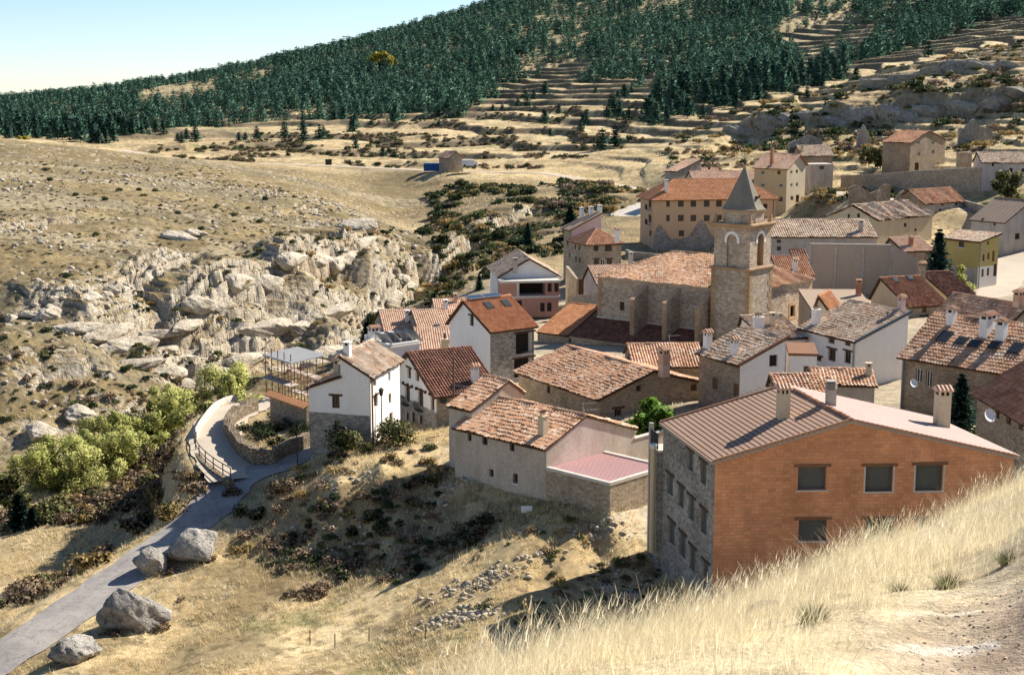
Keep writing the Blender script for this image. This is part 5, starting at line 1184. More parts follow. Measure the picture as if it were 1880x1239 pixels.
# apartment block: balcony corner with rubble chute at the far end of the left wall
q0 = H1.P0; a_, b_ = H1.eL, H1.eR
mb = MB(); e0 = q0+a_*(H1.LL+.02); mb.box(e0-b_*.25+up*(-11.4), b_*2.4, a_*1.6, up*9.5, 'stone_grey'); add_part(H1, mb, 'balcony_block')
mb = MB(); mb.box(e0-b_*.35+up*(-1.9), b_*2.5, a_*1.7, up*.14, 'pale_concrete'); add_part(H1, mb, 'balcony_slab')
mb = MB()
for k in range(11): mb.box(e0-b_*.3+a_*(.05+k*.15)+up*(-1.76), b_*.03, a_*.03, up*.95, 'dark_metal')
mb.box(e0-b_*.31+a_*.02+up*(-.8), b_*.05, a_*1.62, up*.06, 'dark_metal'); mb.box(e0-b_*.29+a_*.03+up*(-1.7), b_*.012, a_*1.6, up*.88, 'dark_metal'); add_part(H1, mb, 'railing')
mb = MB(); mb.box(e0-b_*.36+a_*1.5+up*(-11), b_*.25, a_*.25, up*10.6, 'concrete'); add_part(H1, mb, 'corner_post')
mb = MB(); mb.tube([e0-b_*.55+a_*.1+up*(-1.6), e0-b_*.55+a_*.1+up*(-8.2)], .17, 'cream_paint', 10); mb.tube([e0-b_*.55+a_*.1+up*(-1.65), e0-b_*.55+a_*.1+up*(-1.35)], [.2, .26], 'plastic_white', 10)
tag(mb.build('drain_pipe'), 'thick cream coloured waste pipe standing against the grey stone side of the apartment block', 'pipe')
# the right-hand slope of the block is a paler pinkish brown: sheet laid over that slope
pE, nE = H1.planes[1]; A_ = H1.eL
def on_plane(p, n, x, y_): return Vector((x, y_, p.z-((x-p.x)*n.x+(y_-p.y)*n.y)/n.z))
def quad_on(s0, s1, t0, t1):
    out = []
    for s_, t_ in ((s0, t0), (s1, t0), (s1, t1), (s0, t1)):
        w_ = H1.P0+H1.eL*s_+H1.eR*t_; out.append(on_plane(pE, nE, w_.x, w_.y)+nE*.125)
    return out
mb = MB(); mb.face(quad_on(-.14, H1.LL+.1, .452*H1.LR, H1.LR+.26), 'roof_pinkbrown'); add_part(H1, mb, 'pale_roof_slope')
mb = MB(); g = random.Random(5)
for k in range(34):
    t_ = H1.LR*(.445+.56*k/34); p = H1.P0+H1.eR*t_; z = on_plane(pE, nE, p.x, p.y); mb.tube([z-H1.eL*.16+up*.1, z-H1.eL*.16+up*.1+(H1.eR*.3-up*.1)], .07, 'tile_red', 6)
add_part(H1, mb, 'verge_tiles'); mb = MB()
pL, nL = H1.planes[0]
for k in range(27):
    t_ = H1.LR*.445*k/27-.2; p = H1.P0+H1.eR*t_; z = on_plane(pL, nL, p.x, p.y); mb.tube([z-H1.eL*.16+up*.1, z-H1.eL*.16+up*.1+(H1.eR*.3+up*.1)], .07, 'tile_red', 6)
add_part(H1, mb, 'verge_tiles'); mb = MB()
for k in range(27):
    t_ = H1.LR*.445*k/27-.2; p = H1.P0+H1.eR*t_+H1.eL*H1.LL; z = on_plane(pL, nL, p.x, p.y); mb.tube([z+up*.1, z+up*.1+(H1.eR*.3+up*.1)], .07, 'tile_red', 6)
add_part(H1, mb, 'verge_tiles')
# white garage house: balcony box in front
q0 = H9.P0; a_, b_ = H9.eL, H9.eR; Wd = H9.LR; mb = MB()
zs_ = at(950, 520, 192).z-q0.z; zf = at(950, 548, 191).z-q0.z
mb.box(q0-a_*3.2-b_*.4+up*(zs_-.15), b_*(Wd+.2), a_*3.2, up*.3, 'pale_concrete'); mb.box(q0-a_*3.2-b_*.4+up*(zf-.3), b_*(Wd+.2), a_*3.2, up*.3, 'pale_concrete'); add_part(H9, mb, 'balcony_slab')
mb = MB(); hz = zs_-.15-zf
mb.box(q0-a_*3.1-b_*.3+up*zf, b_*2.2, a_*3.0, up*hz, 'red_brick'); mb.box(q0-a_*3.1+b_*(Wd-2.2)+up*zf, b_*1.9, a_*3.0, up*hz, 'red_brick'); mb.box(q0-a_*3.1+b_*1.9+up*zf, b_*.35, a_*.35, up*hz, 'pale_concrete')
mb.box(q0-a_*3.1-b_*.3+up*(zf-3), b_*(Wd-.1), a_*3.0, up*2.7, 'red_brick'); add_part(H9, mb, 'brick_infill')
mb = MB(); mb.box(q0-a_*.5+b_*2.3+up*zf, b_*(Wd-4.6), a_*.45, up*hz, 'dark_inside'); add_part(H9, mb, 'opening')
for bx_, bz_, bw_, bh_ in ((Wd-1.95, zf+.5, .55, 1.2), (Wd-1.0, zf+.5, .55, 1.2), (Wd-2.95, zf-2.2, .6, 1.2), (Wd-2.0, zf-2.2, .6, 1.2), (.6, zf-2.6, 2., 2.)):
    mb = MB(); mb.box(q0-a_*3.13+b_*bx_+up*bz_, b_*bw_, a_*.05, up*bh_, 'dark_inside'); add_part(H9, mb, 'opening')
# timbered house: round beam ends under the gable
mb = MB(); wl_ = H5.W['L']
for k in range(9):
    u_ = 725+k*8.2; v_ = 696+k*3.35; s_, z_ = wl_.hit(u_, v_); p = wl_.P(s_, z_, -.1); mb.tube([p, p+wl_.n*.28], .14, 'wood_dark', 8)
add_part(H5, mb, 'beam_ends')
mb = MB()
for u_, v_ in ((748, 738), (772, 748)):
    s_, z_ = wl_.hit(u_, v_); p = wl_.P(s_-.55, z_-.25, .0); mb.box(p, wl_.a*1.1, wl_.n*.4, up*.07, 'dark_metal')
    for k in range(7): mb.box(p+wl_.a*(.02+k*.17)+wl_.n*.36, wl_.a*.03, wl_.n*.03, up*.75, 'dark_metal')
    mb.box(p+up*.75+wl_.n*.34, wl_.a*1.1, wl_.n*.05, up*.05, 'dark_metal')
add_part(H5, mb, 'balcony_rail')
mb = MB(); s_, z_ = H5.W['R'].hit(812, 733); p = H5.W['R'].P(s_, z_, .25); a = H5.W['R'].n
mb.tube([p-a*.2, p+a*.05], [.3, .3], 'dark_metal', 12); add_part(H5, mb, 'wall_lantern')
# iron balcony of the skylight gable house
w_ = H26.W['R']; s_, z_ = w_.hit(1697, 604); mb = MB(); p = w_.P(s_-.9, z_-.3, 0); mb.box(p, w_.a*1.8, w_.n*.6, up*.08, 'dark_metal')
for k in range(13): mb.box(p+w_.a*(.02+k*.145)+w_.n*.56, w_.a*.03, w_.n*.03, up*1.0, 'dark_metal')
for k in range(4): mb.box(p+w_.a*.02+w_.n*(.05+k*.15), w_.a*.03, w_.n*.03, up*1.0, 'dark_metal'); mb.box(p+w_.a*1.76+w_.n*(.05+k*.15), w_.a*.03, w_.n*.03, up*1.0, 'dark_metal')
mb.box(p+up*1.0+w_.n*.55, w_.a*1.8, w_.n*.05, up*.05, 'dark_metal'); add_part(H26, mb, 'balcony')
# dark gutter board on the white shed-roof house
q = H30.P0; mb = MB(); g0 = q-H30.eL*.34+up*.0-H30.eR*.3; d = H30.eR*(H30.LR+.5)+up*(2.15*(H30.LR+.5)/H30.LR); nn = (H30.eL.cross(d)).normalized()
mb.box(g0-up*.12, d, H30.eL*.14, up*.26, 'slate_blue'); add_part(H30, mb, 'gutter_board')
mb = MB(); g0 = H32.P0-H32.eL*.34-H32.eR*.3; d = H32.eR*(H32.LR+.5)+up*(1.75*(H32.LR+.5)/H32.LR); mb.box(g0-up*.12, d, H32.eL*.14, up*.22, 'wood_brown'); add_part(H32, mb, 'barge_board')
# stone footing of the peach building, stair rail
w_ = H13.W['R']; mb = MB(); g = random.Random(9); N = 40; prev = None
def foot(u_): return 452-(26*math.exp(-((u_-1212)/12)**2)+34*math.exp(-((u_-1287)/17)**2)+13+5*math.exp(-((u_-1380)/30)**2))
pts_ = []
for k in range(N+1):
    u_ = 1200+k*(1424-1200)/N; s_, z_ = w_.hit(u_, foot(u_)+g.uniform(-1.5, 1.5)); pts_.append((s_, z_))
for (s0, z0), (s1, z1) in zip(pts_[:-1], pts_[1:]):
    mb.face([w_.P(s0, -12, .05), w_.P(s1, -12, .05), w_.P(s1, z1, .05), w_.P(s0, z0, .05)], 'stone_grey', [(s0, -12), (s1, -12), (s1, z1), (s0, z0)])
    mb.face([w_.P(s0, z0, .05), w_.P(s1, z1, .05), w_.P(s1, z1), w_.P(s0, z0)], 'stone_grey')
add_part(H13, mb, 'stone_footing')
mb = MB(); w_ = H13.W['L']
for v_ in (382, 409):
    s_, z_ = w_.hit(1193, v_); p = w_.P(s_-.8, z_-.4, 0); mb.box(p, w_.a*1.6, w_.n*.7, up*.12, 'concrete')
    for k in range(9): mb.box(p+w_.a*(k*.19)+w_.n*.66+up*.12, w_.a*.04, w_.n*.04, up*.9, 'dark_metal')
    mb.box(p+up*1.0+w_.n*.65, w_.a*1.6, w_.n*.05, up*.05, 'dark_metal')
add_part(H13, mb, 'balcony')
# solar collectors
def panel_on(base, a, b, tilt, w_, h_, label, nm='solar_panel', group=None):
    root = thing(nm, tuple(base), label, 'solar panel', group); n_ = (b*math.sin(tilt)+up*math.cos(tilt)); s_ = (b*math.cos(tilt)*-1+up*math.sin(tilt)) if False else None
    bb = (b*math.cos(tilt)+up*math.sin(tilt)); nn = a.cross(bb); nn = nn if nn.z > 0 else -nn; off = -Vector(base)
    mb = MB(); mb.box(base-a*w_/2, a*w_, bb*h_, nn*.08, 'grey_metal'); o = mb.build('panel_frame'); o.parent = root; o.location = off
    mb = MB(); mb.box(base-a*(w_/2-.05)+bb*.05+nn*.082, a*(w_-.1), bb*(h_-.1), nn*.012, 'solar_glass'); o = mb.build('collector_glass'); o.parent = root; o.location = off
    mb = MB()
    if tilt > .2:
        for sx_ in (-1, 1): e = base+a*sx_*(w_/2-.1); mb.tube([e+bb*h_*.95, Vector((*(e+bb*h_*.95).xy, base.z))], .03, 'grey_metal', 5); mb.tube([e, e+b*h_*math.cos(tilt)], .03, 'grey_metal', 5)
        o = mb.build('support'); o.parent = root; o.location = off
    return root
q = H6c.P0; zt = q.z+.2
for k, (s_, lab) in enumerate(((1.2, 'tilted solar panel nearest the front edge of the white roof terrace'), (2.5, 'second tilted solar panel from the front edge of the white roof terrace'), (4.2, 'third tilted solar panel on the white roof terrace'), (5.4, 'rearmost tilted solar panel on the white roof terrace'))):
    panel_on(Vector((q.x, q.y, zt))+H6c.eL*1.8+H6c.eR*s_*.8, -H6c.eL, H6c.eR*-1, R(50), 1.9, 1.3, lab, group='solar panels on the white roof terrace')
mb = MB(); pz = Vector((q.x, q.y, zt))
for o_, d_ in ((H6c.eR*0, H6c.eR*H6c.LR), (H6c.eR*0, H6c.eL*H6c.LL)): 
    th_ = H6c.eL if d_.normalized().dot(H6c.eR) > .9 else H6c.eR
    mb.box(pz+o_, d_, th_*.25, up*.25, 'white_plaster')
mb.box(pz+H6c.eL*(H6c.LL-.25), H6c.eR*H6c.LR, H6c.eL*.25, up*.6, 'white_plaster'); add_part(H6c, mb, 'parapet')
mb0 = chimney_at(pz+H6c.eL*(H6c.LL-.6)+H6c.eR*.7, H6c.roof, w_=1.0, d_=.6, h=1.0, mat='white_plaster', cap='tile', tilem='tile_old', yaw=H6c.yaw); mb0.location = -Vector(H6c.root.location)
b = H4.rp(882, 552)
if b:
    n = b[2]; a = n.cross(up).normalized(); bb = n.cross(a); bb = bb if bb.z > 0 else -bb
    top = H4.P0+H4.eL*(.62*H4.LL)+up*2.3
    for k, lab in ((1.3, 'long flat solar collector on the ridge of the orange roof, left of the pair'), (3.3, 'long flat solar collector on the ridge of the orange roof, right of the pair')):
        panel_on(top+H4.eR*k+up*.12-H4.eL*.35, H4.eR, H4.eL, R(12), 1.9, .9, lab, group='collectors on the orange roof')

# ------------------------------------------------------------------ walls and structures
def runwall(name, label, P, hgt, th, mat, cap=None, base=2.0, ragged=0, seed=0, cat='wall'):
    g = random.Random(seed); P = [Vector(p) for p in P]; top = []; mb = MB(); L = 0; rows = []
    fine = []
    for a, b in zip(P[:-1], P[1:]):
        k = max(1, int((b-a).length/(.5 if ragged else 3)))
        for i in range(k): fine.append(a+(b-a)*i/k)
    fine.append(P[-1])
    for i, p in enumerate(fine):
        d = fine[min(i+1, len(fine)-1)]-fine[max(i-1, 0)]; d.z = 0; d.normalize(); n = Vector((-d.y, d.x, 0)); h = hgt+(g.uniform(-1, 1)*ragged)
        if i: L += (p-fine[i-1]).length
        rows.append((p, n, h, L))
    for (p0, n0, h0, l0), (p1, n1, h1, l1) in zip(rows[:-1], rows[1:]):
        for sg in (1, -1):
            a = p0+n0*sg*th/2; b = p1+n1*sg*th/2
            mb.face([a-up*base, b-up*base, b+up*h1, a+up*h0], mat, [(l0, -base), (l1, -base), (l1, h1), (l0, h0)])
        mb.face([p0+n0*th/2+up*h0, p0-n0*th/2+up*h0, p1-n1*th/2+up*h1, p1+n1*th/2+up*h1], mat, [(l0, 0), (l0, th), (l1, th), (l1, 0)])
        if cap:
            for z0 in (0,): mb.box(p0-n0*(th/2+.05)+up*(h0+.003), (p1+up*(h1-h0)-p0), n0*(th+.1), up*.12, cap)
    for p, n, h, l in (rows[0], rows[-1]): mb.face([p-n*th/2-up*base, p+n*th/2-up*base, p+n*th/2+up*h, p-n*th/2+up*h], mat, [(0, -base), (th, -base), (th, h), (0, h)])
    o0 = rows[len(rows)//2][0]; o = mb.build(name, origin=Vector(o0)); tag(o, label, cat); return o, rows
# concrete ball-court wall
TL = at(1488, 449, 190); p1 = at(1637, 453, 188.5); p2 = at(1770, 523, 184)
fr = thing('court_wall', (TL.x, TL.y, TL.z-6), 'tall grey concrete ball-court wall with pilasters and a sloping end', 'wall'); off = -Vector(fr.location)
mb = MB(); zb_ = TL.z-8.5; nrm = Vector((0, 1, 0)); q1 = Vector((p1.x, p1.y, TL.z)); q2 = Vector((p2.x, p2.y, p2.z))
for d0, d1 in ((0, .4),):
    f = [Vector((TL.x, TL.y, zb_)), Vector((q1.x, q1.y, zb_)), Vector((q2.x, q2.y, zb_)), q2, q1, TL]
    bk = [p+nrm*.4 for p in f]
    for q_ in (f, bk): mb.face([q_[0], q_[1], q_[4], q_[5]], 'fronton_concrete'); mb.face([q_[1], q_[2], q_[3], q_[4]], 'fronton_concrete')
    for i in range(6): mb.face([f[i], f[(i+1) % 6], bk[(i+1) % 6], bk[i]], 'fronton_concrete')
o = mb.build('wall'); o.parent = fr; o.location = off
mb = MB(); mb.box(TL-nrm*.06+up*.003, q1-TL, nrm*.52, up*.14, 'concrete'); mb.box(q1-nrm*.06+up*.003, q2-q1, nrm*.52, up*.14, 'concrete'); o = mb.build('coping'); o.parent = fr; o.location = off
for u_ in (1489, 1536, 1585, 1634, 1638):
    x_ = at(u_, 452, 189).x; t_ = (x_-TL.x)/(q1.x-TL.x); p = TL+(q1-TL)*min(max(t_, 0), 1.02); mb = MB(); mb.box(Vector((p.x-.14, p.y-.14, zb_)), Vector((.28, 0, 0)), nrm*.137, up*(TL.z-zb_-.15), 'grey_plaster'); o = mb.build('pilaster'); o.parent = fr; o.location = off
# long retaining wall below the farmhouse
RW = [at(1546,330,300)-up*.0, at(1600,338,289), at(1680,345,281), at(1740,348,276), at(1800,351,272)]
tops = [323, 321, 314.5, 311, 307.5]; RWp = []
for p, v_, u_ in zip(RW, tops, (1546, 1600, 1680, 1740, 1800)): RWp.append(Vector((p.x, p.y, at(u_, v_, p.y).z)))
o, _ = runwall('retaining_wall', 'long tan stone retaining wall holding up the road below the farmhouse', RWp, 0, .6, 'stone_tan', cap='pale_concrete', base=8)
# garden wall loop of dry stone beside the lane
loop_uv = [(568,780,113),(545,796,111.5),(520,808,110.5),(500,826,108.8),(470,823,109.2),(440,800,112),(416,775,117),(428,765,121),(450,760,124),(470,757,126)]
o, _ = runwall('dry_stone_wall', 'ragged dry stone wall curving round the overgrown garden plot', [Vector((*at(*q).xy, zat(*at(*q).xy))) for q in loop_uv], 1.25, .6, 'stone_dry', base=1.5, ragged=.16, seed=3)
# retaining wall and parapet on the gorge side of the lane
lw = LANE; side = [Vector((p.x, p.y, p.z)) for p in smooth_line([at(424,882,104.5), at(392,862,107.5), at(366,838,111), at(357,815,114), at(363,796,117), at(378,772,122), at(398,750,127), at(425,738,131), at(455,735,132)], 4)]
o, _ = runwall('lane_retaining_wall', 'curved stone retaining wall carrying the lane above the gorge', side[:26], .05, .45, 'stone_dry', base=4.5, seed=4)
o, _ = runwall('lane_parapet', 'low white parapet on the outer bend of the lane', [p+up*.06 for p in side[14:30]], .55, .28, 'pale_concrete', base=.3)
rail = thing('guard_rail', tuple(side[2]), 'dark metal railing along the bend of the lane above the gorge', 'railing'); off = -Vector(rail.location)
rs = side[0:16]
for i, p in enumerate(rs[::2]):
    mb = MB(); mb.tube([p, p+up*1.0], .045, 'dark_metal', 6); o = mb.build('post'); o.parent = rail; o.location = off
mb = MB()
for z in (.5, .98): mb.tube([p+up*z for p in rs], .04, 'dark_metal', 6)
o = mb.build('rail'); o.parent = rail; o.location = off
# yard walls by the hipped stone house
o, _ = runwall('yard_wall', 'tall stone yard wall below the hipped stone house', [at(1041,488,206), at(1060,512,198), at(1091,498,200)], 0, .4, 'stone_tan', base=7)
yd = at(1074,512,198.4); mb = MB(); mb.box(yd-Vector((.95, .35, 2.3)), Vector((1.9, 0, 0)), Vector((0, .12, 0)), up*2.3, 'wood_dark'); tag(mb.build('yard_gate'), 'dark wooden double gate in the tall stone yard wall', 'gate')
o, _ = runwall('church_yard_wall', 'low tan wall between the white gabled house and the church', [at(1052,545,186), at(1090,540,176), at(1104,536,170)], 0, .35, 'stone_tan', cap='tile_pink', base=6)
o, _ = runwall('court_kerb_wall', 'low dark wall beside the road in front of the peach building', [at(1150,458,244), at(1160,462,240), at(1250,470,238), at(1308,478,232)], 0, .4, 'stone_grey', base=4)
o, _ = runwall('roadside_wall', 'plain grey wall below the upper road at the right edge', [at(1771,368,262), at(1810,378,250), at(1860,386,240), at(1890,392,236)], 0, .4, 'stone_grey', base=4)
# ruins on the hill
def ruin(name, label, u, v, d, w_, h_, yaw, prof, seed, mat='stone_grey', base=4):
    g = random.Random(seed); p = at(u, v, d); a = Vector((math.cos(R(yaw)), math.sin(R(yaw)), 0)); b = Vector((-a.y, a.x, 0)); mb = MB(); N = 18; T = []
    for i in range(N+1): T.append(max(.3, prof(i/N)*h_+g.uniform(-.12, .12)*h_*.4))
    for i in range(N):
        x0, x1 = w_*i/N, w_*(i+1)/N
        for s_ in (0, .5): mb.face([p+a*x0+b*s_-up*base, p+a*x1+b*s_-up*base, p+a*x1+b*s_+up*T[i+1], p+a*x0+b*s_+up*T[i]], mat, [(x0, 0), (x1, 0), (x1, T[i+1]), (x0, T[i])])
        mb.face([p+a*x0+up*T[i], p+a*x1+up*T[i+1], p+a*x1+b*.5+up*T[i+1], p+a*x0+b*.5+up*T[i]], mat)
    for x, t_ in ((0, T[0]), (w_, T[-1])): mb.face([p+a*x-up*base, p+a*x+b*.5-up*base, p+a*x+b*.5+up*t_, p+a*x+up*t_], mat)
    return tag(mb.build(name, origin=p), label, 'ruin')
ruin('ruined_wall', 'jagged ruined gable wall standing alone in the field above the village', 1574, 262, 352, 4.0, 4.6, 20, lambda t: 1-abs(t-.45)*1.7, 1)
ruin('ruined_gable', 'ruined gable wall with low flanks beside the hill crag at far right', 1760, 252, 345, 9.5, 3.4, 18, lambda t: .45+.55*math.exp(-((t-.42)/.16)**2)+.25*(1-abs(t-.42)), 2)
ruin('ruined_house_gable', 'roofless grey gable wall behind the yellow house', 1448, 279, 352, 9.0, 4.0, 15, lambda t: .5+.55*(1-abs(t-.6)*1.6), 3)
ruin('broken_wall', 'broken stone wall in the dry grass above the ruined house', 1558, 365, 262, 7.5, 3.0, -5, lambda t: .55+.4*math.sin(t*9)*.5+.3*abs(t-.5), 4, 'stone_brown')
ruin('rubble_wall', 'crumbling pale wall right of the broken wall', 1612, 372, 258, 5, 2.4, 10, lambda t: .5+.4*math.sin(t*7+1), 5, 'stone_tan')
ruin('roadside_ruin', 'low square ruin beside the farmhouse at the road', 1757, 300, 292, 3.2, 2.4, 10, lambda t: .9, 6, 'stone_tan')
# overgrown ruin with sloping tile coping next to the white house
o, _ = runwall('tile_topped_wall', 'old garden wall with a sloping tile coping left of the white house', [at(500,727,121), at(530,738,119), at(567,750,117)], 0, .5, 'stone_brown', base=5)
mb = MB(); a0, a1 = at(497,725,121), at(568,750,117); d = (a1-a0); nrow = int(d.length/.24); side_ = Vector((-d.y, d.x, 0)).normalized()
for k in range(nrow):
    p = a0+d*(k/nrow)
    for sg in (-1, 1): mb.tube([p+up*.32, p+side_*sg*.55+up*(.05)], [.12, .12], 'tile_orange', 6)
o = mb.build('coping_tiles', parent=o); o.location = -Vector(o.parent.location)
# scaffolded platform with a metal sheet roof
c0 = [at(487,658,135), at(534,674,131), at(590,652,134), at(545,634,139)]; zt = sum(p.z for p in c0)/4
sc = thing('scaffold_shelter', (c0[0].x, c0[0].y, zt-7), 'rusty scaffolding with a flat grey metal sheet roof above the lane', 'scaffolding'); off = -Vector(sc.location)
cz = [Vector((p.x, p.y, zt)) for p in c0]; cz[2] = cz[1]+(cz[3]-cz[0])
mb = MB(); A_, B_ = cz[1]-cz[0], cz[3]-cz[0]; mb.box(cz[0]-A_*.04-B_*.04, A_*1.08, B_*1.08, up*.14, 'grey_metal')
for k in range(26): mb.box(cz[0]-A_*.04-B_*.04+A_*1.08*(k+.3)/26+up*.142, A_*.014, B_*1.08, up*.03, 'grey_metal')
o = mb.build('sheet_roof'); o.parent = sc; o.location = off
for i in range(5):
    for j in range(3):
        p = cz[0]+A_*(i/4)+B_*(j/2); mb = MB(); mb.tube([p-up*8, p+up*(.9 if j == 0 else -.02)], .05, 'rust_metal', 6); o = mb.build('post'); o.parent = sc; o.location = off
for z in (-2.1, -4.1, -6.0):
    mb = MB(); mb.box(cz[0]-A_*.06-B_*.1+up*z, A_*1.12, B_*.28, up*.06, 'grey_plaster'); mb.box(cz[0]+B_*.75+up*z, A_, B_*.22, up*.06, 'grey_plaster'); o = mb.build('deck'); o.parent = sc; o.location = off
    mb = MB()
    for q in (0, .5, 1):
        mb.tube([cz[0]+B_*q+up*(z+.9), cz[0]+A_+B_*q+up*(z+.9)], .035, 'rust_metal', 5)
    for q in (0, .25, .5, .75, 1): mb.tube([cz[0]+A_*q+up*(z+.2), cz[0]+A_*q+B_+up*(z+.2)], .035, 'rust_metal', 5)
    mb.tube([cz[0]+up*(z-1.0), cz[0]+A_*.25+up*(z+1)], .03, 'rust_metal', 5); mb.tube([cz[0]+A_*.5+up*(z-1.0), cz[0]+A_*.75+up*(z+1)], .03, 'rust_metal', 5)
    o = mb.build('rail'); o.parent = sc; o.location = off
# container and signs by the highway
p = at(778,314,392); mb = MB(); root = thing('container', tuple(p), 'blue metal container beside the pale road through the fields', 'container'); root.rotation_euler.z = R(4); root.scale = (.85,)*3
mb.box((0, 0, -.1), (6.0, 0, 0), (0, 2.4, 0), (0, 0, 2.5), 'blue_paint')
for k in range(20): mb.box((.05+k*.3, -.03, .05), (.14, 0, 0), (0, .03, 0), (0, 0, 2.2), 'blue_paint')
mb.build('body', parent=root); mb = MB(); mb.box((5.98, .15, .05), (.05, 0, 0), (0, 1.0, 0), (0, 0, 2.1), 'blue_paint'); mb.box((5.98, 1.2, .05), (.05, 0, 0), (0, 1.0, 0), (0, 0, 2.1), 'blue_paint'); mb.build('door', parent=root)
p = at(603,303,425); root = thing('skip', tuple(p), 'dark green waste bin at the roadside in the fields', 'bin'); mb = MB(); mb.box((-.9, 0, 0), (1.8, 0, 0), (0, 1.0, 0), (0, 0, 1.3), 'juniper_leaves'); mb.build('body', parent=root); mb = MB(); mb.tube([(-.95, .5, 1.25), (.95, .5, 1.25)], .45, 'juniper_leaves', 10); mb.build('lid', parent=root)
p = at(863,307,386); root = thing('parked_van', tuple(p), 'tiny white van parked by the roadside wall in the fields', 'van')
mb = MB(); mb.box((-2.2, 0, .35), (4.4, 0, 0), (0, 1.8, 0), (0, 0, .8), 'plastic_white'); mb.box((-2.2, .1, 1.15), (3.3, 0, 0), (0, 1.6, 0), (0, 0, .8), 'plastic_white'); mb.face([(1.1, .1, 1.15), (1.1, 1.7, 1.15), (1.1, 1.7, 1.95), (1.1, .1, 1.95)], 'glass_dark'); mb.face([(1.1, .1, 1.95), (1.1, 1.7, 1.95), (1.9, 1.7, 1.16), (1.9, .1, 1.16)], 'glass_dark'); mb.build('body', parent=root)
for x in (-1.4, 1.4):
    for y_ in (-.02, 1.6): mb = MB(); mb.tube([(x, y_, .35), (x, y_+.22, .35)], .35, 'dark_metal', 12); mb.build('wheel', parent=root)
# lamps, poles, aerials
def lamp(u, v, d, h, label, group=None):
    p = at(u, v, d); p.z = zat(p.x, p.y); root = thing('street_lamp', tuple(p), label, 'street lamp', group)
    mb = MB(); mb.tube([(0, 0, -.3), (0, 0, .5), (0, 0, .55), (0, 0, h)], [.1, .08, .05, .04], 'dark_metal', 8); mb.build('post', parent=root)
    mb = MB(); mb.tube([(0, 0, h), (0, 0, h+.45)], [.12, .22], 'glass_dark', 6); mb.tube([(0, 0, h+.45), (0, 0, h+.65)], [.26, .03], 'dark_metal', 6); mb.build('lantern', parent=root)
    return root
lamp(546, 845, 107, 3.2, 'black iron street lamp at the bend below the white house')
lamp(701, 790, 107.5, 3.6, 'black iron street lamp beside the dark bush at the white house')
p = at(833, 735, 108); p.z = p.z-3; pl_ = thing('utility_pole', tuple(p), 'slim wooden utility pole rising between the timbered house and the tiled roof', 'pole')
mb = MB(); mb.tube([(0, 0, -1), (0, 0, 6.4)], [.11, .08], 'bark', 8); mb.build('post', parent=pl_)
mb = MB()
for z, w_ in ((4.2, 1.6), (3.6, 1.4)): mb.tube([(0, 0, z), (w_, .2, z-.15)], .02, 'grey_metal', 5)
mb.build('bracket', parent=pl_)
mb = MB(); mb.tube([(.15, -.1, 2.5), (.75, -.3, 2.75)], .03, 'grey_metal', 5); mb.tube([(.7, -.3, 2.75), (.9, -.34, 2.68)], [.14, .1], 'plastic_white', 8); mb.build('lamp_head', parent=pl_)
def aerial(u, v, d, h, label, arms=4, dish=False, mat='grey_metal'):
    p = at(u, v, d); root = thing('antenna', tuple(p), label, 'antenna'); mb = MB(); mb.tube([(0, 0, -1.2), (0, 0, h)], .022, mat, 5); mb.build('mast', parent=root); mb = MB()
    mb.tube([(-.15, 0, h-.15), (1.0, .25, h-.1)], .014, mat, 4)
    for k in range(arms): x = k*.25; mb.tube([(x+.05, .0+x*.25-.3, h-.13), (x+.05, x*.25+.3, h-.13)], .01, mat, 4)
    mb.build('aerial', parent=root); return root
aerial(1228, 655, 124, 2.0, 'thin television aerial in front of the church aisle')
aerial(1071, 768, 95, .7, 'small television aerial on the stained gable end')
aerial(1684, 490, 164, 1.6, 'television aerial above the stone chimney of the skylight gable house')
aerial(1757, 335, 268, 4.2, 'thin bluish lamp mast standing by the upper road', 0)
aerial(1070, 790, 95.2, 2.0, 'tall thin rod fixed to the gable of the terrace house', 0)
def dish(u, v, d, r, label):
    p = at(u, v, d); root = thing('satellite_dish', tuple(p), label, 'satellite dish'); root.rotation_euler = (R(65), 0, R(25)); mb = MB()
    for k in range(4): 
        a0, a1 = r*k/4, r*(k+1)/4; z0, z1 = -.25*r*(1-(k/4)**2), -.25*r*(1-((k+1)/4)**2)
        for j in range(16):
            t0, t1 = 2*math.pi*j/16, 2*math.pi*(j+1)/16
            q = [(a0*math.cos(t0), a0*math.sin(t0), z0), (a1*math.cos(t0), a1*math.sin(t0), z1), (a1*math.cos(t1), a1*math.sin(t1), z1), (a0*math.cos(t1), a0*math.sin(t1), z0)]
            mb.face(q if k else q[1:3]+q[:1], 'plastic_white')
    mb.build('bowl', parent=root); mb = MB(); mb.tube([(0, -r, -.02), (0, -r*.2, r*.9)], .02, 'grey_metal', 5); mb.tube([(0, -r*.2, r*.85), (0, -r*.15, r*.98)], .05, 'grey_metal', 6); mb.build('feed_arm', parent=root)
    mb = MB(); mb.tube([(0, 0, -.25*r), (0, -.4*r, -.9*r), (0, -1.6*r, -1.2*r)], .03, 'grey_metal', 6); mb.build('bracket', parent=root)
dish(1818, 762, 84, .42, 'white satellite dish behind the pinkish roof slope')
dish(1678, 703, 101, .32, 'white satellite dish by the double window of the skylight roof house')

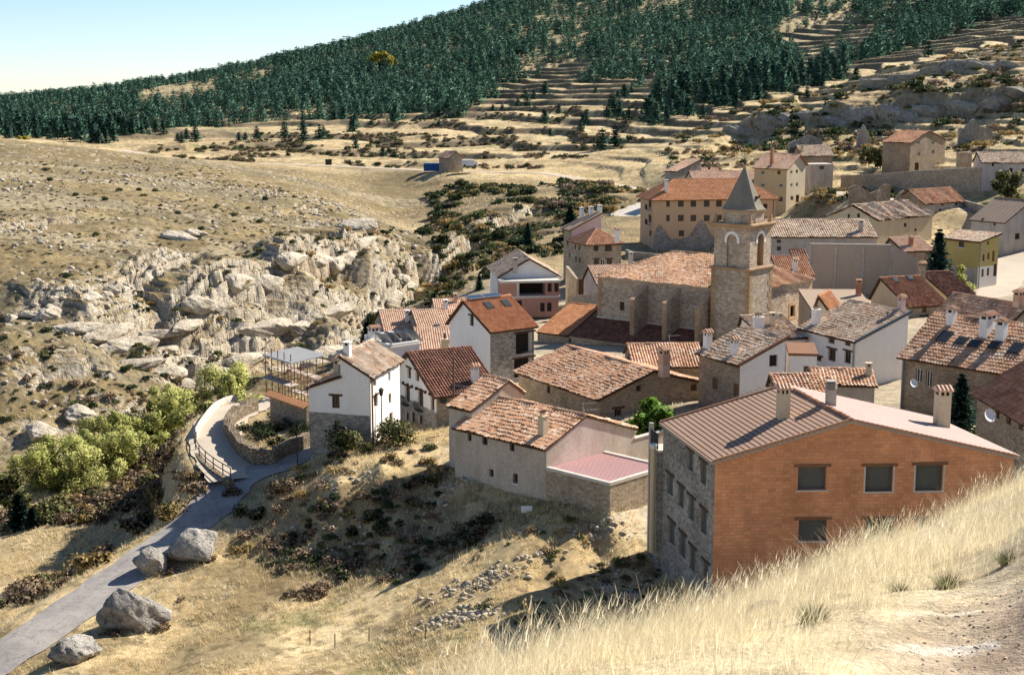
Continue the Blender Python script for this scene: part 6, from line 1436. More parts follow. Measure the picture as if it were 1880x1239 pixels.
def car(name, p, rz, paint, label):
    root = thing(name, tuple(p), label, 'car', 'cars parked behind the church'); root.rotation_euler.z = rz; mb = MB()
    prof = [(-2.05, .35), (-2.1, .75), (-1.75, .88), (-1.2, 1.36), (.45, 1.4), (1.1, .95), (1.95, .8), (2.1, .4)]
    for y_ in (-.82, .82):
        mb.face([(x, y_, z) for x, z in (prof if y_ < 0 else prof[::-1])], paint)
    for (x0, z0), (x1, z1) in zip(prof, prof[1:]+prof[:1]): mb.face([(x0, -.82, z0), (x1, -.82, z1), (x1, .82, z1), (x0, .82, z0)], paint)
    mb.build('body', parent=root); mb = MB()
    mb.face([(.52, -.7, 1.37), (1.06, -.7, .99), (1.06, .7, .99), (.52, .7, 1.37)], 'glass_dark'); mb.face([(-1.68, -.7, .92), (-1.24, -.7, 1.33), (-1.24, .7, 1.33), (-1.68, .7, .92)], 'glass_dark')
    for v in list(range(0, len(mb.v))): x, y_, z = mb.v[v]; mb.v[v] = (x+(.02 if x > 0 else -.02), y_, z+.02)
    for y_ in (-.826, .826): mb.face([(-1.15, y_, 1.28), (-1.5, y_, .92), (.95, y_, .95), (.42, y_, 1.32)], 'glass_dark')
    mb.build('windows', parent=root)
    for x in (-1.3, 1.3):
        for y_ in (-.86, .64): mb = MB(); mb.tube([(x, y_, .32), (x, y_+.22, .32)], .32, 'dark_metal', 14); mb.build('wheel', parent=root)
for u, v, d, rz, pm, lab in ((1243,476,236,.1,'plastic_white','small white car parked behind the church nave, left one'), (1296,478,234,.15,'grey_metal','grey car parked behind the church nave near the tower')):
    p = at(u, v, d); p.z = zat(p.x, p.y); car('parked_car', p, rz, pm, lab)

def drainpipe(H, e, s_, n, top, length, mat='rust_metal'):
    mb = MB(); p = H.P0+e*s_+n*.12+up*top; mb.tube([p, p-up*length], .07, mat, 8); mb.tube([p+n*.15+up*.15, p], .07, mat, 8); add_part(H, mb, 'drainpipe')
drainpipe(H31, H31.eL, H31.LL-.15, -H31.eR, -.1, 8, 'grey_metal'); drainpipe(H6, H6.eR, .25, -H6.eL, -.1, 5.5, 'rust_metal'); drainpipe(H13, H13.eR, H13.LR-.4, -H13.eL, -.1, 9, 'rust_metal'); drainpipe(H23, H23.eR, .2, -H23.eL, -.1, 6.4, 'grey_metal'); drainpipe(H30, H30.eL, .2, -H30.eR, -.1, 6, 'grey_metal')
# ------------------------------------------------------------------ plants
def leafcloud(g, P, size, asp=1.6, outward=None, flat=.5):
    """one quad per point; random orientation"""
    n = len(P); a = g.normal(size=(n, 3)); 
    if outward is not None: a = a*flat + np.cross(outward, g.normal(size=(n, 3)))
    a /= np.linalg.norm(a, axis=1)[:, None]+1e-9
    b = np.cross(a, g.normal(size=(n, 3))); b /= np.linalg.norm(b, axis=1)[:, None]+1e-9
    s = (np.asarray(size)*g.uniform(.7, 1.3, n))[:, None]; a = a*s*asp*.5; b = b*s*.5
    V = np.stack([P-a-b*.35, P-a*.1-b, P+a, P-a*.1+b], 1).reshape(-1, 3); return V, np.arange(4*n).reshape(-1, 4)
def npm(name, parts):
    """parts: list of (V, F4, material)"""
    Vs, Fs, ms, mats = [], [], [], []; k = 0
    for V, Fq, m in parts:
        if m not in mats: mats.append(m)
        Vs.append(V); Fs.append(Fq+k); ms += [mats.index(m)]*len(Fq); k += len(V)
    me_o = npmesh(name, np.concatenate(Vs), np.concatenate(Fs), mats, midx=ms); return me_o
def proto_mesh(o):
    me = o.data; bpy.data.objects.remove(o); return me
def inst(name, me, loc=(0, 0, 0), parent=None, sc=1., rz=0.):
    o = bpy.data.objects.new(name, me); COL.objects.link(o); o.location = loc; o.scale = (sc,)*3 if not hasattr(sc, '__len__') else sc; o.rotation_euler.z = rz
    if parent is not None: o.parent = parent
    return o
def tube_np(paths, n=6):
    mb = MB()
    for pts, rad in paths: mb.tube(pts, rad, 'bark', n, cap=False)
    return np.array(mb.v), np.array(mb.f)
# -- bushes (unit radius)
def bush_mesh(seed, mat, n=520, twigs=0, size=.16, h=.9):
    g = np.random.default_rng(seed); L = g.integers(4, 8); c = np.stack([g.normal(0, .42, L), g.normal(0, .42, L), g.uniform(.25, .62, L)*h], 1); rr = g.uniform(.3, .58, L)
    k = g.integers(0, L, n); d = g.normal(size=(n, 3)); d /= np.linalg.norm(d, axis=1)[:, None]; rad = rr[k]*g.uniform(.45, 1.15, n)
    P = c[k]+d*rad[:, None]; P[:, 2] = np.abs(P[:, 2])*h*.95
    V, Fq = leafcloud(g, P, size, 1.5, d); parts = [(V, Fq, mat)]
    paths = []
    for q in range(7): t = c[q % L]+g.normal(0, .15, 3); paths.append(([(0, 0, -.15), tuple(t*.5+np.array([0, 0, .05])), tuple(t)], [.035, .025, .008]))
    TV, TF = tube_np(paths, 4); parts.append((TV, TF, 'bark'))
    o = npm('bush', parts); NV = np.concatenate([np.repeat(d*[1, 1, .8]+[0, 0, .35], 4, 0), np.tile([0, 0, 1.], (len(TV), 1))]); soft_normals(o.data, NV); return proto_mesh(o)
BUSH = {}
for i, (m, n, sz) in enumerate((('juniper_leaves', 560, .15), ('olive_leaves', 520, .15), ('brown_twigs', 480, .13), ('russet_leaves', 480, .14), ('gold_leaves', 480, .14), ('lime_leaves', 620, .16), ('willow_leaves', 560, .15), ('yellow_leaves', 480, .15))):
    BUSH[m] = [bush_mesh(100+i*7+j, m, n, size=sz) for j in range(3)]
BIG = {m: bush_mesh(190+i, m, 2600, size=.06) for i, m in enumerate(('olive_leaves', 'brown_twigs', 'juniper_leaves', 'lime_leaves', 'gold_leaves', 'russet_leaves'))}
# -- conifers (unit metres, height H)
def conifer(seed, mat, H, wh, br, per, Rb, droop=.25, size=.5, top=.75, base=.12, irr=.25):
    g = np.random.default_rng(seed); P = []; D = []; S = []
    for i in range(wh):
        t = (i+g.uniform(-.3, .3))/wh; z = H*(base+(1-base)*t); rad = Rb*((1-t)**top)*(1+g.uniform(-irr, irr))+.12
        for j in range(br):
            a = 2*math.pi*(j+g.uniform(-.35, .35))/br+i*.7; rl = rad*g.uniform(.62, 1.12)
            for k in range(per):
                f = (k+g.uniform(.3, 1))/per; x = rl*f
                P.append((x*math.cos(a)+g.normal(0, .06*rad), x*math.sin(a)+g.normal(0, .06*rad), z-droop*x+g.normal(0, .04*H/wh*3))); D.append((math.cos(a), math.sin(a), .35)); S.append(size*(.65+.5*(1-t)))
    P = np.array(P+[(0, 0, H*.985), (0, 0, H*.96)]); D = np.array(D+[(0, 0, 1)]*2); S = np.array(S+[size*.5]*2)
    n = len(P); a = D+g.normal(0, .35, (n, 3)); a /= np.linalg.norm(a, axis=1)[:, None]; b = np.cross(a, np.array([0, 0, 1.])+g.normal(0, .45, (n, 3))); b /= np.linalg.norm(b, axis=1)[:, None]
    s = (S*g.uniform(.8, 1.25, n))[:, None]; a = a*s*.8; b = b*s*.42
    V = np.stack([P-a*.7, P-b+a*.05, P+a, P+b+a*.05], 1).reshape(-1, 3)
    return V, np.arange(4*n).reshape(-1, 4)
def trunk(H, r): return tube_np([([(0, 0, -.6), (0, 0, H*.4), (0, 0, H*.95)], [r, r*.7, r*.12])], 6)
def cnorm(V, H): return np.stack([V[:, 0]/H*4, V[:, 1]/H*4, .35+.5*V[:, 2]/H], 1)+np.random.default_rng(1).normal(0, .12, V.shape)
def con_proto(seed, mat, H, *a, **k):
    V, Fq = conifer(seed, mat, H, *a, **k); o = npm('crown', [(V, Fq, mat)]); soft_normals(o.data, cnorm(V, H)); c = proto_mesh(o); TV, TF = trunk(H, .022*H); t_ = proto_mesh(npm('trunk', [(TV, TF, 'bark')])); return c, t_
PINES = [con_proto(200+i, 'pine_needles', 8., 11, 9, 4, 2.7+.4*(i % 3), .10, .95, top=.52+.07*(i % 4), base=.06+.03*i, irr=.38) for i in range(5)]
FIRS = [con_proto(230+i, 'fir_needles', 8., 30, 13, 6, 1.9, .42, .42, base=.05) for i in range(2)]
def conifer_thing(name, p, H, label, group=None, kind=None, proto=None, wide=1.0):
    pr = proto or random.choice(PINES); s = H/8.; r = thing(name, tuple(p), label, 'tree', group); r.rotation_euler.z = random.uniform(0, 6.28); r.scale = (s*wide, s*wide, s)
    inst('crown', pr[0], parent=r); inst('trunk', pr[1], parent=r); return r
# -- broadleaf trees
def broadleaf(seed, mat, H, W_, n, size, up_=.35):
    g = np.random.default_rng(seed); L = 18; c = np.stack([g.normal(0, .27*W_, L), g.normal(0, .27*W_, L), H*g.uniform(up_, .84, L)], 1); rr = g.uniform(.10, .23, L)*W_
    k = g.integers(0, L, n); d = g.normal(size=(n, 3)); d /= np.linalg.norm(d, axis=1)[:, None]; P = c[k]+d*(rr[k]*g.uniform(.3, 1.1, n)**.7)[:, None]
    V, Fq = leafcloud(g, P, size, 2.6, d, .9)
    paths = [([(0, 0, -.5), (g.normal(0, .1), g.normal(0, .1), H*.22), (0, 0, H*.42)], [.035*H, .025*H, .012*H])]
    for q in range(L): b0 = np.array([0, 0, H*g.uniform(.1, .35)]); paths.append(([tuple(b0), tuple(b0*.5+c[q]*.5+g.normal(0, .2, 3)), tuple(c[q])], [.014*H, .009*H, .003*H]))
    TV, TF = tube_np(paths, 5); o = npm('crown', [(V, Fq, mat)]); soft_normals(o.data, np.repeat(d+[0, 0, .3]+.5*(P-[0, 0, H*.5])/H, 4, 0)+g.normal(0, .2, (4*n, 3))); return proto_mesh(o), proto_mesh(npm('trunk', [(TV, TF, 'bark')]))
WILLOW = [broadleaf(300+i, 'willow_leaves', 6., 6.6, 7500, .15, .10) for i in range(3)]
OLIVE = [broadleaf(310, 'olive_leaves', 5., 4.6, 2600, .22, .2)]
YELLOW = broadleaf(320, 'yellow_leaves', 8., 9., 1500, .7, .3)
LIME = broadleaf(330, 'lime_leaves', 3., 3.4, 2600, .2, .15)
def tree_thing(name, p, s, label, proto, group=None, cat='tree'):
    r = thing(name, tuple(p), label, cat, group); r.rotation_euler.z = random.uniform(0, 6.28); r.scale = (s,)*3; inst('crown', proto[0], parent=r); inst('trunk', proto[1], parent=r); return r
def gpt(u, v, d):
    p = at(u, v, d); p.z = zat(p.x, p.y)-.05; return p

# forest on the back hill
FOREST = [(-60,236),(60,240),(190,262),(300,245),(420,226),(560,210),(620,214),(730,205),(800,196),(860,200),(905,170),(960,150),(1010,128),(1060,118),(1090,140),(1150,150),(1195,140),(1205,190),(1200,235),(1260,225),(1300,200),(1345,195),(1420,172),(1500,165),(1560,130),(1650,100),(1700,92),(1760,62),(1830,40),(1950,40),(1950,-300),(-60,-300)]
CLEAR = [[(1440,30),(1560,25),(1650,60),(1600,88),(1500,125),(1450,112),(1420,80)], [(1010,70),(1060,66),(1060,84),(1005,90)], [(1085,125),(1200,128),(1190,112),(1090,108)], [(255,170),(300,158),(395,150),(400,178),(300,192),(255,192)], [(1180,0),(1240,0),(1230,18),(1180,20)], [(1460,-10),(1620,-10),(1560,14),(1450,16)]]
g = np.random.default_rng(42)
cand = []
for r0, r1, s_ in ((430, 620, 7.2), (620, 800, 7.0), (800, 1050, 7.2), (1050, 1700, 8.6)):
    rr = np.arange(r0, r1, s_)
    for r_ in rr:
        k = int(.82*r_/s_); th = -.41+.82*(np.arange(k)+g.uniform(.0, 1, k))/k; cand.append(np.stack([(r_+g.uniform(-.45, .45, k)*s_)*np.sin(th), (r_)*np.cos(th)], 1))
cand = np.concatenate(cand); cz = height(cand[:, 0], cand[:, 1]); cu, cv = proj(cand[:, 0], cand[:, 1], cz); cr = np.hypot(cand[:, 0], cand[:, 1])
keep = inpoly(FOREST, cu+(fbm(cand[:, 0]/45., cand[:, 1]/45., 311, 4)-.5)*130, cv+(fbm(cand[:, 0]/40., cand[:, 1]/40., 312, 4)-.5)*80)
clr = np.zeros(len(cu), bool)
for c_ in CLEAR: clr |= inpoly(c_, cu, cv)
dens = fbm(cand[:, 0]/60., cand[:, 1]/60., 301, 3); keep &= ~(clr & (g.random(len(cu)) > .10)); keep &= dens > .27
low = (cv > 60) & (cu > 950); keep &= ~(low & (g.random(len(cu)) < .35*(fbm(cand[:, 0]/25., cand[:, 1]/25., 302, 2) > .5)))
edge = sstep(.4, .48, fbm(cand[:, 0]/30., cand[:, 1]/30., 303, 3)); 
T = np.stack([cand[keep, 0], cand[keep, 1], cz[keep]], 1); tr = cr[keep]; Ht = (5.2+6.0*g.random(len(T))**1.2)*np.where(T[:, 0]/T[:, 1] < -.17, .8, 1.)*(.8+.4*vn(T[:, 0]/35., T[:, 1]/35., 8))
infr = (cu[keep] > -30) & (cu[keep] < 1910) & (cv[keep] < 330) & (cv[keep] > -40)
o_ = np.argsort(tr+np.where(infr, 0, 1e5)); solo = o_[:215]; rest = o_[215:]
for i in solo: conifer_thing('pine_tree', T[i]-np.array([0, 0, .1]), Ht[i], 'dark green pine at the lower fringe of the pine forest on the far hillside', 'pines along the lower edge of the forest')
low_p = [conifer(260+i, 'pine_needles', 1., 9, 8, 2, .30+.04*(i % 3), .08, .135, top=.5+.06*(i % 4), base=.03, irr=.4) for i in range(6)]
Vs, Fs, Ns, k = [], [], [], 0
vi = g.integers(0, 6, len(rest)); rot = g.uniform(0, 6.28, len(rest))
for j in range(6):
    ix = rest[vi == j]; V, Fq = low_p[j]; n = len(ix); c_, s_ = np.cos(rot[vi == j])[:, None], np.sin(rot[vi == j])[:, None]; h_ = Ht[ix][:, None]
    X = (V[None, :, 0]*c_-V[None, :, 1]*s_)*h_+T[ix][:, 0:1]; Y = (V[None, :, 0]*s_+V[None, :, 1]*c_)*h_+T[ix][:, 1:2]; Z = V[None, :, 2]*h_+T[ix][:, 2:3]-.1
    CN = cnorm(V, 1.); Ns.append(np.stack([CN[None, :, 0]*c_-CN[None, :, 1]*s_, CN[None, :, 0]*s_+CN[None, :, 1]*c_, CN[None, :, 2]+0*c_], 2).reshape(-1, 3))
    Vs.append(np.stack([X, Y, Z], 2).reshape(-1, 3)); Fs.append((Fq[None]+(np.arange(n)*len(V))[:, None, None]+k).reshape(-1, 4)); k += n*len(V)
print('forest trees', len(rest))
SP = [(330,225),(1180,225)]; q_ = 0; poly_ = [(300,262),(420,240),(560,222),(800,212),(1000,150),(1180,150),(1200,240),(1120,262),(900,240),(600,262),(380,275)]
while q_ < 44:
    th_ = g.uniform(-.25, .11); r2 = g.uniform(470, 800); x_, y_ = r2*math.sin(th_), r2*math.cos(th_); z_ = zat(x_, y_); u_, v_ = proj(x_, y_, z_)
    if inpoly(poly_, np.array([u_]), np.array([v_]))[0] and fbm(np.array([x_/40.]), np.array([y_/40.]), 330, 3)[0] > .45:
        conifer_thing('pine_tree', (x_, y_, z_-.1), float(g.uniform(3.2, 7)), 'small scattered pine on the terraced fields between the forest and the barn', 'pines scattered on the terraced fields', wide=1.15); q_ += 1
fo = npmesh('pine_forest', np.concatenate(Vs), np.concatenate(Fs), 'pine_needles'); soft_normals(fo.data, np.concatenate(Ns))
tag(fo, 'dense dark green pine forest covering the back hill', 'forest', kind='stuff')
# single conifers outside the forest
for u, v, d, H, lab in (
 (653,264,500,4.2,'small lone pine standing in the middle of the terraced fields'), (703,271,480,3.6,'little pine beside a bush in the terraced fields left of the barn'), (724,270,482,2.8,'very small pine right of its neighbour in the terraced fields'),
 (1076,206,560,3.6,'lone pine on the fields below the forest gap'), (1137,197,560,6.4,'broad pine at the fields right of two smaller ones'), (1114,196,562,4.6,'medium pine left of the broad pine on the fields'), (905,208,640,3.4,'small pine left of the middle on the upper terraces'),
 (922,196,660,4.0,'small pine on the upper terraces just under the forest'), (1105,284,432,6.5,'bushy dark pine, left one of the pair above the road bend'), (1130,274,440,6.8,'bushy dark pine, right one of the pair above the road bend'),
 (40,263,430,5.0,'dark pine behind the crest of the bare hill at far left'), (17,262,432,4.2,'smaller dark pine left of the one on the bare hill crest'), (190,258,640,6.,'pine at the lower left corner of the forest'), (1290,232,500,5.5,'pine standing low on the slope left of the crag'), (1570,182,470,5.5,'round pine on the slope just above the crag'), (1480,215,440,3.2,'short pine at the top edge of the crag'), (1705,105,540,6,'pine on the open slope under the upper right forest')):
    conifer_thing('pine_tree', gpt(u, v, d), H, lab, wide=1.15)
for u, v, d, H, w_, lab in (
 (1047,408,262,7.2,1.5,'tall dark conifer on the shady bank behind the hipped stone house'), (969,440,258,5.0,1.3,'dark conifer halfway down the shady bank of the gorge'), (926,497,216,4.6,1.4,'dark conifer just above the white gabled house'), (880,510,225,2.6,1.4,'small dark conifer on the grassy bank left of the white gabled house'),
 (797,560,205,4.2,1.5,'dark evergreen at the mouth of the gorge'), (832,560,198,3.6,1.6,'wide dark evergreen next to the pink roofs'), (673,602,190,4.6,1.5,'dark evergreen leaning at the foot of the pale cliff'), (38,1006,122,3.3,1.7,'dark bluish evergreen among the trees at the left edge'), (62,1008,121,1.9,1.8,'low dark evergreen right of the bluish one at the left edge'),
 (1722,492,182,8.6,1.15,'tall dark fir in front of the ochre house'), (1764,752,97,5.0,1.25,'dark green fir standing by the skylight roof house')):
    conifer_thing('fir_tree', gpt(u, v, d), H, lab, proto=FIRS[int(u) % 2], wide=w_)
tree_thing('yellow_tree', gpt(703,142,960), 1.75, 'single bright yellow autumn tree in the dark pine forest', YELLOW)
for u, v, d, s, lab in ((325,815,165,.95,'yellow-green willow at the upper end of the row in the gorge'), (285,832,160,.95,'big yellow-green willow second from the upper end of the gorge row'), (243,846,157,1.0,'big willow in the middle of the gorge row'), (200,853,156,.85,'willow on the far side of the gorge row'), (212,884,150,.85,'round willow standing in front of the gorge row'),
  (120,922,146,.95,'spreading pale green willow near the left edge'), (160,925,143,.85,'small willow between the spreading one and the gorge row'), (85,935,143,.95,'willow left of the spreading one'), (425,742,172,1.0,'rounded grey-green willow beside the scaffold')):
    tree_thing('willow_tree', gpt(u, v, d), s, lab, WILLOW[int(u) % 3], 'willows along the gorge')
for u, v, d, s, lab in ((20,975,132,.9,'olive green tree cut by the left edge'), (390,760,160,.7,'low olive tree at the head of the willows'), (700,600,190,1.0,'olive tree in autumn colours by the cliff foot'), (1850,345,262,1.2,'dense green tree hanging over the wall at the right edge'), (1747,505,181,.72,'pale green tree leaning beside the tall fir'), (1595,300,325,.9,'dark tree left of the farmhouse'), (1616,318,318,1.0,'dark tree touching the left wall of the farmhouse')):
    tree_thing('olive_tree', gpt(u, v, d), s, lab, OLIVE[0] if u < 1700 or u > 1800 else WILLOW[0])
for u, v, d, s, lab in ((350,790,170,.7,'small bright willow at the top end of the gorge row'), (265,870,152,.7,'low willow bush in front of the big willows'), (165,880,151,.75,'willow behind the small one left of the row'), (300,800,168,.8,'willow behind the upper end of the gorge row')):
    tree_thing('willow_tree', gpt(u, v, d), s, lab, WILLOW[int(u) % 3], 'willows along the gorge')
scatter_late = 1
tree_thing('fig_tree', gpt(1213,792,103), 1.12, 'bright lime green tree in the yard behind the ribbed roof', LIME)
# bushes, by place
def bush(p, s, mat, label, group=None, hz=1.):
    o = inst('bush', BIG[mat] if s > 1.25 and mat in BIG and not group else random.choice(BUSH[mat]), p, sc=(s*random.uniform(.9, 1.15), s*random.uniform(.9, 1.15), s*hz*random.uniform(.85, 1.1)), rz=random.uniform(0, 6.28)); return tag(o, label, 'bush', group)
ADJ = {'juniper_leaves': 'dark green', 'olive_leaves': 'olive green', 'brown_twigs': 'bare brown', 'russet_leaves': 'russet', 'gold_leaves': 'golden yellow', 'lime_leaves': 'bright green', 'willow_leaves': 'pale green', 'yellow_leaves': 'yellow'}
BQ = []      # every scattered bush: (apparent size, position, size, material, label, group)
def scatter(poly, n, r0, r1, smin, smax, mats, where, group, seed):
    g = np.random.default_rng(seed); us = [p[0] for p in poly]; out = 0; th0 = min((u-940)/F for u in us)-.01; th1 = max((u-940)/F for u in us)+.01; tries = 0
    while out < n and tries < 200:
        tries += 1; th = g.uniform(th0, th1, 900); r_ = np.sqrt(g.uniform(r0*r0, r1*r1, 900)); x, y_ = r_*np.sin(th), r_*np.cos(th); z = hmap(x, y_); u, v = proj(x, y_, z)
        m_ = inpoly(poly, u, v) & (fbm(x/9., y_/9., seed+700, 3) > .44)
        if seed == 7:
            q7 = (z+(fbm(x/40., y_/40., 3, 3)-.5)*3.0)/(2.1+.9*fbm(x/160., y_/160., 5, 2)); q7 = q7-np.floor(q7); m_ &= (q7 > .72) & (q7 < 1.0)
        ok = np.nonzero(m_)[0]
        for P, wd in ROADS:
            if len(ok): ok = ok[seg_dist(x[ok], y_[ok], P)[0] > wd+.6]
        ok = ok[:n-out]
        if not len(ok): continue
        zz = height(x[ok], y_[ok])
        for i, q in enumerate(ok):
            m = mats[int(g.integers(0, len(mats)))]; s = float(smin+(smax-smin)*g.random()**1.6)
            BQ.append((s/r_[q], (float(x[q]), float(y_[q]), float(zz[i])-.1), s, m, f'{ADJ[m]} bush {where}', f'{ADJ[m]} bushes {group}')); out += 1
J, O, B, RU, GO = 'juniper_leaves', 'olive_leaves', 'brown_twigs', 'russet_leaves', 'gold_leaves'
scatter([(790,345),(1180,335),(1185,370),(1060,420),(1030,470),(930,510),(860,520),(800,590),(745,540),(770,450),(790,400)], 900, 195, 400, .5, 2.0, [J, J, J, O, O, O, B, GO], 'on the shady bank right of the gorge', 'on the gorge bank', 1)
scatter([(0,960),(200,900),(330,800),(350,840),(400,900),(300,975),(120,1100),(0,1180)], 330, 100, 158, .5, 1.7, [B, B, RU, O, GO, B], 'on the steep slope between road and willows', 'on the slope below the road', 2)
scatter([(0,300),(300,300),(600,370),(640,440),(500,500),(0,560)], 60, 185, 380, .3, 1.0, [J, J, O], 'dotted over the bare left hillside', 'on the bare hillside', 3)
scatter([(0,560),(420,640),(480,690),(330,740),(0,830)], 140, 160, 210, .35, .9, [J, O, B], 'on the lower bare hillside above the stream', 'on the lower hillside', 4)
scatter([(0,300),(300,290),(620,370),(760,450),(740,560),(500,640),(0,820)], 2600, 165, 390, .12, .42, [B, O, B, J, B], 'dotted over the bare left hillside', 'on the bare hillside', 31)
scatter([(100,600),(400,480),(740,430),(760,500),(690,600),(400,650),(240,660)], 150, 175, 290, .3, 1.0, [J, O, O, GO], 'in the joints of the pale cliff', 'in the cliff joints', 32)
scatter([(440,960),(560,850),(640,830),(820,790),(840,880),(700,900),(560,960),(480,1060),(420,1010)], 60, 84, 112, .25, .75, [B, GO, B, RU, O], 'in the dry grass below the white house', 'in the dry grass below the houses', 5)
scatter([(480,1040),(560,945),(640,890),(830,865),(900,930),(940,950),(860,1000),(740,1068),(600,1062)], 280, 80, 106, .15, .7, [B, B, O, J], 'on the dark bank below the terrace house', 'on the dark bank', 44)
scatter([(1215,1005),(1100,1035),(960,1110),(830,1205),(1000,1205),(1215,1085)], 160, 70, 92, .12, .4, [B, O, O], 'on the shaded ground beside the apartment block', 'beside the apartment block', 45)
scatter([(330,1075),(430,1060),(600,1075),(590,1100),(430,1090),(340,1100)], 26, 74, 92, .3, .7, [B, RU, B], 'in the row across the meadow beside the boulders', 'in the meadow row', 6)
scatter([(250,270),(600,230),(850,205),(1180,180),(1180,260),(1000,310),(600,310),(300,290)], 1200, 400, 720, .6, 1.5, [B, B, O, J, O, RU], 'on the terraced fields below the forest', 'on the terraced fields', 7)
scatter([(1210,260),(1330,200),(1450,190),(1880,60),(1880,150),(1500,190),(1400,260),(1250,320)], 260, 330, 560, .7, 1.8, [J, O, B, GO, RU], 'on the slope around the crag', 'around the crag', 8)
scatter([(1240,300),(1380,245),(1600,235),(1880,225),(1880,260),(1600,300),(1500,285),(1330,320)], 330, 300, 410, .6, 1.7, [O, J, B, GO, RU], 'on the slope between crag and upper houses', 'below the crag', 9)
scatter([(1320,275),(1400,220),(1560,180),(1850,130),(1880,150),(1875,215),(1560,245),(1420,275)], 260, 365, 450, .7, 2.4, [J, O, J, O, B], 'growing on the long crag', 'on the crag', 41)
scatter([(1440,400),(1480,350),(1560,345),(1690,360),(1640,390),(1540,400)], 26, 240, 300, .5, 1.2, [O, B, GO], 'in the grass among the ruins', 'among the ruins', 10)
scatter([(1470,400),(1480,350),(1560,340),(1680,352),(1600,372),(1540,392)], 90, 240, 300, .5, 1.3, [O, B, GO, J], 'in the grass among the ruins', 'among the ruins', 43)
scatter([(860,1010),(1010,950),(1150,950),(1200,1040),(1000,1080),(880,1120)], 26, 68, 92, .2, .5, [O, B, GO], 'on the rubbly ground left of the apartment block', 'on the rubbly ground', 11)
for u, v, d, s, m, lab, hz in ((684,795,105.6,2.3,O,'large dark bush covering the corner of the white house',1.25), (650,812,105.2,1.4,O,'dark bush at the stone base of the white house',1.1), (620,838,104,.8,RU,'russet bush at the foot of the white house',1), (525,770,118,1.5,O,'green bush filling the walled garden plot',1), (490,785,116,1.5,J,'dark green bush at the left side of the garden plot',.9), (550,775,116,1.4,J,'dark green bush against the white house in the garden plot',1), (510,795,113.5,1.1,O,'olive bush in the front corner of the garden plot',.9), (470,775,119,1.1,O,'olive bush in the far left corner of the garden plot',.9), (1075,765,108,1.3,O,'vine-like green bush on the yard wall of the stone house',.9), (1110,775,106,.9,'lime_leaves','light green bush below the stone house gable',1), (1535,527,168,2.1,'lime_leaves','wide bright green creeper at the foot of the court wall',.5), (1340,262,405,2.6,GO,'big golden bush on the slope left of the crag',1), (45,264,425,2.2,'yellow_leaves','bright yellow bush on the crest of the bare hill',.8), (755,525,240,1.6,RU,'orange-red bush at the tip of the pale cliff',1), (720,585,196,1.8,GO,'golden bush between cliff and pink roofs',1), (745,590,192,1.4,RU,'rusty bush left of the pink roofs',1), (1825,338,262,2.0,'lime_leaves','green bush hanging over the roadside wall',.7), (1870,345,260,2.2,'lime_leaves','larger green bush near the right edge by the road',.8), (850,560,196,1.5,O,'green bush behind the orange gable roof',1), (1130,890,100,.1,B,'',1), (520,722,122,1.3,O,'green bush behind the tile-topped wall',.9), (552,735,121,1.2,O,'second bush behind the tile-topped wall, nearer the white house',.9), (1090,765,107,.9,O,'dark creeper by the stone house',.8), (430,890,104,.9,RU,'orange-brown bush at the end of the railing',1), (520,890,101,1.4,B,'grey-brown bush beside the shaded road',1), (470,915,100,1.1,O,'greenish bush beside the shaded road',1)):
    if lab: bush(gpt(u, v, d)-Vector((0, 0, .1)), s, m, lab, hz=hz)


BQ.sort(key=lambda b: -b[0])
for ap, p, s_, m, lab, grp in BQ[:255]: bush(p, s_, m, lab, grp)
LOD = {}
for i, m in enumerate((J, O, B, RU, GO)):
    for j in range(3):
        gq = np.random.default_rng(800+i*5+j); n = 130; d = gq.normal(size=(n, 3)); d /= np.linalg.norm(d, axis=1)[:, None]; d[:, 2] = np.abs(d[:, 2]); lob = gq.normal(0, .35, (4, 3)); lob[:, 2] = .25
        Pq = lob[gq.integers(0, 4, n)]+d*gq.uniform(.3, .65, n)[:, None]; Pq[:, 2] = np.abs(Pq[:, 2]); LOD[m, j] = leafcloud(gq, Pq, .3, 1.4, d)
for m, nm, lab in ((J, 'green_scrub', 'small dark green scrub dotted over the slopes'), (O, 'olive_scrub', 'small olive scrub dotted over the slopes'), (B, 'brown_scrub', 'small dry brown scrub dotted over the slopes'), (RU, 'russet_scrub', 'small russet scrub dotted over the slopes'), (GO, 'golden_scrub', 'small golden scrub dotted over the slopes')):
    Vs, Fs, k = [], [], 0
    for ap, p, s_, m2, *_ in BQ[255:]:
        if m2 != m: continue
        V, Fq = LOD[m, int(g.integers(0, 3))]; a = g.uniform(0, 6.28); c_, d_ = math.cos(a)*s_, math.sin(a)*s_; Vs.append(np.stack([V[:, 0]*c_-V[:, 1]*d_+p[0], V[:, 0]*d_+V[:, 1]*c_+p[1], V[:, 2]*s_*g.uniform(.8, 1.1)+p[2]], 1)); Fs.append(Fq+k); k += len(V)
    if Vs: tag(npmesh(nm, np.concatenate(Vs), np.concatenate(Fs), m), lab, 'scrub', kind='stuff')
